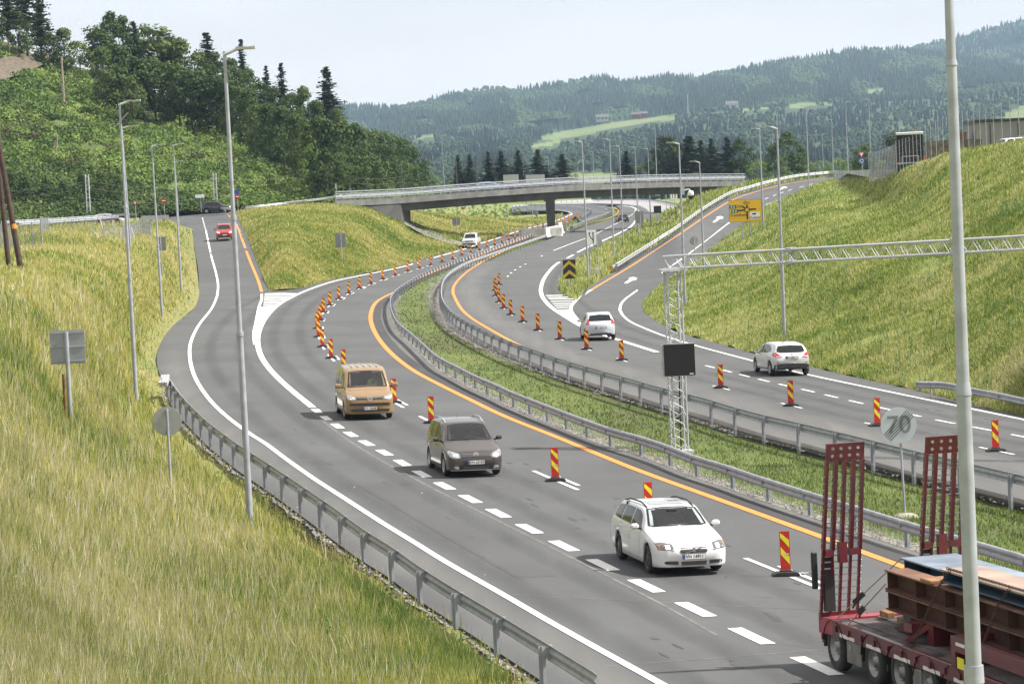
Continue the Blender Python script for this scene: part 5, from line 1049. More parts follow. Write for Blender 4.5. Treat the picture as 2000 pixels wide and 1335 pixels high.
far_l = [(1139,307,1141,360),(1159,297,1160,358),(1070,307,1073,362),(981,320,984,372),(990,322,992,372),(960,324,962,372),(919.5,328,921,374),(855,335,858,382),(1046,318,1049,364),(1041,320,1044,364),(1022,315,1024,366),(1222,299,1225,356),(1206,304,1209,358),(1275,293.5,1278,356),(1289,291,1292,355),(1294,291,1297,355),(1301,292,1304,355),(1311.5,291,1315,355),(1322,314.5,1324,355),(1338,288,1341,354),(1370,288,1372,354),(1387.5,319,1389,354),(1417,299.5,1419,354),(1505,320,1506,350),(1435,322,1436,352),(1467,305,1470,352)]
for xt, yt, xb, yb in far_l: street_lamp(xt, yt, xb, yb, -7 if xt > 1000 else 6, 'x', (yb-yt)/9.5, .09, 1.5, 'small thin lamps beyond the bridge')
label_row(grp('small thin lamps beyond the bridge', lambda o: proj(o.location)[0] < 1150), 'of the small thin lamps behind the left half of the bridge')
label_row(grp('small thin lamps beyond the bridge', lambda o: proj(o.location)[0] >= 1150), 'of the small thin lamps behind the right bridge end')
# lamps seen under the bridge span
for k, (x, y0, y1, lb) in enumerate([(984,392,989,'a'),(1036,392,1,'b')]): pass
# thick foreground lamp mast cut by the frame on the right
P0 = S(1909, 1500, 152); P1 = S(1846, -120, 152)
r = empty('street_lamp', P0, 0, 'thick foreground lamp mast crossing the picture at the right', 'street lamp', 'tall street lamps')
ax = P1-P0; ax.y = 0; ax.x *= .12; Lm = ax.length; zr = lambda y: (1500-y)/1620*Lm; ax.normalize()
mb = MB(); mb.tube((0, 0, -2), ax*zr(1312), .125, .122, 28); mb.tube(ax*zr(1312), ax*zr(752), .102, .094, 28); mb.tube(ax*zr(752), ax*zr(127), .082, .066, 28); mb.tube(ax*zr(127), ax*Lm, .062, .052, 28); mb.build('pole', GALV, r, True)
mb = MB(); mb.tube(ax*zr(1330), ax*zr(1296), .132, .125, 28); mb.build('pole_collar', GALV, r, True); mb = MB(); mb.tube(ax*zr(768), ax*zr(744), .104, .088, 28); mb.build('pole_collar', GALV, r, True); mb = MB(); mb.tube(ax*zr(130), ax*zr(120), .078, .07, 28); mb.build('pole_collar', GALV, r, True)
# dome camera on the mast
pc = S(1327+ (372-279.5)*.036, 372, sRs(1338.5, 598)); cr_ = empty('dome_camera', pc, 0, 'white dome camera on a bent arm on the lamp mast', 'camera')
mb = MB(); mb.box((.1, -.05, 0), (.26, .24, .62)); mb.build('mount_box', LAMPG, cr_); mb = MB(); mb.tube((.2, -.05, 0), (.55, -.05, .07), .075, .06, 10); mb.tube((.55, -.05, .07), (.66, -.05, -.08), .06, .06, 10); mb.build('arm', LAMPG, cr_, True)
mb = MB(); mb.lathe([(0, .16), (.16, .14), (.22, .02), (.22, -.16), (.19, -.2)], 20, Matrix.Translation((.68, -.05, -.2))); mb.build('housing', mat('camera_white', (.8, .8, .8), None, .4), cr_, True)
mb = MB(); mb.lathe([(.18, -.2), (.19, -.28), (.15, -.4), (.08, -.47), (0, -.49)], 20, Matrix.Translation((.68, -.05, -.2))); mb.build('dome', BLK, cr_, True)

# ================================================================ lane delineators
RUB = mat('rubber', (0.035, 0.036, 0.037), (0.02, 0.02, 0.02), 0.8, scale=6, bump=.3)
def delineator():
    r = empty('traffic_delineator', (0, 0, 0), 0, 'x', 'delineator', 'red and yellow lane delineators')
    MB().box((0, 0, .59), (.25, .022, 1.0)).build('panel', RED, r)
    st = MB()
    for k, z0 in enumerate((.28, .70)):
        for yy in (-.0135, .0135):
            a = [(-.108, z0+.24), (.108, z0-.02), (.108, z0+.17), (-.108, z0+.43)]
            a = [(x, min(1.06, z)) for x, z in a]; v = [Vector((x, yy, z)) for x, z in a]; st.add(v, [(0, 1, 2, 3)] if yy < 0 else [(3, 2, 1, 0)])
    st.build('yellow_stripe', LIME, r)
    b = MB(); pr = [(-.34, 0), (.34, 0), (.32, .045), (.22, .085), (-.22, .085), (-.32, .045)]
    b.prism(pr, lambda q: Vector((q[0], -.19, q[1])), lambda q: Vector((q[0], .19, q[1]))); b.box((0, 0, .1), (.30, .10, .05), bev=.01); b.build('foot', RUB, r)
    MB().box((.05, -.0165, .52), (.10, .003, .035)).build('sticker', LAMPG, r)
    return r
dp = delineator(); first = True
for side_, lst in (('L', PANP), ('R', RPAN)):
    for i, (x, y) in enumerate(lst):
        o = dp if first else copy_tree(dp); first = False
        o.location = G(x, y, .02); o.rotation_euler = (0, 0, random.uniform(-.12, .12)+(.12 if side_ == 'L' else -.03))
        if i in (1, 9): o.rotation_euler[2] += .1
        o['label'] = 'x'
        if side_ == 'L':
            sp_ = {0:'red and yellow delineator just left of the dark red loader ramps',1:'delineator rising behind the roof of the white estate car',2:'delineator between the dark people carrier and the white estate car',3:'delineator behind the roof edge of the dark people carrier',4:'delineator hidden behind the mirror of the gold van',5:'delineator sticking up behind the left roof corner of the gold van',6:'last free standing delineator before the gold van',7:'delineator whose stripes overlap the cluster left of the gold van bend',8:'front delineator of the tight cluster at the sharp bend',9:'middle delineator of the tight cluster at the sharp bend',10:'rear delineator of the tight cluster at the sharp bend'}
            lb = sp_.get(i, None)
            if lb is None: lb = ordn(i-11)+' delineator counted from the sharp bend towards the white pickup' if i < 25 else (ordn(i-25)+' delineator counted from the white pickup towards the bridge pier' if i < 37 else ordn(i-37)+' tiny delineator counted from the bridge pier to the right')
        else:
            sp_ = {0:'rightmost delineator, near the right edge of the photo',1:'delineator just left of the end of limit sign',2:'delineator on the right carriageway below the silver hatchback',3:'delineator right of the big message board',4:'delineator left of the big message board',5:'delineator partly covering the small silver hatchback'}
            lb = sp_.get(i, ordn(i-6)+' delineator counted leftwards and up from the small silver hatchback')
        o['label'] = lb
# ================================================================ signs
ALU = mat('sign_back', (0.30, 0.315, 0.33), (0.25, 0.265, 0.28), 0.5, 0.25, scale=2); SW = mat('sign_white', (0.84, 0.85, 0.86), (0.70, 0.71, 0.72), 0.5); SBLUE = mat('sign_blue', (0.01, 0.10, 0.42), None, 0.4); SGRN = mat('sign_green', (0.0, 0.16, 0.12), None, 0.4)
SYEL = mat('sign_yellow', (0.78, 0.47, 0.01), (0.72, 0.43, 0.01), 0.45, scale=4); SBK = mat('sign_black', (0.015, 0.015, 0.015), None, 0.5); SGREY = mat('sign_grey', (0.22, 0.23, 0.24), None, 0.5)
def text(s, size, m, parent, loc, rotx=math.pi/2, name='lettering', rz=0, ex=.002, align='CENTER'):
    cu = bpy.data.curves.new('t', 'FONT'); cu.body = s; cu.size = size; cu.align_x = align; cu.align_y = 'CENTER'; cu.extrude = ex; cu.offset = size*.012
    t = bpy.data.objects.new('t', cu); col.objects.link(t); dg = bpy.context.evaluated_depsgraph_get(); me = bpy.data.meshes.new_from_object(t.evaluated_get(dg)); bpy.data.objects.remove(t); bpy.data.curves.remove(cu)
    me.materials.clear(); me.materials.append(m); o = bpy.data.objects.new(name, me); col.objects.link(o); o.parent = parent; o.location = loc; o.rotation_euler = (rotx, 0, rz); return o
def sign_base(nm, x, yb, s, label, cat='sign', group=None, rz=0.0): return empty(nm, S(x, yb, s), rz, label, cat, group)
def disc(mb, c, r, y0, y1, n=32):
    mb.prism([(math.cos(2*math.pi*k/n)*r, math.sin(2*math.pi*k/n)*r) for k in range(n)], lambda q: Vector((c[0]+q[0], y0, c[1]+q[1])), lambda q: Vector((c[0]+q[0], y1, c[1]+q[1]))); return mb
def rect_back(x, yc, w_, h_, xb, yb, s, label, two=False, slats=0, rp=.05, rz=0, nm='road_sign'):
    r = sign_base(nm, xb, yb, s, label, rz=rz, group='road signs seen from behind'); zc = (yb-yc)/s; W_ = w_/s; H_ = h_/s; dx = (x-xb)/s+ (yb-yc)/s*.0463
    MB().tube((0, 0, -.4), (0, 0, zc+H_*.45), rp, None, 10).build('post', GALV, r, True)
    MB().box((dx, .06, zc), (W_, .025, H_), bev=.004).build('board', ALU, r)
    mb = MB(); n = slats or 3
    for k in range(n): z = zc+H_*(-.5+(k+.5)/n) if slats else zc+H_*(-.42+.42*k); mb.box((dx, .035, z), (W_*.97, .03, .035 if not slats else .04))
    mb.build('brace', GALV if not slats else mat('brace_dark', (.2,.21,.22), None, .5, .3), r); return r
def round_back(x, yc, rad, xb, yb, s, label):
    r = sign_base('road_sign', xb, yb, s, label, group='road signs seen from behind'); zc = (yb-yc)/s; dx = (x-xb)/s+(yb-yc)/s*.0463
    disc(MB(), (dx, zc), rad/s, .05, .075).build('board', mat('sign_back_round', (0.36, 0.375, 0.37), (0.31, 0.325, 0.32), 0.6, 0.1), r); mb = MB().tube((0, 0, -.4), (0, 0, zc+rad/s*.85), .042, None, 10); mb.build('post', GALV, r, True); MB().box((dx, .04, zc+rad/s*.7), (.16, .05, .05)).box((dx, .04, zc-rad/s*.7), (.16, .05, .05)).build('clamp', GALV, r); return r
r = rect_back(133, 677, 68, 66, 139, 835, sLg(135, 835), 'big square grey sign back on a post in the dry grass', rp=.075, rz=.05)
mb = MB().tube((0, 0, -.3), (.0, 0, 1.75), .05, None, 10); o = mb.build('rusty_post', mat('rust', (0.20, 0.085, 0.03), (0.08, 0.035, 0.015), .9, scale=5)); o.location = S(129, 830, sLg(129, 830)); tag(o, 'short rusty post standing left behind the square sign post', 'post')
round_back(327, 822, 28.5, 335, 972, sLg(335, 972), 'round grey sign back on a thin post by the near left guard rail')
rect_back(665, 469, 21, 28, 668, 515, sIs(668, 515), 'small grey sign back with slats on the grass mound', slats=7)
rect_back(891, 432, 15, 14, 893, 464, sPb(893, 455), 'small square sign back on the far slope beyond the bridge')
rect_back(317, 476, 15, 27, 317, 537, sLg(317, 537), 'dark slatted sign back between the lamps left of the entry ramp', slats=8)
rect_back(1248.5, 424, 17, 24, 1252.5, 471, sWg(1252, 471), 'slatted sign back in the grass wedge', slats=7)
round_back(1167, 474, 9.5, 1169.5, 541, sWg(1170, 541), 'small round sign back right of the lane arrow sign'); round_back(1355, 470, 8.7, 1358.5, 534, sRs(1358.5, 534), 'small round sign back beside the exit ramp')
# chevron marker at the gore
s = sWg(1113, 568); r = sign_base('chevron_sign', 1115, 569, s, 'black sign with yellow chevrons at the tip of the grass wedge'); z0 = (569-544)/s; W_ = 24.5/s; H_ = 37/s
MB().tube((0, 0, -.3), (0, 0, z0+H_*.9), .055, None, 10).build('post', GALV, r, True); MB().box((-.05, -.06, z0+H_/2), (W_, .03, H_)).build('board', SBK, r); mb = MB()
for k in range(2):
    zb = z0+H_*(.0+.5*k)
    for sx in (-1, 1):
        a = [(sx*W_*.5, zb+.0*H_), (sx*W_*.5, zb+H_*.18), (0, zb+H_*.46), (0, zb+H_*.28)]
        v = [Vector((-.05+x, -.078, z)) for x, z in a]; mb.add(v, [(0, 1, 2, 3) if sx < 0 else (3, 2, 1, 0)])
mb.build('chevron', mat('chevron_yellow', (0.55, 0.40, 0.02), None, .5), r)
# lane arrow sign
def stroke(mb, pts, wd, y=-.08, M=None):
    """flat stroke through 2-D points"""
    P = [Vector((a, b)) for a, b in pts]; L, R = [], []
    for i, p in enumerate(P):
        d = (P[min(i+1, len(P)-1)]-P[max(i-1, 0)]).normalized(); n = Vector((-d.y, d.x))*wd/2; L.append(p+n); R.append(p-n)
    v = [Vector((q.x, y, q.y)) for q in L]+[Vector((q.x, y, q.y)) for q in R]; n = len(P); mb.add(v, [(i, i+1, n+i+1, n+i) for i in range(n-1)]); return mb
def arrowhead(mb, x, z, w_, y=-.08): mb.add([(x-w_, y, z), (x+w_, y, z), (x, y, z+w_*1.4)], [(0, 1, 2)]); return mb
def lane_sign(x, yc, w_, h_, xb, yb, s, label, red=False):
    r = sign_base('lane_sign', xb, yb, s, label); zc = (yb-yc)/s; W_ = w_/s; H_ = h_/s; dx = (x-xb)/s+(yb-yc)/s*.0463
    mb = MB(); mb.tube((dx-W_*.3, 0, -.3), (dx-W_*.3, 0, zc+H_*.45), .045, None, 8); mb.build('post', GALV, r, True)
    MB().box((dx, -.06, zc), (W_, .03, H_), bev=.01).build('board', SW, r); mb = MB(); k = W_/2
    stroke(mb, [(dx+.32*k, zc-H_*.42), (dx+.32*k, zc+H_*.30)], .12*k*2); arrowhead(mb, dx+.32*k, zc+H_*.28, .24*k)
    if red:
        stroke(mb, [(dx-.45*k, zc-H_*.42), (dx-.45*k, zc+H_*.3)], .2*k); arrowhead(mb, dx-.45*k, zc+H_*.28, .24*k)
    else:
        stroke(mb, [(dx+.32*k, zc-H_*.25), (dx+.2*k, zc-H_*.14), (dx-.3*k, zc+H_*.04), (dx-.46*k, zc+H_*.14), (dx-.5*k, zc+H_*.3)], .2*k, -.082); arrowhead(mb, dx-.5*k, zc+H_*.28, .24*k)
    mb.build('arrow', SBK, r)
    if red: mb = MB(); stroke(mb, [(dx+.1*k, zc+H_*.2), (dx+.6*k, zc-H_*.1)], .2*k, -.085); mb.build('red_stroke', RED, r)
    MB().box((dx+.3, 0, .5), (.4, .3, .9), bev=.03).build('foot_box', LAMPG, r) if not red else None
    return r
lane_sign(1155.5, 464, 17.5, 29, 1152, 543, sWg(1152, 543), 'white sign with two black lane arrows in the grass wedge')
lane_sign(1316, 380, 13, 17, 1317, 411, 9.8, 'far white lane sign with black arrow and red stroke', True)
# yellow roundabout direction sign
s = sRs(1457, 465); r = sign_base('direction_sign', 1457, 465, s, 'yellow roundabout direction sign beside the exit ramp', rz=-.02); px_ = lambda x, y: Vector(((x-1457)/s+(465-y)/s*.0463, -.09, (465-y)/s-(x-1457)/s*.0))
cx_, cz_ = (1456-1457)/s+.12, (465-411.5)/s; W_, H_ = 63/s, 42/s
MB().tube((-.4+cx_, 0, -.5), (-.4+cx_, 0, cz_+H_*.45), .07, None, 10).tube((.4+cx_, 0, -.5), (.4+cx_, 0, cz_+H_*.45), .07, None, 10).build('post', GALV, r, True)
MB().box((cx_, -.03, cz_), (W_+.06, .04, H_+.06)).build('border', SBK, r); MB().box((cx_, -.05, cz_), (W_, .04, H_)).build('board', SYEL, r)
U = lambda a, b: (cx_+a*W_, cz_+b*H_)        # a,b in -0.5..0.5
mb = MB(); c0 = U(.05, .04); n = 20; rr1, rr2 = .30, .20
v = [(c0[0]+math.cos(2*math.pi*k/n)*q, -.075, c0[1]+math.sin(2*math.pi*k/n)*q) for q in (rr1, rr2) for k in range(n)]; mb.add(v, [(k, (k+1) % n, n+(k+1) % n, n+k) for k in range(n)])
for a, b in (((.05, -.05), (.05, -.40)), ((.12, .05), (.33, .06)), ((-.01, .04), (-.23, .01)), ((.05, .14), (.05, .27)), ((.0, .10), (-.09, .21))): stroke(mb, [U(*a), U(*b)], .17, -.076)
mb.build('roundabout_symbol', SBK, r)
MB().box((*[U(-.385, .205)[0]], -.074, U(0, .205)[1]), (.72, .006, .38)).box((U(-.335, 0)[0], -.074, U(0, -.005)[1]), (.72, .006, .38)).build('route_badge', SGRN, r); mb = MB().box((U(.29, 0)[0], -.074, U(0, -.24)[1]), (W_*.31, .006, H_*.33)); mb.build('white_panel', SW, r)
text('E 6', .36, SW, r, (U(-.385, 0)[0], -.08, U(0, .205)[1])); text('E 6', .36, SW, r, (U(-.335, 0)[0], -.08, U(0, -.005)[1]))
text('Oslo', .42, SBK, r, (U(-.19, 0)[0], -.08, U(0, .215)[1])); text('Øys', .42, SBK, r, (U(.04, 0)[0], -.08, U(0, .37)[1])); text('Trondheim', .42, SBK, r, (U(-.21, 0)[0], -.08, U(0, -.19)[1])); text('Hofstad', .36, SBK, r, (U(.29, 0)[0], -.08, U(0, -.33)[1]))
fx, fz = U(.20, -.20); MB().add([(fx, -.079, fz), (fx+.42, -.079, fz), (fx+.42, -.079, fz+.3), (fx+.34, -.079, fz+.12), (fx+.2, -.079, fz+.2), (fx, -.079, fz+.12)], [(0, 1, 2, 3, 4, 5)]).build('factory_symbol', SBK, r)
# end of 70 limit sign in the median
s = sG(1767, 992, -.1); r = sign_base('speed_limit_sign', 1767, 993, s, 'round white end of limit sign reading 70 crossed by black bars'); zc = (993-829)/s; dx = (1755-1767)/s+zc*.0463-.02
disc(MB(), (dx, zc), 35/s, -.06, -.03, 48).build('board', mat('sign_white_blue', (0.52, 0.57, 0.62), (0.48, 0.53, 0.58), .5), r); mb = MB().tube((0, 0, -.1), (dx+.02, 0, zc+.3), .035, None, 10); mb.build('post', GALV, r, True)
text('70', .74, SGREY, r, (dx, -.066, zc)); mb = MB()
for k in range(5): o_ = (k-2)*.062; a = (dx-.36+o_*.75, zc-.36-o_*.75); b = (dx+.36+o_*.75, zc+.36-o_*.75); stroke(mb, [a, b], .020, -.072)
mb.build('cancel_bar', SBK, r)
mb = MB().lathe([(0, .05), (.2, .045), (.36, .0), (.44, -.08), (.45, -.2)], 18); o = mb.build('footing_slab', mat('pale_slab', (.30, .28, .24), (.22, .2, .17), .9, scale=3), r, True); o.location.z = -.17; o.scale = (.9, .9, .8)
# small regulatory signs
def small_sign(kind, x, yc, rad, xb, yb, s, label, rp=.04):
    r = sign_base('road_sign', xb, yb, s, label); zc = (yb-yc)/s; dx = (x-xb)/s+zc*.0463; R = rad/s; MB().tube((0, 0, -.3), (0, 0, zc), rp, None, 8).build('post', GALV, r, True)
    if kind == 'no_entry': disc(MB(), (dx, zc), R, -.06, -.03).build('board', RED, r); MB().box((dx, -.065, zc), (R*1.35, .01, R*.36)).build('white_bar', SW, r)
    if kind in ('yield', 'yieldblue'):
        tri = lambda q, y: [(dx-q, y, zc+q*.62), (dx+q, y, zc+q*.62), (dx, y, zc-q*1.1)]; MB().add(tri(R*1.1, -.04)+tri(R*1.1, -.06), [(0, 1, 2), (5, 4, 3), (0, 3, 4, 1), (1, 4, 5, 2), (2, 5, 3, 0)]).build('board', RED, r); MB().add(tri(R*.62, -.066), [(0, 2, 1)]).build('white_field', SW, r)
    if kind == 'yieldblue':
        z2 = zc-R*2.1; disc(MB(), (dx, z2), R*.95, -.06, -.03).build('roundabout_board', SBLUE, r); mb = MB(); n = 18
        for k in range(3):
            a0 = k*2.094; stroke(mb, [(dx+math.cos(a0+q*.4)*R*.5, z2+math.sin(a0+q*.4)*R*.5) for q in range(5)], R*.2, -.066)
        mb.build('arrow_ring', SW, r)
    return r
small_sign('no_entry', 320, 392, 5.2, 322, 420, 15.0, 'round red no entry sign left of the entry ramp top'); small_sign('no_entry', 464, 384, 5.0, 465, 410, 14.3, 'round red no entry sign beside the tall foreground lamp'); small_sign('yield', 264, 396, 4.8, 266, 432, 15.3, 'small red bordered sign left of the two no entry signs')
MB_ = MB().box((0, -.05, 0), (9/14.3, .03, 9/14.3)); o = MB_.build('road_sign', SBLUE); o.location = S(463, 375, 14.3); tag(o, 'small blue plate above the right hand no entry sign', 'sign')
small_sign('no_entry', 905, 404, 4.6, 906, 425, 11, 'no entry sign seen under the bridge span'); small_sign('yieldblue', 683, 360, 4.8, 686, 385, 12.6, 'yield sign above a blue roundabout sign at the left bridge end')
small_sign('yieldblue', 1682, 301, 6.4, 1685, 346, 15, 'yield sign above a blue roundabout sign near the parked truck')
o = MB().box((0, 0, 0), (18/14.5, .04, 6.5/14.5)).build('road_sign', SW); o.location = S(390, 383, 14.5); tag(o, 'blank white board at the top of the entry ramp', 'sign'); 
mb = MB().tube((0, 0, 0), (0, 0, 2.3), .04, None, 8); o2 = mb.build('post', GALV, o, True); o2.location = (.1, .05, -2.2)
r = sign_base('marker_sign', 658, 392, 13.7, 'narrow white marker on a post before the bridge railing'); MB().tube((0, 0, -.3), (0, 0, 1.9), .045, None, 8).build('post', GALV, r); MB().box((-.05, -.05, 2.1), (.24, .04, .7)).build('board', LAMPG, r)
# notice boards beyond the railing
NB = mat('noise_panel', (0.42, 0.44, 0.44), (0.36, 0.38, 0.38), .7, scale=1.2)
for x0, x1, y0, y1, lb in ((983,1013,341,358,'left pale panel screen behind the bridge railing'),(1027,1064,341,356,'right pale panel screen behind the bridge railing')):
    s = 9.2; o = MB().box((0, 0, 0), ((x1-x0)/s, .2, (y1-y0)/s)).build('panel_screen', NB); o.location = S((x0+x1)/2, (y0+y1)/2, s); tag(o, lb, 'screen')
# small far message board
r = sign_base('message_board', 1284, 432, 11.3, 'small dark message board on a grey cabinet behind the grass wedge'); z = (432-409)/11.3; MB().box((.1, 0, z), (1.3, .25, 1.25)).build('screen', BLK, r); MB().box((.1, .05, .6), (.9, .5, 1.0)).build('cabinet', LAMPG, r); MB().box((.2, .0, .7), (.3, .3, .6)).build('cabinet_door', BLK, r)
# tall thin masts seen through the bridge opening
for x, y0, y1 in ((989,392,429),(1028,390,404),(1040,390,425),(862,397,421),(951,0,0)):
    if y0: pp = S(x, y1, 10.2); o = MB().tube((0, 0, -.3), (0, 0, (y1-y0+22)/10.2), .07, None, 8).build('mast', GALV); o.location = pp; tag(o, 'x', 'mast', 'masts seen under the bridge')
label_row(grp('masts seen under the bridge'), 'of the thin masts seen through the bridge opening')
for x, y0, y1 in ((1271,380,437),(1302,372,410),(1310,372,412),(1318,375,405),(1343,372,404)):
    pp = S(x, y1, 9.6); o = MB().tube((0, 0, -.3), (0, 0, (y1-y0)/9.6), .07, None, 8).build('mast', GALV); o.location = pp; tag(o, 'x', 'mast', 'masts seen under the right bridge end')
label_row(grp('masts seen under the right bridge end'), 'of the thin masts between grass wedge and bridge girder')

# ================================================================ gantry with message screen
s0 = sG(1328, 879, -.15); P0 = S(1328, 879, s0); gz = empty('gantry', P0, 0, 'grey lattice gantry tower with a beam reaching right over the road', 'gantry')
Ht = (879-528)/s0; wt = 30/s0
def lattice(mb, a, b, w1, w2, cell, rc=.035, rd=.016):
    """four-chord truss from a to b with section vectors w1,w2"""
    a = Vector(a); b = Vector(b); n = max(2, int((b-a).length/cell)); C = [(-.5, -.5), (.5, -.5), (.5, .5), (-.5, .5)]
    ch = [lambda t, c=c: a.lerp(b, t)+w1*c[0]+w2*c[1] for c in C]
    for f in ch: mb.tube(f(0), f(1), rc, None, 8)
    for k in range(n):
        for q in range(4):
            f, g = ch[q], ch[(q+1) % 4]
            if k % 2: f, g = g, f
            mb.tube(f(k/n), g((k+1)/n), rd, None, 5, False)
        
    return mb
rx = Matrix.Rotation(.2, 3, 'Z'); lw1 = rx@Vector((wt*.9, 0, 0)); lw2 = rx@Vector((0, wt*.9, 0))
mb = MB(); lattice(mb, (0, 0, 0), (0, 0, Ht), lw1, lw2, .30); mb.build('tower', GALV_B, gz, True)
MB().box((0, 0, Ht+.03), (.95, .8, .08), rx).box((0, 0, -.05), (.9, .8, .12), rx).build('head_plate', LAMPG, gz)
e1 = S(1300, 513, s0)-P0; e2 = S(2330, 455, s0*1.09)-P0; bd = (e2-e1).normalized(); bw = Vector((-bd.y, bd.x, 0))*.42; e1b = e1
mb = MB(); lattice(mb, e1, e2, bw, Vector((0, 0, .46)), .27, .04, .015); mb.build('beam', GALV_B, gz, True)
for xx in (1565, 1896):
    t = (xx-1300)/1030*.985; c = e1.lerp(e2, t); mb = MB()
    for sx in (-1, 1):
        for zz in (-.23, .23): mb.box(c+bw*.5*sx+Vector((0, 0, zz)), (.20, .17, .15), bev=.02)
    mb.box(c+Vector((0, 0, .25)), (.05, .42, .05)).box(c-Vector((0, 0, .25)), (.05, .42, .05)).box(c+bw*.5, (.05, .05, .46)).box(c-bw*.5, (.05, .05, .46)); mb.build('beam_coupling', GALV, gz)
mb = MB(); ft = G(2330, 875)-P0; lattice(mb, (e2.x, e2.y, ft.z), (e2.x, e2.y, e2.z-.3), lw1, lw2, .30); mb.build('tower', GALV_B, gz, True)
cab = MB().tube((.05, 0, .0), (.1, 0, Ht*.5), .03, .03, 6); cab.build('cable', BLK, gz)
zs = (879-700.5)/s0; r = empty('message_screen', P0+Vector((.10, -.50, zs)), -.02, 'switched off black message screen hung on the gantry tower', 'screen')
MB().box((.0, 0, 0), (1.13, .10, 1.15), bev=.01).build('screen', mat('led_panel', (0.012, 0.013, 0.016), (0.008, 0.009, 0.011), .55, scale=30), r); MB().box((-.02, .12, 0), (1.17, .14, 1.19)).build('frame', GALV_B, r); MB().box((-.60, .26, 0), (.10, .38, 1.13), bev=.02).box((-.655, .26, -.1), (.02, .2, .3)).build('side_housing', LAMPG, r); MB().box((.42, -.055, -.52), (.14, .01, .04)).build('maker_plate', SW, r)
# ================================================================ fences, poles and wires
def mesh_fence(pts, hgt, label, spacing=2.5, wire=.012, group='wire mesh fences', rp=.035, vs=.14):
    """pts: (x,y,s) ground points"""
    P = [S(*p) for p in pts]; r = empty('mesh_fence', P[0], 0, label, 'fence', group); o0 = P[0]; P = [p-o0 for p in P]
    for i, (p, t) in enumerate(resample(P, spacing)):
        if i < 100: MB().tube(p+Vector((0, 0, -.3)), p+Vector((0, 0, hgt)), rp, None, 6).build('fence_post', GALV, r)
    mb = MB(); n = int(hgt/.28)
    for a, b in zip(P, P[1:]):
        for k in range(n+1): z = .08+k*(hgt-.1)/n; mb.bar(a+Vector((0, 0, z)), b+Vector((0, 0, z)), wire, wire)
    for p, t in resample(P, vs): mb.bar(p+Vector((0, 0, .05)), p+Vector((0, 0, hgt)), wire*.8, wire*.8, (0, 1, 0))
    mb.build('wire_mesh', GALV, r); return r
fl_ = lambda x, y: sLg(x, y)
mesh_fence([(-30,484,fl_(-30,484)),(30,487,fl_(30,487)),(83,484,fl_(83,484))], 1.95, 'near wire fence ending beside the two leaning timber poles', 2.2)
mesh_fence([(83,484,fl_(83,484)),(82,470,24),(80,457,20.5),(95,459,20),(140,461,20),(185,460,20)], 1.7, 'low wire fence running right from the timber poles', 2.5)
mesh_fence([(183,466,21.5),(200,468,21.5),(240,468,21),(262,463,20),(280,459,19.5),(296,461,20)], 1.35, 'curved wire fence at the top of the grass left of the ramp', 1.6)
for (x0, y0, x1, y1, lb) in ((184,452,199,470,'left pale stay leaning on the curved fence'),(256,444,263,468,'right pale stay leaning on the curved fence'),(195,427,200,447,'slanting pale post near the curved fence'),(220,429,220,442,'short upright pale post near the curved fence')):
    a = S(x0, y0, 21); b = S(x1, y1, 21); o = MB().tube(a, b, .06, None, 6).build('fence_stay', GALV_B); tag(o, lb, 'fence post')
TIM = mat('tarred_timber', (0.075, 0.045, 0.035), (0.035, 0.022, 0.018), .9, scale=3, bump=.5)
for (x0, y0, x1, y1, rb_, lb, band) in ((-6,235,42,527,.14,'right of the two dark leaning timber poles',True),(-3,330,18,522,.13,'left of the two dark leaning timber poles, lower in the frame',False)):
    s = sLg(x1, y1); a = S(x1, y1+3, s); b = S(x0-(60 if band else 20), y0-(320 if band else 200), s); r = empty('timber_pole', a, 0, lb, 'utility pole'); d = b-a
    MB().tube((0, 0, -.2), d, rb_*1.25, rb_*.8, 12).build('pole', TIM, r, True)
    if band: MB().tube(d*.135, d*.150, rb_*1.22, None, 12).build('orange_band', ORANGE, r)
# lattice masts of the railway and the wires
def lat_mast(x, yt, yb, s, label):
    p = S(x, yb, s); H = (yb-yt)/s; mb = MB(); lattice(mb, (0, 0, 0), (0, 0, H), Vector((.45, 0, 0)), Vector((0, .45, 0)), .6, .05, .03); o = mb.build('lattice_mast', GALV_B); o.location = p; tag(o, label, 'mast', 'railway masts at the hill foot'); return p+Vector((0, 0, H*.85))
w_ends = [lat_mast(174, 341, 425, 14, 'lattice mast in front of the dark bushes at the left'), lat_mast(422, 338, 405, 13.4, 'lattice mast behind the white board'), S(-40, 372, 14.2), S(615, 330, 13), S(783, 345, 12.2)]
for x, y0, y1, s, lb in ((615,320,394,13.2,'slim grey mast between the hill bushes and the mound'),(786,322,386,12.0,'dark thin mast in front of the dark wood'),(893,313,372,10,'dark thin mast left of the conifer row'),(932,313,372,10,'dark thin mast between the first conifers')):
    o = MB().tube((0, 0, -.3), (0, 0, (y1-y0)/s), .12, .1, 8).build('mast', mat('mast_dark', (.06, .06, .06), None, .8)); o.location = S(x, y1, s); tag(o, lb, 'mast')
mb = MB()
def wire(a, b, sag, r_=.018):
    pr = None
    for k in range(13):
        t = k/12; q = a.lerp(b, t)-Vector((0, 0, sag*4*t*(1-t)))
        if pr is not None: mb.bar(pr, q, r_, r_)
        pr = q
for dz in (0, -.9, -2.3): 
    wire(w_ends[2]+Vector((0, 0, dz)), w_ends[0]+Vector((0, 0, dz)), .5); wire(w_ends[0]+Vector((0, 0, dz)), w_ends[1]+Vector((0, 0, dz)), 1.0); wire(w_ends[1]+Vector((0, 0, dz)), w_ends[3]+Vector((0, 0, dz)), .8); wire(w_ends[3]+Vector((0, 0, dz)), w_ends[4]+Vector((0, 0, dz)), .8)
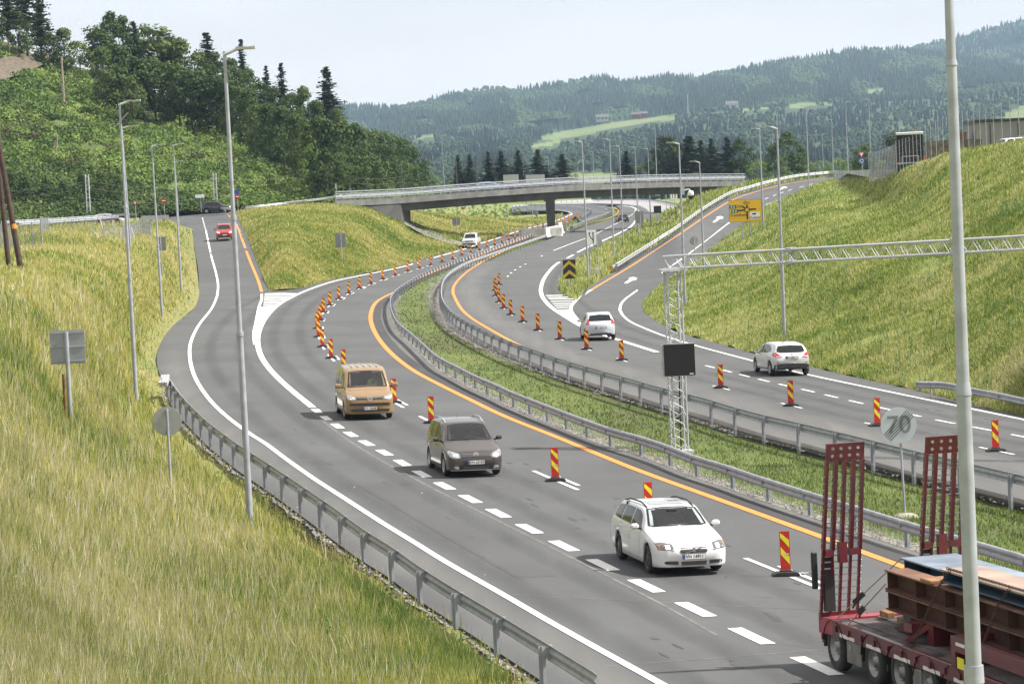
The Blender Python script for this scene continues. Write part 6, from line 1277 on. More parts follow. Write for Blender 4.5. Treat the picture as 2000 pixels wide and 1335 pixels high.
tag(mb.build('overhead_wire', mat('wire', (.25, .25, .25), None, .6)), 'thin overhead wires strung along the foot of the left hill', 'overhead wire')
# ridge fences at the right
mesh_fence([(1698,352,19.5),(1716,351,20),(1735,346,20.5),(1752,340,21)], 2.8, 'tall wire fence left of the parked truck', 1.1, vs=.5, wire=.006, rp=.025, group='tall ridge fences')
mesh_fence([(1752,340,21.5),(1775,334,22),(1800,326,22.5)], 3.0, 'tall wire fence in front of the parked truck', 1.7, vs=6, wire=.004, rp=.025, group='tall ridge fences')
mesh_fence([(1800,326,19),(1830,318,19.5),(1870,303,20),(1930,296,21),(2010,280,22)], 4.2, 'tall thin post fence in front of the long grey building', 2.6, vs=5.2, wire=.004, rp=.03, group='tall ridge fences')
mesh_fence([(1630,350,12.5),(1660,352,13.5),(1700,352,15)], 1.4, 'low fence at the end of the exit ramp', 1.4, vs=.5, group='tall ridge fences')
MB_ = MB()
# long grey building on the ridge
bs = 16.0; pb2 = S(1900, 300, bs); r = empty('industrial_building', pb2, -.04, 'long low grey building with dark roof edge on the right ridge', 'building'); BW = mat('clad_grey', (0.24, 0.225, 0.235), (0.21, 0.195, 0.205), .7, scale=.5); 
MB().box((9.5, 6, .55), (18, 12, 6.4)).build('wall', BW, r); MB().box((9.5, 6, 3.9), (18.5, 12.4, .35)).build('roof_edge', BLK, r); MB().box((9.5, -.05, -.6), (18, .2, .35)).build('plinth_band', BLK, r)
for k in range(5): MB().box((2.2+k*3.4, -.06, 1.5), (.1, .12, 4.0)).build('wall_joint', BLK, r)
MB().box((-1.3, 3, 0.2), (1.4, 5, 5.0)).build('annex', mat('clad_red', (0.16, 0.07, 0.06), None, .8), r); MB().box((6.4, -.1, 1.2), (1.8, .1, 1.4)).build('window', mat('pale_window', (.4, .4, .42), None, .4), r)
o = MB().box((0, 0, 0), (6, 4, 2.6)).build('shed', SOIL); o.location = S(1862, 296, 17); tag(o, 'low brown shed between the thick mast and the grey building', 'shed')
# ================================================================ vehicles
def paint(name, c, rough=.32, metal=0.0, c2=None): return mat(name, c, c2 or tuple(x*.93 for x in c), rough, metal, coat=.7, scale=1.5)
PLAST = mat('black_plastic', (0.022, 0.022, 0.023), (0.016, 0.016, 0.017), .6); TYRE = mat('tyre_rubber', (0.022, 0.022, 0.022), (0.03, 0.029, 0.028), .85, scale=8); RIMM = mat('alloy_rim', (0.42, 0.43, 0.44), None, .35, .8); RIMD = mat('dark_rim', (0.06, 0.06, 0.065), None, .4, .6)
CHROME = mat('chrome', (0.75, 0.75, 0.76), None, .12, 1.0); LENSR = mat('tail_red', (0.45, 0.01, 0.012), (0.33, 0.006, 0.008), .12, coat=1); LAMPC = mat('lamp_chrome', (0.50, 0.52, 0.54), (0.30, 0.31, 0.32), .15, .5, coat=1, scale=14); AMB = mat('amber', (0.6, 0.18, 0.01), None, .2)
HLON = mat('headlight_on', (0.9, 0.9, 0.85), None, .3, emis=((1, .97, .9), 3.0)); PLATE = mat('plate_white', (0.75, 0.75, 0.74), None, .5); PBLUE = mat('plate_blue', (0.02, 0.06, 0.35), None, .5); INTR = mat('cabin_fabric', (0.035, 0.035, 0.038), None, .9); FRIT = mat('frit_black', (0.01, 0.01, 0.011), None, .3)
def glass(name, tint, refl=.14):
    m = bpy.data.materials.new(name); m.use_nodes = True; t = m.node_tree; t.nodes.clear(); o = t.nodes.new('ShaderNodeOutputMaterial'); tr = t.nodes.new('ShaderNodeBsdfTransparent'); tr.inputs[0].default_value = (*tint, 1)
    gl = t.nodes.new('ShaderNodeBsdfGlossy'); gl.inputs['Roughness'].default_value = .03; lw = t.nodes.new('ShaderNodeLayerWeight'); lw.inputs[0].default_value = .22; mt_ = t.nodes.new('ShaderNodeMath'); mt_.operation = 'ADD'; mt_.inputs[1].default_value = refl
    ms = t.nodes.new('ShaderNodeMixShader'); L = t.links.new; L(lw.outputs['Fresnel'], mt_.inputs[0]); L(mt_.outputs[0], ms.inputs[0]); L(tr.outputs[0], ms.inputs[1]); L(gl.outputs[0], ms.inputs[2]); L(ms.outputs[0], o.inputs['Surface']); return m
GL_W = glass('windscreen_glass', (.80, .86, .88), .09); GL_O = mat('tinted_glass', (0.018, 0.022, 0.022), None, .08, spec=.35)
def gs(a, sig):
    k = np.exp(-.5*(np.arange(-6, 7)/sig)**2); k /= k.sum(); return np.convolve(np.pad(a, 6, mode='edge'), k, 'valid')
def body_mesh(P):
    """lofted car body from side profile tables; y runs front (-L/2) to rear (+L/2)"""
    L, W = P['L'], P['W']; n = int(L/.045); ys = np.linspace(0, L, n); axf, axr, Ra, R = P['axf'], P['axr'], P['R']+.055, P['R']
    f = lambda k: np.interp(ys, [q[0] for q in P[k]], [q[1] for q in P[k]])
    zc = gs(f('top'), P.get('sm', 1.3)); zb = gs(f('belt'), 1.5); zb = np.minimum(zb, zc-.015); wp = gs(f('plan'), 1.2)*W/2; zs = gs(f('sill'), 1.2); wr = gs(f('roofw'), 1.5)*W/2*1.05
    rows = []
    for i, y in enumerate(ys):
        w_ = wp[i]; g = zc[i]-zb[i]; t = smooth((g-.10)/.22); za = zs[i]
        for ax in (axf, axr):
            if abs(y-ax) < Ra: za = max(za, R+math.sqrt(Ra*Ra-(y-ax)**2))
        s0 = zs[i]; zm = max(s0+(zb[i]-s0)*.55, za+.03); z4 = max(zb[i]-.07, zm+.01)
        p = [(0, s0), (max(.05, w_-.27), s0), (max(.06, w_-.26), za+.001), (w_*.955, za), (w_*.985, za+.015)]
        top = [(w_, zm), (w_*.992, z4), (w_*.955, zb[i])]
        wt = wr[i]
        a = (w_*.93*(1-t)+(wt+(w_*.955-wt)*.10)*t, zb[i]+g*(.30*(1-t)+.84*t)); b = (w_*.82*(1-t)+wt*.93*t, zb[i]+g*(.62*(1-t)+.965*t)); c = (w_*.5*(1-t)+wt*.6*t, zb[i]+g*(.90*(1-t)+.992*t))
        # body side between lower edge and widest point
        side = [(w_*(.985+.015*q), (za+.015)+(zm-za-.015)*q) for q in (.33, .66)]
        pts = p+side+top; gh = [((1-q)*top[-1][0]+q*a[0]+.012*math.sin(math.pi*q)*t, (1-q)*top[-1][1]+q*a[1]) for q in (.2, .4, .6, .8)]
        pts = pts+gh+[a, ((a[0]+b[0])/2+.012*t, (a[1]+b[1])/2+.008*t), b, ((b[0]+c[0])/2, (b[1]+c[1])/2+.004), c, (c[0]/2, (c[1]+zc[i])/2+.002), (0, zc[i])]
        rows.append(pts)
    m = len(rows[0]); V = []; Fc = []; Mi = []; M2 = 2*m-2
    for y, pts in zip(ys, rows):
        ring = pts+[(-x, z) for x, z in pts[-2:0:-1]]; V += [(x, y-L/2, z) for x, z in ring]
    for i in range(n-1):
        for k in range(M2):
            k2 = (k+1) % M2; Fc.append((i*M2+k, i*M2+k2, (i+1)*M2+k2, (i+1)*M2+k)); kk = min(k, M2-1-k); Mi.append(1 if kk < 3 else 0)
    Fc.append(tuple(range(M2))[::-1]); Fc.append(tuple(range((n-1)*M2, n*M2))); Mi += [0, 0]
    return V, Fc, Mi
def cast(bvh, ax, a, b):
    o, d = {'F': (Vector((a, -20, b)), Vector((0, 1, 0))), 'R': (Vector((a, 20, b)), Vector((0, -1, 0))), 'L': (Vector((-20, a, b)), Vector((1, 0, 0))), 'r': (Vector((20, a, b)), Vector((-1, 0, 0))), 'T': (Vector((a, b, 20)), Vector((0, 0, -1)))}[ax]
    h = bvh.ray_cast(o, d); return (h[0], h[1] if h[1].dot(d) < 0 else -h[1]) if h[0] else (None, None)
def decal(bvh, ax, poly, m, name, parent, off=.006, step=.06):
    """thin part shaped by a 2-D outline and pressed onto the body surface"""
    dense = []
    for i in range(len(poly)):
        a = Vector(poly[i]); b = Vector(poly[(i+1) % len(poly)]); k = max(1, int((b-a).length/step))
        for q in range(k): dense.append(a.lerp(b, q/k))
    x0, x1 = min(p.x for p in dense), max(p.x for p in dense); y0, y1 = min(p.y for p in dense), max(p.y for p in dense)
    gx, gy = np.meshgrid(np.arange(x0+step*.6, x1, step), np.arange(y0+step*.6, y1, step)); k = inpoly(gx, gy, [tuple(p) for p in dense]) if gx.size else np.zeros(gx.shape, bool)
    r = delaunay_2d_cdt(dense+[Vector((a, b)) for a, b in zip(gx[k], gy[k])], [], [list(range(len(dense)))], 1, 1e-5)
    V = []; ok = []
    for v in r[0]:
        h, nn = cast(bvh, ax, v.x, v.y); ok.append(h is not None); V.append(h+nn*off if h else Vector((0, 0, 0)))
    Fs = [tuple(f) for f in r[2] if all(ok[i] for i in f)]
    if not Fs: return None
    used = sorted({i for f in Fs for i in f}); mp_ = {u: i for i, u in enumerate(used)}; o = mesh_obj(name, [V[u] for u in used], [tuple(mp_[i] for i in f) for f in Fs], m, parent, True)
    bm = bmesh.new(); bm.from_mesh(o.data); bmesh.ops.recalc_face_normals(bm, faces=bm.faces); bm.faces.ensure_lookup_table(); bm.faces[0]
    dref = {'F': Vector((0, -1, 0)), 'R': Vector((0, 1, 0)), 'L': Vector((-1, 0, 0)), 'r': Vector((1, 0, 0)), 'T': Vector((0, 0, 1))}[ax]
    if sum(f.normal.dot(dref) for f in bm.faces) < 0: bmesh.ops.reverse_faces(bm, faces=bm.faces)
    bm.to_mesh(o.data); bm.free(); return o
def wheel(parent, x, y, R, rm, sd_, wd=.21, spokes=5):
    M = Matrix.Translation((x, y, R))@Matrix.Rotation(math.pi/2*sd_, 4, 'Y'); h = wd/2
    mb = MB().lathe([(R*.62, -h*.9), (R*.80, -h), (R*.95, -h*.86), (R, -h*.5), (R, h*.5), (R*.95, h*.86), (R*.80, h), (R*.64, h*.92), (R*.62, h*.5)], 28, M); w_ = mb.build('wheel', TYRE, parent, True)
    mb = MB().lathe([(R*.645, h*.93), (R*.60, h*.80), (R*.58, h*.35)], 28, M)
    for k in range(spokes):
        a = 2*math.pi*k/spokes; ca, sa = math.cos(a), math.sin(a); t = .10*R/.32
        q = lambda r_, o_, z: M@Vector((r_*ca-o_*sa, r_*sa+o_*ca, z)); v = [q(.03, -t*.5, h*.82), q(.03, t*.5, h*.82), q(R*.62, t*.62, h*.72), q(R*.62, -t*.62, h*.72)]+[q(.03, -t*.5, h*.5), q(.03, t*.5, h*.5), q(R*.62, t*.62, h*.5), q(R*.62, -t*.62, h*.5)]
        mb.add(v, [(0, 1, 2, 3), (0, 4, 5, 1), (1, 5, 6, 2), (2, 6, 7, 3), (3, 7, 4, 0)])
    mb.lathe([(0, h*.9), (.06, h*.88), (.075, h*.6)], 14, M); mb.build('rim', rm, w_, False)
    MB().lathe([(R*.59, h*.45), (R*.3, h*.3), (0, h*.3)], 20, M).build('brake_disc', PLAST, w_); return w_
def emblem_vw(parent, loc, r):
    mb = MB(); n = 24; y = loc[1]; v = [(loc[0]+math.cos(2*math.pi*k/n)*q, y, loc[2]+math.sin(2*math.pi*k/n)*q) for q in (r, r*.82) for k in range(n)]; mb.add(v, [(k, (k+1) % n, n+(k+1) % n, n+k) for k in range(n)])
    P = lambda a, b: (loc[0]+a*r, loc[2]+b*r)
    stroke(mb, [P(-.33, .74), P(0, .12)], r*.17, y); stroke(mb, [P(.33, .74), P(0, .12)], r*.17, y); stroke(mb, [P(-.72, .35), P(-.34, -.68), P(0, .05)], r*.17, y-.001); stroke(mb, [P(.72, .35), P(.34, -.68), P(0, .05)], r*.17, y-.001); return mb.build('emblem', mat('emblem_silver', (.72, .73, .75), None, .35, .2), parent)
def plate(parent, c, txt, rear=False, tilt=0):
    sg = 1 if rear else -1; mb = MB().box((c[0], c[1], c[2]), (.52, .012, .112)); p = mb.build('number_plate', PLATE, parent); MB().box((c[0]-.235*(-sg if rear else 1), c[1]+sg*.008, c[2]), (.045, .004, .10)).build('plate_band', PBLUE, p)
    if txt: text(txt, .105, SBK, p, (c[0]+.02, c[1]+sg*.009, c[2]), math.pi/2, 'plate_lettering', math.pi if rear else 0, .001)
    b = MB().box((c[0], c[1]-sg*.004, c[2]), (.54, .01, .13)).build('plate_frame', PLAST, parent); return p
def mirror(parent, x, y, z, m, sd_, big=1.0):
    mb = MB().box((x+sd_*.13*big, y, z+.02), (.20*big, .12*big, .14*big), bev=.045); o = mb.build('wing_mirror', m, parent, False); MB().bar((x-sd_*.04, y+.02, z-.05), (x+sd_*.08, y, z-.02), .05, .05).build('mirror_arm', PLAST, o); MB().box((x+sd_*.13*big, y+.062*big, z+.02), (.16*big, .006, .11*big)).build('mirror_glass', CHROME, o)
def seats(parent, y, z0, w_):
    for sx in (-1, 1):
        mb = MB().box((sx*w_*.24, y, z0+.28), (.50, .14, .62), Matrix.Rotation(-.2, 3, 'X'), .05).box((sx*w_*.24, y-.28, z0), (.5, .5, .14), bev=.05); mb.box((sx*w_*.24, y+.07, z0+.68), (.25, .09, .18), bev=.04); mb.build('seat', INTR, parent)
SKIN = mat('skin', (0.42, 0.24, 0.17), (0.36, 0.2, 0.14), .6); 
def person_driver(root, xl, y, z, cloth, label, hair=(.08, .05, .03)):
    """seated driver behind the wheel: one skinned body, hair as a child"""
    me = bpy.data.meshes.new('person')
    V = [(0, 0, 0), (0, .03, .22), (0, .03, .42), (0, 0, .52), (0, -.02, .60), (0, -.03, .70), (.19, .02, .42), (.27, -.15, .20), (.16, -.42, .24), (.13, -.47, .25), (-.19, .02, .42), (-.27, -.15, .20), (-.16, -.42, .24), (-.13, -.47, .25), (.12, -.2, -.04), (.14, -.5, .0), (-.12, -.2, -.04), (-.14, -.5, .0), (0, -.125, .625)]
    E_ = [(0, 1), (1, 2), (2, 3), (3, 4), (4, 5), (2, 6), (6, 7), (7, 8), (8, 9), (2, 10), (10, 11), (11, 12), (12, 13), (0, 14), (14, 15), (0, 16), (16, 17), (4, 18)]
    rad = [(.17, .13), (.17, .12), (.16, .11), (.058, .06), (.085, .10), (.07, .085), (.07, .07), (.05, .05), (.036, .036), (.045, .04), (.07, .07), (.05, .05), (.036, .036), (.045, .04), (.09, .09), (.07, .07), (.09, .09), (.07, .07), (.02, .02)]
    me.from_pydata(V, E_, []); o = bpy.data.objects.new('person', me); col.objects.link(o); sk = o.modifiers.new('s', 'SKIN'); ss = o.modifiers.new('u', 'SUBSURF'); ss.levels = ss.render_levels = 2
    for i, v in enumerate(me.skin_vertices[0].data): v.radius = rad[i]; v.use_root = (i == 0)
    dg = bpy.context.evaluated_depsgraph_get(); nm = bpy.data.meshes.new_from_object(o.evaluated_get(dg)); o.modifiers.clear(); o.data = nm; nm.materials.clear(); nm.materials.append(cloth); nm.materials.append(SKIN)
    for p in nm.polygons: c = p.center; p.material_index = 1 if (c.z > .49 or (c.y < -.40 and c.z > .15)) else 0; p.use_smooth = True
    o.matrix_world = root_matrix(root)@Matrix.Translation((xl, y, z)); tag(o, label, 'person')
    HR_ = mat('hair_'+str(hair), hair, None, .8); hm = MB().lathe([(0, .81), (.06, .80), (.095, .755), (.10, .70), (.09, .65)], 14); h = hm.build('hair', HR_, o, True); h.location = (0, .02, -.015); return o
def root_matrix(r): return Matrix.Translation(r.location)@Matrix.Rotation(r.rotation_euler[2], 4, 'Z')@Matrix.Scale(1.08, 4)
def make_car(name, P, loc, rz, label, cat='car', interior=False, group=None):
    root = empty(name, loc, rz, label, cat, group); V, Fc, Mi = body_mesh(P); L, W, R = P['L'], P['W'], P['R']; hy = L/2
    body = mesh_obj('body', V, Fc, [P['paint'], PLAST], root, True); body.data.polygons.foreach_set('material_index', Mi)
    bvh = BVHTree.FromPolygons([Vector(v) for v in V], Fc)
    pn = lambda k: [(x, z) for x, z in P[k]]
    ws = P['screen']          # half outline (x,z) front view, mirrored
    full = [(x, z) for x, z in ws]+[(-x, z) for x, z in ws[::-1] if x > 0]
    if interior:
        fr = [(x*.93, z0+(z-z0)*.93) for z0 in [sum(z for _, z in full)/len(full)] for x, z in full]
        decal(bvh, 'F', full, GL_W, 'windscreen', root, .008)
        # frit band
        n = len(full); Vv = []; Ff = []; dn = []
        for i in range(n):
            a = Vector(full[i]); b = Vector(full[(i+1) % n]); a2 = Vector(fr[i]); b2 = Vector(fr[(i+1) % n])
            decal_q = [a, b, b2, a2]; k = max(1, int((b-a).length/.08))
            for q in range(k):
                pts = [a.lerp(b, q/k), a.lerp(b, (q+1)/k), a2.lerp(b2, (q+1)/k), a2.lerp(b2, q/k)]; hs = [cast(bvh, 'F', *p_) for p_ in pts]
                if all(h[0] for h in hs): m0 = len(Vv); Vv += [h[0]+h[1]*.010 for h in hs]; Ff.append((m0, m0+1, m0+2, m0+3))
        mesh_obj('windscreen_seal', Vv, Ff, FRIT, root)
        bm = bmesh.new(); bm.from_mesh(body.data); kill = []
        for f in bm.faces:
            c = f.calc_center_median()
            if c.y < P['hdr']-hy+.15 and c.y > P['cowl']-hy-.15 and abs(f.normal.z) > .2 or (abs(f.normal.y) > .3 and P['cowl']-hy-.1 < c.y < P['hdr']-hy+.1):
                if all(inpoly(np.array([v.co.x]), np.array([v.co.z]), fr)[0] or inpoly(np.array([v.co.x*.96]), np.array([z_mid(fr)+(v.co.z-z_mid(fr))*.96]), fr)[0] for v in f.verts): kill.append(f)
        bmesh.ops.delete(bm, geom=kill, context='FACES'); bm.to_mesh(body.data); bm.free()
        zf = P['floor']; MB().box((0, P['hdr']-hy+.5, zf), (W*.8, 2.2, .05)).build('cabin_floor', INTR, root); MB().box((0, P['cowl']-hy+.55, zf+.38), (W*.8, .35, .25), bev=.06).build('dashboard', INTR, root); MB().box((0, P['hdr']-hy+1.4, zf+.5), (W*.78, .05, 1.0)).build('rear_bulkhead', INTR, root)
        seats(root, P['hdr']-hy+.75, zf+.12, W); mb = MB(); c = Vector((P['dx'], P['cowl']-hy+.85, zf+.50)); 
        for k in range(16): a = k*math.pi/8; b = (k+1)*math.pi/8; mb.tube(c+Vector((math.cos(a)*.18, math.sin(a)*.07, math.sin(a)*.17)), c+Vector((math.cos(b)*.18, math.sin(b)*.07, math.sin(b)*.17)), .016, None, 6, False)
        mb.build('steering_wheel', PLAST, root); person_driver(root, P['dx'], P['hdr']-hy+.62, zf+.22, P['cloth'], P['who'], P.get('hair', (.08, .05, .03)))
    else: decal(bvh, 'F', full, P.get('glass', GL_O), 'windscreen', root)
    for k, poly in enumerate(P['sidewin']):
        for ax in ('L', 'r'): decal(bvh, ax, [(y-hy, z) for y, z in poly], GL_O, 'side_window', root)
    if 'rearwin' in P: q = P['rearwin']; decal(bvh, 'R', q+[(-x, z) for x, z in q[::-1] if x > 0], P.get('rglass', GL_O), 'rear_window', root)
    for sx in (-1, 1):
        for ya in (P['axf'], P['axr']): wheel(root, sx*(W/2-.115), ya-hy, R, P.get('rim', RIMM), sx, P.get('tw', .21), P.get('spokes', 5))
    for ax_, poly, m_, nm, both in P.get('decals', []):
        o_ = decal(bvh, ax_, poly, m_, nm, root, .007 if m_ not in (HLON,) else .012, .05)
        if both: decal(bvh, ax_ if ax_ not in ('L', 'r') else {'L': 'r', 'r': 'L'}[ax_], [(-x, z) for x, z in poly] if ax_ not in ('L', 'r') else poly, m_, nm, root, .007 if m_ not in (HLON,) else .012, .05)
    # door seams and handles
    for ax, sx in (('L', -1), ('r', 1)):
        for k, yd in enumerate(P.get('doors', [])):
            h, nn = cast(bvh, ax, yd-hy, P['hz'])
            if h: MB().box(h+nn*.012, (.03, .20, .035), bev=.01).build('door_handle', P.get('handle', P['paint']), root)
        for yd in P.get('seams', []):
            decal(bvh, ax, [(yd-hy-.006, .30), (yd-hy+.006, .30), (yd-hy+.006, P['hz']+.16), (yd-hy-.006, P['hz']+.16)], FRIT, 'door_seam', root, .004, .1)
    mx_, my_, mz_ = P['mirror']
    for sx in (-1, 1): mirror(root, sx*mx_, my_-hy, mz_, P.get('mirm', P['paint']), sx, P.get('mirs', 1.0))
    if 'rails' in P:
        y0, y1, x_, z_, hh, rm_ = P['rails']
        for sx in (-1, 1):
            mb = MB(); pr = None
            for k in range(13):
                t = k/12; y_ = y0+(y1-y0)*t-hy; h, nn = cast(bvh, 'T', sx*x_, y_); q = Vector((sx*x_, y_, h.z+hh*min(1, 4*t, 4*(1-t))+.005))
                if pr: mb.tube(pr, q, .02, .02, 6)
                pr = q
            mb.build('roof_rail', rm_, root)
    P['bvh'] = bvh; return root
def z_mid(fr): return sum(z for _, z in fr)/len(fr)
def heading(a, b): d = b-a; return math.atan2(d.x, -d.y)      # facing towards -Y rotated
def place(P, fw_px, rw_px, side=-1):
    """ground point under car centre from the contact pixels of the two wheels on one side"""
    A = G(*fw_px); B = G(*rw_px); th = heading(B, A); L = P['L']; Rm = Matrix.Rotation(th, 3, 'Z'); mid = (A+B)/2; lc = Vector((side*(P['W']/2-.03), (P['axf']+P['axr'])/2-L/2, 0)); c = mid-Rm@lc; c.z = SLX*c.x+.012; return c, th
tilt = math.atan(SLX)
def settle(root, rz, k=1.08):
    root.scale = (k, k, k); root.rotation_euler = Vector((0, 0, 0)); m = Matrix.Rotation(-tilt, 3, 'Y')@Matrix.Rotation(rz, 3, 'Z'); root.rotation_euler = m.to_euler(); return root
# -------- white estate car
WHT = paint('paint_white', (0.60, 0.61, 0.625)); BRN = paint('paint_brown', (0.075, 0.062, 0.058), .3, .45); GOLD = paint('paint_gold', (0.30, 0.19, 0.095), .34, .25); SILV = paint('paint_silver', (0.58, 0.60, 0.62), .34, .45); REDP = paint('paint_red', (0.36, 0.02, 0.02)); BLKP = paint('paint_black', (0.02, 0.02, 0.023)); BLUP = paint('paint_blue', (0.10, 0.22, 0.36))
CL1 = mat('cloth_dark', (.03, .03, .04), None, .9); CL2 = mat('cloth_vest', (.55, .60, .06), None, .8); CL3 = mat('cloth_grey', (.12, .13, .15), None, .9)
est = dict(L=4.52, W=1.78, R=.325, axf=.90, axr=3.54, paint=WHT, top=[(0,.60),(.04,.68),(.16,.74),(.6,.86),(1.18,1.00),(1.26,1.02),(1.92,1.38),(2.1,1.425),(2.6,1.45),(3.6,1.43),(4.0,1.39),(4.12,1.33),(4.36,.98),(4.44,.92),(4.52,.88)],
  belt=[(0,.56),(.15,.66),(.6,.79),(1.2,.90),(2.4,.93),(3.8,.97),(4.35,.97),(4.52,.86)], plan=[(0,.66),(.03,.78),(.10,.88),(.25,.95),(.6,.99),(1.2,1),(3.6,1),(4.2,.97),(4.42,.92),(4.50,.85),(4.52,.80)], sill=[(0,.22),(.5,.18),(1.4,.2),(3.2,.2),(4.2,.26),(4.52,.32)], roofw=[(0,.8),(1.2,.80),(1.9,.70),(2.5,.71),(3.6,.70),(4.1,.68),(4.52,.8)],
  cowl=1.24, hdr=1.95, screen=[(0,1.035),(.60,1.02),(.71,1.03),(.66,1.20),(.60,1.365),(.3,1.39),(0,1.395)], sidewin=[[(1.55,.965),(2.42,.985),(2.42,1.355),(2.08,1.335),(1.85,1.24)],[(2.50,.985),(3.28,1.0),(3.28,1.35),(2.50,1.36)],[(3.36,1.0),(4.05,1.03),(3.98,1.25),(3.86,1.31),(3.36,1.345)]],
  rearwin=[(0,1.0),(.62,1.0),(.55,1.3),(0,1.34)], floor=.42, dx=.36, cloth=CL1, who='driver with dark clothes at the wheel of the white estate car', rim=RIMD, doors=[2.25,3.2], hz=.86, seams=[1.5,2.46,3.30], mirror=(.86,1.55,1.0), rails=(1.98,3.95,.56,0,.042,PLAST),
  decals=[('F',[(.46,.60),(.80,.61),(.83,.745),(.70,.765),(.48,.73)],mat('headlight_dark',(.16,.16,.17),(.07,.07,.07),.12,.3,coat=1,scale=9),'headlight',True),('F',[(.55,.63),(.64,.63),(.64,.71),(.55,.71)],HLON,'lamp_bulb',True),('F',[(.74,.63),(.80,.64),(.80,.72),(.74,.71)],AMB,'indicator',True),
          ('F',[(-.30,.53),(.30,.53),(.33,.58),(.31,.655),(-.31,.655),(-.33,.58)],mat('grille_mesh',(0.09,0.09,0.095),(0.02,0.02,0.02),.6,.1,scale=45,stops=(.48,.52)),'grille',False),('F',[(-.29,.25),(.29,.25),(.31,.345),(-.31,.345)],PLAST,'lower_grille',False),('F',[(.37,.27),(.66,.29),(.70,.335),(.64,.365),(.37,.355)],PLAST,'fog_lamp',True),
          ('T',[(-.42,-.02),(.42,-.02),(.42,.62),(-.42,.62)],mat('sunroof',(.25,.28,.3),None,.1,coat=1),'sunroof',False),('L',[(-.75,.44),(1.15,.47),(1.15,.515),(-.75,.485)],WHT,'rub_strip',True),('L',[(-1.0,.20),(.95,.20),(.95,.25),(-1.0,.25)],WHT,'side_skirt',True)])
c, th = place(est, (1270,1118), (1215,1092)); v50 = make_car('estate_car', est, c, th, 'white estate car with dark roof rails, nearest car driving towards us', interior=True)
h, nn = cast(est['bvh'], 'F', 0, .46); plate(v50, (0, h.y-.012, .45), 'VH 14911'); h2, n2 = cast(est['bvh'], 'F', 0, .6); mb = MB(); stroke(mb, [(-.22, .53), (.22, .66)], .022, h2.y-.014); disc(mb, (0, .60), .05, h2.y-.02, h2.y-.012, 18); mb.build('emblem', CHROME, v50)
MB().box((0, -.45, 1.33), (.26, .05, .10), bev=.02).build('interior_mirror', PLAST, v50)
mb = MB(); mb.bar((-.6, -.97, 1.045), (-.02, -1.02, 1.045), .025, .02).bar((.05, -1.02, 1.05), (.62, -.97, 1.045), .025, .02); mb.build('wiper', PLAST, v50)
settle(v50, th)
# -------- dark brown people carrier
tou = dict(L=4.40, W=1.80, R=.33, axf=.88, axr=3.56, paint=BRN, top=[(0,.62),(.04,.70),(.15,.80),(.6,.93),(1.0,1.05),(1.06,1.07),(1.75,1.50),(1.95,1.58),(2.5,1.64),(3.6,1.62),(4.05,1.56),(4.15,1.48),(4.30,1.06),(4.36,.98),(4.40,.92)],
  belt=[(0,.58),(.15,.70),(.6,.84),(1.0,.94),(2.4,.98),(3.8,1.02),(4.25,1.03),(4.40,.88)], plan=[(0,.68),(.03,.80),(.10,.90),(.25,.96),(.6,.99),(1.2,1),(3.6,1),(4.1,.97),(4.32,.92),(4.38,.86),(4.40,.80)], sill=[(0,.22),(.5,.19),(1.4,.2),(3.2,.2),(4.1,.27),(4.4,.32)], roofw=[(0,.8),(1.0,.80),(1.8,.72),(2.5,.74),(3.6,.73),(4.1,.71),(4.4,.8)],
  cowl=1.05, hdr=1.80, screen=[(0,1.09),(.62,1.075),(.71,1.085),(.65,1.27),(.58,1.50),(.3,1.535),(0,1.54)], sidewin=[[(1.55,1.03),(2.28,1.04),(2.28,1.54),(1.98,1.52),(1.72,1.38)],[(2.36,1.04),(3.15,1.06),(3.15,1.545),(2.36,1.55)],[(3.24,1.06),(3.98,1.10),(3.90,1.42),(3.80,1.50),(3.24,1.54)],[(1.22,1.02),(1.48,1.03),(1.60,1.24)]],
  rearwin=[(0,1.1),(.62,1.1),(.56,1.45),(0,1.5)], floor=.48, dx=.37, cloth=CL3, who='driver in grey behind the windscreen of the dark people carrier', doors=[2.12,3.05], hz=.90, seams=[1.30,2.32,3.20], mirror=(.88,1.45,1.08), mirm=BRN, rails=(1.95,3.85,.60,0,.06,GALV_B), rim=RIMM, spokes=9,
  decals=[('F',[(.48,.62),(.66,.60),(.80,.64),(.84,.78),(.80,.82),(.52,.74)],LAMPC,'headlight',True),('F',[(.56,.655),(.70,.66),(.72,.735),(.58,.70)],mat('headlight_pale',(.85,.87,.88),None,.1,emis=((1,1,1),.25)),'lamp_lens',True),('F',[(-.47,.64),(.47,.64),(.50,.72),(.48,.745),(-.48,.745),(-.50,.72)],PLAST,'grille',False),('F',[(-.46,.715),(.46,.715),(.46,.725),(-.46,.725)],CHROME,'grille_bar',False),('F',[(-.46,.67),(.46,.67),(.46,.68),(-.46,.68)],CHROME,'grille_bar',False),
          ('F',[(-.38,.25),(.38,.25),(.43,.36),(-.43,.36)],PLAST,'lower_grille',False),('F',[(-.80,.225),(.80,.225),(.78,.245),(-.78,.245)],CHROME,'bumper_trim',False),('F',[(.54,.29),(.60,.26),(.68,.28),(.70,.34),(.62,.37),(.55,.35)],LAMPC,'fog_lamp',True),('L',[(-.85,.50),(.9,.53),(.9,.545),(-.85,.515)],CHROME,'rub_strip',True)])
c, th = place(tou, (871,929), (843,914)); tr_ = make_car('people_carrier', tou, c, th, 'dark brown people carrier with silver roof rails in the middle of the road', interior=True)
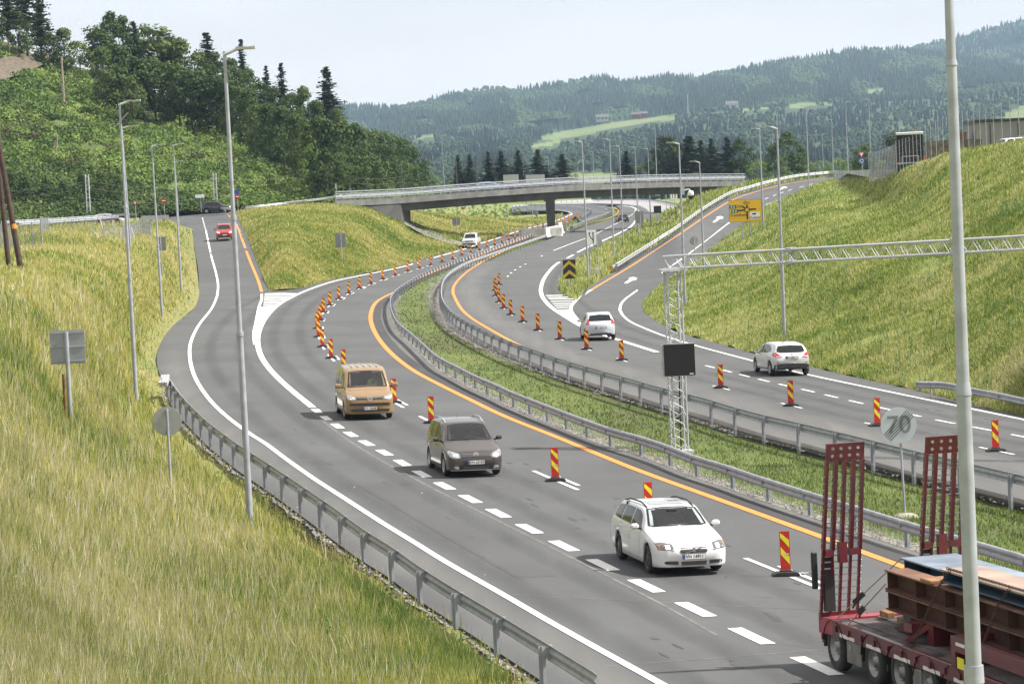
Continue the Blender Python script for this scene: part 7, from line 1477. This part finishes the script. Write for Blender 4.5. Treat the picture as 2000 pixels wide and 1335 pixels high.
h, nn = cast(tou['bvh'], 'F', 0, .47); plate(tr_, (0, h.y-.012, .47), 'DN 60150'); h, nn = cast(tou['bvh'], 'F', 0, .70); emblem_vw(tr_, (0, h.y-.03, .695), .085); mb = MB(); mb.bar((-.6, -1.06, 1.10), (0, -1.12, 1.10), .025, .02); mb.build('wiper', PLAST, tr_); MB().tube((0, 1.0, 1.62), (0, 1.12, 1.78), .008, .004, 5).build('aerial', PLAST, tr_); settle(tr_, th)
# -------- gold van
van = dict(L=4.90, W=1.90, R=.34, axf=.93, axr=3.93, paint=GOLD, sm=1.5, top=[(0,.80),(.04,.88),(.14,.98),(.40,1.10),(.72,1.18),(.80,1.22),(1.45,1.76),(1.62,1.88),(2.1,1.96),(3.5,1.97),(4.6,1.94),(4.74,1.86),(4.86,1.2),(4.90,1.1)],
  belt=[(0,.76),(.14,.92),(.5,1.04),(.9,1.10),(2.4,1.13),(4.6,1.15),(4.8,1.14),(4.90,1.0)], plan=[(0,.74),(.03,.86),(.10,.94),(.22,.98),(.6,1),(4.5,1),(4.78,.97),(4.86,.92),(4.90,.88)], sill=[(0,.24),(.5,.22),(4.3,.26),(4.9,.32)], roofw=[(0,.84),(.8,.84),(1.5,.79),(2.4,.80),(4.6,.79),(4.9,.8)],
  cowl=.78, hdr=1.5, screen=[(0,1.24),(.68,1.225),(.78,1.235),(.745,1.45),(.68,1.78),(.35,1.815),(0,1.82)], sidewin=[[(1.30,1.18),(2.02,1.18),(2.02,1.72),(1.72,1.70),(1.52,1.52)],[(2.12,1.18),(3.25,1.19),(3.25,1.74),(2.12,1.74)],[(3.36,1.19),(4.55,1.20),(4.5,1.72),(3.36,1.74)]],
  rearwin=[(0,1.25),(.68,1.25),(.62,1.75),(0,1.78)], floor=.75, dx=.44, cloth=CL2, who='driver in a yellow vest behind the windscreen of the gold van', doors=[1.95], hz=.98, seams=[1.12,2.07,3.30], mirror=(.95,1.18,1.25), mirs=1.25, rim=RIMM,
  decals=[('F',[(.54,.80),(.84,.79),(.88,.84),(.86,.96),(.80,.97),(.56,.90)],LAMPC,'headlight',True),('F',[(.60,.815),(.78,.81),(.80,.87),(.62,.87)],mat('headlight_pale',(.85,.87,.88),None,.1,emis=((1,1,1),.25)),'lamp_lens',True),('F',[(-.53,.80),(.53,.80),(.55,.90),(-.55,.90)],PLAST,'grille',False),('F',[(-.52,.868),(.52,.868),(.52,.882),(-.52,.882)],CHROME,'grille_bar',False),('F',[(-.52,.818),(.52,.818),(.52,.832),(-.52,.832)],CHROME,'grille_bar',False),
          ('F',[(-.80,.56),(.80,.56),(.78,.66),(-.78,.66)],PLAST,'lower_grille',False),('F',[(-.72,.335),(.72,.335),(.78,.42),(-.78,.42)],PLAST,'bumper_inset',False),('L',[(.6,.9),(.6,.9),(.7,.9)],GOLD,'x',False),('T',[(-.5,-.9),(-.48,-.9),(-.48,1.9),(-.5,1.9)],GOLD,'roof_rib',True),('L',[(-.4,.86),(2.0,.86),(2.0,.875),(-.4,.875)],FRIT,'slide_rail',True)])
c, th = place(van, (676,818), (662,807)); vn = make_car('van', van, c, th, 'gold coloured passenger van following the dark people carrier', 'van', interior=True)
h, nn = cast(van['bvh'], 'F', 0, .44); plate(vn, (0, h.y-.014, .455), 'VX 42648'); h, nn = cast(van['bvh'], 'F', 0, .85); emblem_vw(vn, (0, h.y-.035, .85), .10); settle(vn, th)
mb = MB()
for k in range(5): x_ = -.5+.25*k; h, nn = cast(van['bvh'], 'T', x_, .6); mb.box((x_, .7, h.z+.006), (.03, 2.4, .016))
mb.build('roof_rib', GOLD, vn)
# -------- silver hatchbacks seen from behind
def hatch(L, W, H, pt, **k):
    f = H/1.48
    d = dict(L=L, W=W, R=.315, axf=.84, axr=L-.70, paint=pt, top=[(0,.60*f),(.15,.75*f),(.9,.95*f),(1.0,.99*f),(1.75,1.38*f),(2.2,1.46*f),(2.7,1.48*f),(L-.62,1.43*f),(L-.42,1.37*f),(L-.14,1.02*f),(L-.06,.95*f),(L,.88*f)], belt=[(0,.56),(.15,.68),(.9,.86),(2.2,.90*f),(L-.8,.98*f),(L-.1,.97*f),(L,.84)], plan=[(0,.66),(.05,.82),(.2,.94),(.6,.99),(L-.9,1),(L-.4,.97),(L-.15,.92),(L-.04,.86),(L,.80)], sill=[(0,.22),(.5,.19),(L-.5,.26),(L,.33)], roofw=[(0,.8),(1,.8),(1.8,.70),(2.4,.71),(L-.6,.68),(L-.2,.72),(L,.8)],
      screen=[(0,1.0*f),(.66,1.0*f),(.56,1.33*f),(0,1.36*f)], sidewin=[[(1.35,.95*f),(2.22,.98*f),(2.22,1.36*f),(1.95,1.34*f)],[(2.30,.98*f),(L-1.12,1.02*f),(L-1.05,1.28*f),(L-1.3,1.36*f),(2.30,1.37*f)],[(L-1.04,1.04*f),(L-.72,1.10*f),(L-.86,1.27*f),(L-1.0,1.26*f)]], doors=[2.1, L-1.25], hz=.84, seams=[1.35,2.26,L-1.1], mirror=(W/2-.03,1.4,.97*f), mirm=BLKP, spokes=10); d.update(k); return d
fx_ = hatch(4.36, 1.82, 1.48, SILV, rearwin=[(0,1.045),(.50,1.05),(.66,1.10),(.63,1.22),(.56,1.34),(0,1.37)],
   decals=[('R',[(.46,.86),(.72,.84),(.86,.92),(.80,1.05),(.70,1.07),(.60,.98)],LENSR,'tail_light',True),('R',[(-.82,.30),(.82,.30),(.80,.52),(.55,.56),(-.55,.56),(-.80,.52)],PLAST,'rear_diffuser',False),('R',[(-.30,.78),(.30,.78),(.30,.90),(-.30,.90)],mat('plate_recess',(.3,.31,.32),None,.4,.5),'plate_recess',False),('R',[(.60,.60),(.78,.60),(.78,.63),(.60,.63)],LENSR,'reflector',True)])
A = G(1475, 705.8); B = G(1580, 732); th = heading(B, A); cpos = G(1529, 733); fo = make_car('hatchback', fx_, cpos+Vector((.05, 1.6, 0.02)), th, 'silver hatchback seen from behind beside the right grass slope'); h, nn = cast(fx_['bvh'], 'R', 0, .84); plate(fo, (0, h.y+.014, .84), 'VV 65811', True)
MB().tube((0, .62, 1.46), (0, .80, 1.62), .008, .004, 5).build('aerial', PLAST, fo); h, nn = cast(fx_['bvh'], 'R', 0, .96); disc(MB(), (0, .955), .05, h.y+.005, h.y+.02, 18).build('emblem', CHROME, fo); settle(fo, th)
sw_ = hatch(3.85, 1.70, 1.51, paint('paint_pale_blue_silver', (0.60, 0.65, 0.72), .34, .3), rearwin=[(0,1.06),(.60,1.06),(.62,1.12),(.54,1.36),(0,1.40)],
   decals=[('R',[(.58,.90),(.74,.86),(.80,.88),(.66,1.16),(.62,1.16)],LENSR,'tail_light',True),('R',[(-.34,.62),(.34,.62),(.34,.76),(-.34,.76)],mat('plate_recess2',(.4,.43,.46),None,.4,.4),'plate_recess',False),('R',[(-.60,.33),(.60,.33),(.55,.40),(-.55,.40)],PLAST,'rear_diffuser',False)], spokes=8)
A = G(1135.5, 637); B = G(1202.5, 661); th = heading(B, A); cpos = G(1172, 664); sf = make_car('hatchback', sw_, cpos+Vector((-.1, 1.2, .02)), th*.62 + (math.pi*.38 if th > 0 else -math.pi*.38), 'small pale silver hatchback seen from behind by the gore markings'); h, nn = cast(sw_['bvh'], 'R', 0, .69); plate(sf, (0, h.y+.014, .70), 'VV 36912', True); MB().tube((0, .8, 1.5), (0, .95, 1.66), .008, .004, 5).build('aerial', PLAST, sf); sf.scale = (1.12,)*3
# -------- white pickup
pk = dict(L=5.2, W=1.94, R=.37, axf=.92, axr=4.02, paint=WHT, top=[(0,.86),(.05,.95),(.2,1.06),(1.1,1.16),(1.2,1.18),(1.85,1.70),(2.1,1.80),(2.5,1.83),(3.3,1.80),(3.5,1.62),(3.66,1.16),(5.1,1.14),(5.2,1.08)], belt=[(0,.80),(.2,.98),(1.2,1.08),(3.6,1.12),(5.1,1.10),(5.2,1.0)], plan=[(0,.74),(.05,.88),(.2,.96),(.6,1),(4.9,1),(5.15,.96),(5.2,.92)], sill=[(0,.34),(.5,.3),(4.7,.34),(5.2,.42)], roofw=[(0,.8),(1.1,.8),(1.9,.72),(3.3,.70),(3.7,.85),(5.2,.85)],
   screen=[(0,1.20),(.72,1.20),(.60,1.70),(0,1.74)], sidewin=[[(1.7,1.14),(2.5,1.15),(2.5,1.68),(2.1,1.66)],[(2.58,1.15),(3.4,1.17),(3.2,1.64),(2.58,1.67)]], hz=1.0, seams=[1.5,2.54,3.5], mirror=(.96,1.5,1.2), decals=[('F',[(.50,.84),(.84,.86),(.86,.98),(.54,.96)],LAMPC,'headlight',True),('F',[(-.50,.78),(.50,.78),(.52,.97),(-.52,.97)],PLAST,'grille',False),('F',[(-.8,.44),(.8,.44),(.8,.58),(-.8,.58)],PLAST,'lower_grille',False)])
A = G(904, 490); B = G(960, 473); th = heading(B, A); pku = make_car('pickup', pk, G(921, 483.5), th*.8, 'white pickup with dark grille driving under the lower end of the stone edging', 'pickup'); h, nn = cast(pk['bvh'], 'F', 0, .88); disc(MB(), (0, .88), .09, h.y-.03, h.y-.01, 16).build('emblem', CHROME, pku); pku.scale = (1.12,)*3
# -------- red suv on the entry ramp
suv = dict(L=4.5, W=1.84, R=.35, axf=.9, axr=3.58, paint=REDP, top=[(0,.74),(.05,.82),(.2,.94),(1.0,1.06),(1.1,1.10),(1.8,1.56),(2.1,1.64),(2.6,1.67),(3.7,1.62),(4.05,1.54),(4.3,1.14),(4.5,1.0)], belt=[(0,.70),(.2,.86),(1.1,1.0),(3.8,1.06),(4.4,1.05),(4.5,.95)], plan=[(0,.72),(.05,.86),(.2,.95),(.6,1),(4.1,.98),(4.4,.92),(4.5,.84)], sill=[(0,.26),(.5,.24),(4.1,.3),(4.5,.36)], roofw=[(0,.8),(1.0,.8),(1.8,.71),(3.7,.70),(4.5,.8)],
   screen=[(0,1.12),(.70,1.12),(.60,1.53),(0,1.57)], sidewin=[[(1.6,1.06),(2.4,1.07),(2.4,1.55),(2.0,1.52)],[(2.5,1.07),(3.9,1.1),(3.7,1.5),(2.5,1.55)]], hz=.92, mirror=(.92,1.4,1.12), mirm=BLKP, rails=(2.0,3.9,.62,0,.05,GALV_B), decals=[('F',[(.50,.76),(.86,.80),(.84,.90),(.52,.86)],mat('headlight_pale',(.85,.87,.88),None,.1),'headlight',True),('F',[(-.48,.66),(.48,.66),(.5,.80),(-.5,.80)],PLAST,'grille',False),('F',[(-.7,.32),(.7,.32),(.7,.48),(-.7,.48)],PLAST,'lower_grille',False)])
s = sLramp(437, 470); P0 = S(437, 467, s); A = S(470, 520, sLramp(470, 520)); B = S(436, 445, sLramp(436, 445)); rs = make_car('suv', suv, P0+Vector((0, 1.0, .05)), heading(B, A)*.9, 'red car coming down the entry ramp'); h, nn = cast(suv['bvh'], 'F', 0, .55); plate(rs, (0, h.y-.012, .55), None)
dslope = math.atan2((B.z-A.z), (B-A).length); rs.scale = (1.08,)*3; rs.rotation_euler = (Matrix.Rotation(rs.rotation_euler[2], 3, 'Z')@Matrix.Rotation(dslope, 3, 'X')).to_euler()
# -------- distant and half hidden cars
def simple(nm, base, pt, loc, rz, label, **kw): d = dict(base); d['paint'] = pt; d.update(kw); d.pop('rails', None); return make_car(nm, d, loc, rz, label)
sed = hatch(4.6, 1.84, 1.42, BLKP, rearwin=[(0,1.0),(.6,1.0),(.54,1.28),(0,1.3)], decals=[('R',[(.55,.80),(.85,.80),(.84,.92),(.55,.90)],LENSR,'tail_light',True),('R',[(-.3,.55),(.3,.55),(.3,.66),(-.3,.66)],PLATE,'number_plate',False)])
make_car('saloon_car', sed, G(1215, 434), math.pi+.10, 'black car driving away on the far carriageway beyond the bridge pier').scale = (1.12,)*3
simple('dark_car', suv, BLKP, S(424, 416, 13.75), math.pi/2-.1, 'dark car on the upper road behind the blank white board')
simple('pale_car', suv, SILV, S(213, 440, 14.0), math.pi/2, 'pale roofed car mostly hidden behind the guard rail at the left', decals=[('L',[(-1.6,.7),(1.6,.7),(1.6,.95),(-1.6,.95)],REDP,'red_stripe',True)])
simple('blue_car', est, BLUP, S(952, 373, 12.6)+away*5, math.pi/2, 'pale blue car crossing the bridge behind its railing', decals=[])
simple('white_car', est, WHT, S(1996, 300, 22), math.pi/2+.3, 'white car just showing over the ridge at the right edge', decals=[])
# ================================================================ low loader at the lower right
LR = mat('loader_red', (0.125, 0.010, 0.018), (0.075, 0.008, 0.012), .45, coat=.3, scale=2.5); LRP = mat('loader_red_worn', (0.30, 0.05, 0.07), (0.20, 0.022, 0.035), .5, scale=3); DECK = mat('worn_deck', (0.13, 0.115, 0.11), (0.06, 0.04, 0.04), .85, scale=2.2, detail=8, bump=.2)
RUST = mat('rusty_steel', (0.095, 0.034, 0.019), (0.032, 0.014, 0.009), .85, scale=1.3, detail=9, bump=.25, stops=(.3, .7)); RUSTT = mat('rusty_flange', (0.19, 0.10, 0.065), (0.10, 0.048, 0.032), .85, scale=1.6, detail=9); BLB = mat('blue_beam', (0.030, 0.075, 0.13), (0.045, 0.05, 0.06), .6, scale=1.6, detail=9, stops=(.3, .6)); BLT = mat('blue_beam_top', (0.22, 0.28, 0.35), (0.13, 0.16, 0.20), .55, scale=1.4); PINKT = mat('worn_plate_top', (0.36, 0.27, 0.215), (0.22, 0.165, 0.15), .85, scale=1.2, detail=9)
CHN = mat('chain_steel', (0.10, 0.07, 0.05), None, .7, .6); WOOD = mat('timber_bearer', (0.32, 0.17, 0.08), (0.18, 0.09, 0.04), .85, scale=4); TOOL = mat('toolbox_grey', (0.25, 0.24, 0.22), (0.17, 0.165, 0.15), .5, .4, scale=3); REFL = mat('reflector_white', (0.75, 0.74, 0.72), None, .4); ROPE = mat('strap_beige', (0.35, 0.25, 0.17), None, .9)
w1 = G(1636, 1311.5); w3 = G(1771, 1371); du = (w3-w1); du.z = 0; du.normalize(); dv = Vector((-du.y, du.x, 0))*-1
dv = Vector((du.y, -du.x, 0)); dv = -dv if dv.x < 0 else dv
Rz = math.atan2(du.y, du.x)
# local frame: +x along the trailer (forwards), +y to its left... far side; origin on the ground at the rear near corner
org = w1-du*.85-dv*.05; org.z = SLX*org.x+.012
flip = 1 if Vector((0, 0, 1)).dot(du.cross(dv)) > 0 else -1
TL = empty('low_loader', org, Rz, 'dark red low loader trailer with two raised lattice ramps at its tail', 'trailer'); LL_ = 13.0; Wd = 3.0; DZ = 1.02
Y = lambda v: v*flip
def B(mb, x0, x1, v0, v1, z0, z1, bev=0): return mb.box(((x0+x1)/2, Y((v0+v1)/2), (z0+z1)/2), (x1-x0, abs(v1-v0), z1-z0), bev=bev)
mb = MB(); B(mb, .75, LL_, .10, Wd-.10, DZ-.10, DZ-.02); 
for v in (.35, .95, 1.55, 2.1): B(mb, .2, LL_, v, v+.06, DZ-.02, DZ+.0)
mb.build('deck', DECK, TL)
mb = MB(); mb.add([(0, 0, DZ-.02), (.78, 0, DZ+.02), (.78, Y(Wd), DZ+.02), (0, Y(Wd), DZ-.02), (0, 0, DZ-.35), (.78, 0, DZ-.3), (.78, Y(Wd), DZ-.3), (0, Y(Wd), DZ-.35)], [(0, 1, 2, 3), (4, 7, 6, 5), (0, 4, 5, 1), (1, 5, 6, 2), (2, 6, 7, 3), (3, 7, 4, 0)]); mb.build('tail_plate', LRP, TL)
mb = MB()
for v0, v1 in ((0, .10), (Wd-.10, Wd)): B(mb, .78, LL_, v0, v1, DZ-.30, DZ+.015, .012)
B(mb, .02, .12, .05, Wd-.05, DZ-.55, DZ-.3); mb.build('side_beam', LR, TL)
for k in range(14): B(MB(), .95+k*.7, 1.05+k*.7, -.035, .0, DZ-.2, DZ-.08).build('lashing_point', LR, TL)
for k in range(8): o = B(MB(), 1.2+k*1.45, 2.0+k*1.45, -.006, .0, DZ-.27, DZ-.20).build('reflective_strip', REFL, TL)
for k in range(2):
    MB().box((.02, Y(.15 if k == 0 else Wd-.15), DZ-.42), (.06, .22, .14)).build('tail_lamp', LENSR, TL)
# wheels
for k, xw in enumerate((.85, 2.95, 4.30, 5.65, 7.0)):
    for near in (True, False):
        v = .14 if near else Wd-.14; wr_ = .49
        M = Matrix.Translation((xw, Y(v), wr_))@Matrix.Rotation(math.pi/2*(1 if (flip > 0) == near else -1), 4, 'X'); h = .13
        w_ = MB().lathe([(.27, -h*.7), (.40, -h), (.465, -h*.85), (wr_, -h*.5), (wr_, h*.5), (.465, h*.85), (.40, h), (.29, h*.9), (.27, h*.6)], 36, M).build('wheel', TYRE, TL, True)
        MB().lathe([(.285, h*.92), (.275, h*.7), (.23, h*.55), (.21, h*.15), (.12, h*.1), (.11, h*.75), (0, h*.8)], 28, M).build('rim', mat('truck_rim', (.30, .30, .31), (.2, .2, .2), .45, .6, scale=6), w_, True)
        hub = MB()
        for q in range(10): a = q*math.pi/5; c = M@Vector((math.cos(a)*.165, math.sin(a)*.165, h*.16)); c2 = M@Vector((math.cos(a)*.165, math.sin(a)*.165, h*.5)); hub.tube(c, c2, .018, None, 6)
        hub.build('wheel_nut', CHROME, w_)
        mg = MB(); n = 10
        pts = [(xw-.60*math.cos(math.pi*q/n*.9+.1), wr_+.02+.52*math.sin(math.pi*q/n*.9+.1)) for q in range(n+1)]
        for a, b in zip(pts, pts[1:]): mg.add([(a[0], Y(v-.16), a[1]), (b[0], Y(v-.16), b[1]), (b[0], Y(v+.16), b[1]), (a[0], Y(v+.16), a[1])], [(0, 1, 2, 3)])
        mg.build('mudguard', PLAST, TL)
        if near: B(MB(), xw-.66, xw-.60, .02, .30, .42, .95).build('mud_flap', PLAST, TL)
B(MB(), 1.50, 2.28, .02, .55, .28, .83, .015).build('toolbox', TOOL, TL); MB().box((1.72, Y(.012), .60), (.09, .02, .09)).build('toolbox_latch', CHROME, TL); B(MB(), 5.0, 5.4, -.0, .4, .3, .7, .015).build('toolbox', TOOL, TL)
# ramps
def ramp(v0, v1):
    r_ = MB(); Hh = 3.50; lean = .33; nb = 5
    P_ = lambda q, z: Vector((.10+lean*z/Hh*2.2, Y(v0+(v1-v0)*(q if z < 1.5 else (q-.5)*.96+.5)), DZ+z))
    for q in (0, .25, .5, .75, 1):
        r_.bar(P_(q, 0), P_(q, 1.35), .05, .07, (1, 0, 0)); w_ = .075 if q in (.25, .75) else .06
        r_.bar(P_(q, 1.35), P_(q, Hh-.3), w_, .12, (1, 0, 0))
    r_.bar(P_(0, 0)-Vector((0, Y(.03), 0)), P_(1, 0)+Vector((0, Y(.03), 0)), .12, .14); a = P_(0, Hh-.14)-Vector((0, Y(.03), 0)); b = P_(1, Hh-.14)+Vector((0, Y(.03), 0))
    uu = (P_(0, Hh)-P_(0, Hh-.4)).normalized(); r_.bar(a, b, .045, .36, uu); r_.box((P_(.5, 1.3)+Vector((.05, 0, 0))), (.14, abs(v1-v0)*.22, .42)); r_.box(P_(.82, 1.3)+Vector((.05, 0, 0)), (.14, abs(v1-v0)*.3, .12)).box(P_(.12, 1.3)+Vector((.05, 0, 0)), (.14, abs(v1-v0)*.2, .12))
    ro = r_.build('ramp', LR, TL); g = MB()
    for k in range(21):
        z = .16+k*.135; g.tube(P_(0, z)-Vector((0, Y(.05), 0)), P_(1, z)+Vector((0, Y(.05), 0)), .016, None, 6)
    g.build('ramp_rung', GALV_B, ro)
    for i in range(4):
        for j in range(2):
            c = P_(.14+.24*i, Hh-.22+j*.15); MB().tube(c+Vector((-.029, 0, 0)), c+Vector((.029, 0, 0)), .036, None, 14).build('ramp_hole', mat('hole_grey', (.30, .27, .26), (.12, .05, .05), .5, scale=20), ro)
    B(MB(), .17, .30, v0+.04, v0+(v1-v0)*.32, DZ+.1, DZ+1.2).build('ramp_cylinder', PLAST, ro); return ro
ramp(.02, .80); ramp(Wd-.86, Wd-.02)
B(MB(), .05, .14, -.14, -.02, DZ+.55, DZ+1.3, .02).build('lamp_board', PLAST, TL); MB().tube((.1, Y(-.14), DZ+.9), (.1, Y(-.32), DZ+.88), .015, None, 6).tube((.1, Y(-.30), DZ+.88), (.07, Y(-.36), DZ+.88), .03, None, 8).build('marker_lamp', GALV_B, TL)
# bogie post and cross frame supporting the load
mb = MB(); B(mb, 4.4, 4.75, .55, .85, DZ, DZ+.37); B(mb, 3.9, 4.3, .3, .75, DZ+.2, DZ+.37); mb.bar((4.1, Y(.3), DZ+.02), (4.5, Y(.6), DZ+.35), .12, .1); mb.build('bolster', LR, TL)
mb = MB(); B(mb, 6.9, 7.1, 0, Wd, DZ, DZ+.55); B(mb, 7.1, LL_, 0, .14, DZ+.28, DZ+.55); mb.build('gooseneck', LR, TL); B(MB(), 7.15, 7.55, -.008, 0, DZ+.40, DZ+.46).build('reflective_strip', REFL, TL)
B(MB(), 7.2, 7.5, -.012, .0, DZ+.0, DZ+.2).build('warning_plate', LIME, TL)
# ---- load, each girder a thing
def TW(p): return Matrix.Translation(TL.location)@Matrix.Rotation(Rz, 4, 'Z')@p
def girder(x0, x1, v0, v1, z0, z1, m, mt_, label, stiff=1.0, nm='steel_girder', fl=.03, near=True, inset=.16):
    r = empty(nm, TW(Vector((x0, Y((v0+v1)/2), z0))), Rz, label, 'girder', 'steel girders loaded on the trailer'); L_ = x1-x0; H_ = z1-z0; W_ = abs(v1-v0)
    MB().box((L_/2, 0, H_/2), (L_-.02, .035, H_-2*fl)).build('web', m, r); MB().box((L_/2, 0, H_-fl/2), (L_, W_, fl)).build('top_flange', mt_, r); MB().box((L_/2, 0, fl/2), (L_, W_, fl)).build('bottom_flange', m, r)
    n = int(L_/stiff)
    for k in range(n+1): mb = MB().box((.10+k*(L_-.2)/max(1, n), 0, H_/2), (.025, W_*.92, H_-2*fl-.004)); mb.build('stiffener', m, r)
    return r
zb = DZ+.38
girder(2.35, 14, .55, 1.02, zb, zb+.38, RUST, RUSTT, 'lower rusty brown girder on the near side of the load', 1.35)
girder(2.35, 14, .55, 1.02, zb+.395, zb+.78, RUST, RUSTT, 'upper rusty brown girder on the near side of the load', 1.35)
girder(1.75, 14, 1.12, 2.3, DZ+.14, zb+.90, BLB, BLT, 'tall blue girder standing behind the rusty girders', 2.0)
girder(5.0, 14, .62, 1.45, zb+.86, zb+1.10, BLB, PINKT, 'blue girder with pinkish worn top lying highest on the load', 3.2)
for x0, v0, z0, l_, w_, h_, lb, m_ in ((4.3,.5,zb+.785,.5,.5,.07,'thin wooden wedge under the top girder',WOOD),(1.75,1.0,DZ+.02,.9,1.2,.10,'timber bearer under the tall blue girder',WOOD),(2.6,.62,DZ+.02,.75,.4,.05,'rusty base plate lying on the loader deck',RUST),(2.9,.68,DZ+.08,.4,.36,.29,'rusty box prop standing under the brown girders',BLB),(.95,.95,DZ+.03,.42,.16,.12,'orange brown timber block on the tail of the deck',WOOD)):
    o = MB().box((0, 0, 0), (l_, w_, h_), bev=.012).build('prop' if 'prop' in lb else 'bearer', m_); o.location = TW(Vector((x0+l_/2, Y(v0+w_/2), z0+h_/2))); o.rotation_euler[2] = Rz; tag(o, lb, 'load support')
mb = MB(); n = 46
def chain(a, b, nlinks, r=.022):
    mb = MB()
    for k in range(nlinks):
        p = a.lerp(b, (k+.5)/nlinks); d = (b-a).normalized(); l = (b-a).length/nlinks*.66; up = Vector((0, 0, 1)) if abs(d.z) < .8 else Vector((1, 0, 0)); s_ = d.cross(up).normalized(); u = s_ if k % 2 else s_.cross(d)
        q = [p-d*l+u*r, p+d*l+u*r, p+d*l-u*r, p-d*l-u*r]
        for i in range(4): mb.tube(q[i], q[(i+1) % 4], r*.32, None, 5, False)
    return mb
o = chain(TW(Vector((5.3, Y(.64), zb+1.14))), TW(Vector((14, Y(.7), zb+1.14))), 120).build('chain', CHN); tag(o, 'thin chain lying along the pinkish top of the highest girder', 'chain')
for i, (xa, xb) in enumerate(((5.2, 4.9), (7.9, 7.8))):
    o = chain(TW(Vector((xa+.35, Y(.60), zb+1.14))), TW(Vector((xa, Y(.50), zb+.78))), 7).build('chain', CHN); mb = chain(TW(Vector((xa, Y(.50), zb+.78))), TW(Vector((xb, Y(.02), DZ))), 24); o2 = mb.build('chain', CHN, o); tag(o, ('chain hanging down the near side of the girders by the wooden wedge', 'chain hanging down the girders right of the thick lamp mast')[i], 'chain')
for (a, b, lb) in (((.95, .02, DZ+.03), (1.78, 1.12, zb+.88), 'lashing strap from the tail corner up to the blue girder'), ((1.65, .02, DZ+.03), (2.38, .55, zb+.5), 'second lashing strap in front of the rusty girder ends')):
    A_ = TW(Vector((a[0], Y(a[1]), a[2]))); B_ = TW(Vector((b[0], Y(b[1]), b[2]))); r = empty('lashing_strap', A_, 0, lb, 'strap', 'lashing straps at the loader tail'); MB().tube((0, 0, 0), B_-A_, .013, None, 6).build('strap', ROPE, r); m_ = (B_-A_)*.36; MB().bar(m_*.78, m_*1.22, .06, .10).bar(m_*.9, m_*.6+Vector((.06, 0, -.03)), .03, .03).build('ratchet', PLAST, r)
# ================================================================ parked truck on the ridge (rear view, open shredded body)
s = 21.5; tp = S(1779, 334, s); TK = empty('parked_truck', tp, -.13, 'black truck seen from behind, parked on the ridge', 'truck'); ORG = mat('orange_plastic', (0.65, 0.12, 0.03), None, .5)
mb = MB(); mb.box((-1.18, 2.5, 2.1), (.10, 5.0, 2.6)).box((1.18, 2.5, 2.1), (.10, 5.0, 2.6)).box((0, 4.9, 2.1), (2.4, .1, 2.6)).box((0, 2.5, .8), (2.4, 5, .15)); mb.build('body', BLKP, TK); MB().box((0, 2.5, 3.46), (2.5, 5.0, .16), bev=.05).box((0, -.02, 3.40), (2.45, .12, .22), bev=.03).build('roof', WHT, TK)
mb = MB(); mb.bar((-1.1, .1, 2.2), (.1, .3, 2.9), .08, .08).bar((1.1, .1, 2.2), (-.1, .3, 2.9), .08, .08).bar((-1.1, .2, 1.6), (1.1, .4, 1.9), .06, .06).bar((.5, .05, 3.2), (.9, .1, 2.3), .06, .06).bar((-.6, .3, 3.2), (-.3, .2, 1.2), .05, .08); mb.build('lifting_arm', mat('dark_steel', (.09, .09, .1), None, .5, .5), TK)
mb = MB(); mb.box((0, .6, 2.0), (2.2, .1, 2.3)); mb.build('inner_panel', PLAST, TK)
for sx in (-1, 1): MB().box((sx*1.28, 0, 1.05), (.16, .2, .55)).build('side_marker', ORG, TK); MB().bar((sx*1.13, -.05, 1.0), (sx*1.13, -.05, 3.2), .07, .07).build('corner_post', GALV_B, TK)
mb = MB(); mb.bar((-.75, -.1, 1.35), (.75, -.1, 1.35), .06, .06, (0, 1, 0)).bar((-.75, -.1, 1.35), (-.75, -.1, .75), .06, .06, (0, 1, 0)).bar((.75, -.1, 1.35), (.75, -.1, .75), .06, .06, (0, 1, 0)).box((0, -.08, .72), (2.5, .12, .14)); mb.build('rear_bumper', GALV_B, TK)
for sx in (-1, 1):
    for yy in (.6, 3.8): wheel(TK, sx*.95, yy, .5, RIMM, sx, .45)
MB().box((0, 1, .55), (1.4, 3.5, .3)).build('chassis', PLAST, TK); MB().box((.55, -.14, .45), (.35, .1, .2)).build('white_lamp', WHT, TK); MB().tube((.5, .5, 3.5), (.5, .5, 3.72), .06, None, 8).build('beacon', ORG, TK)
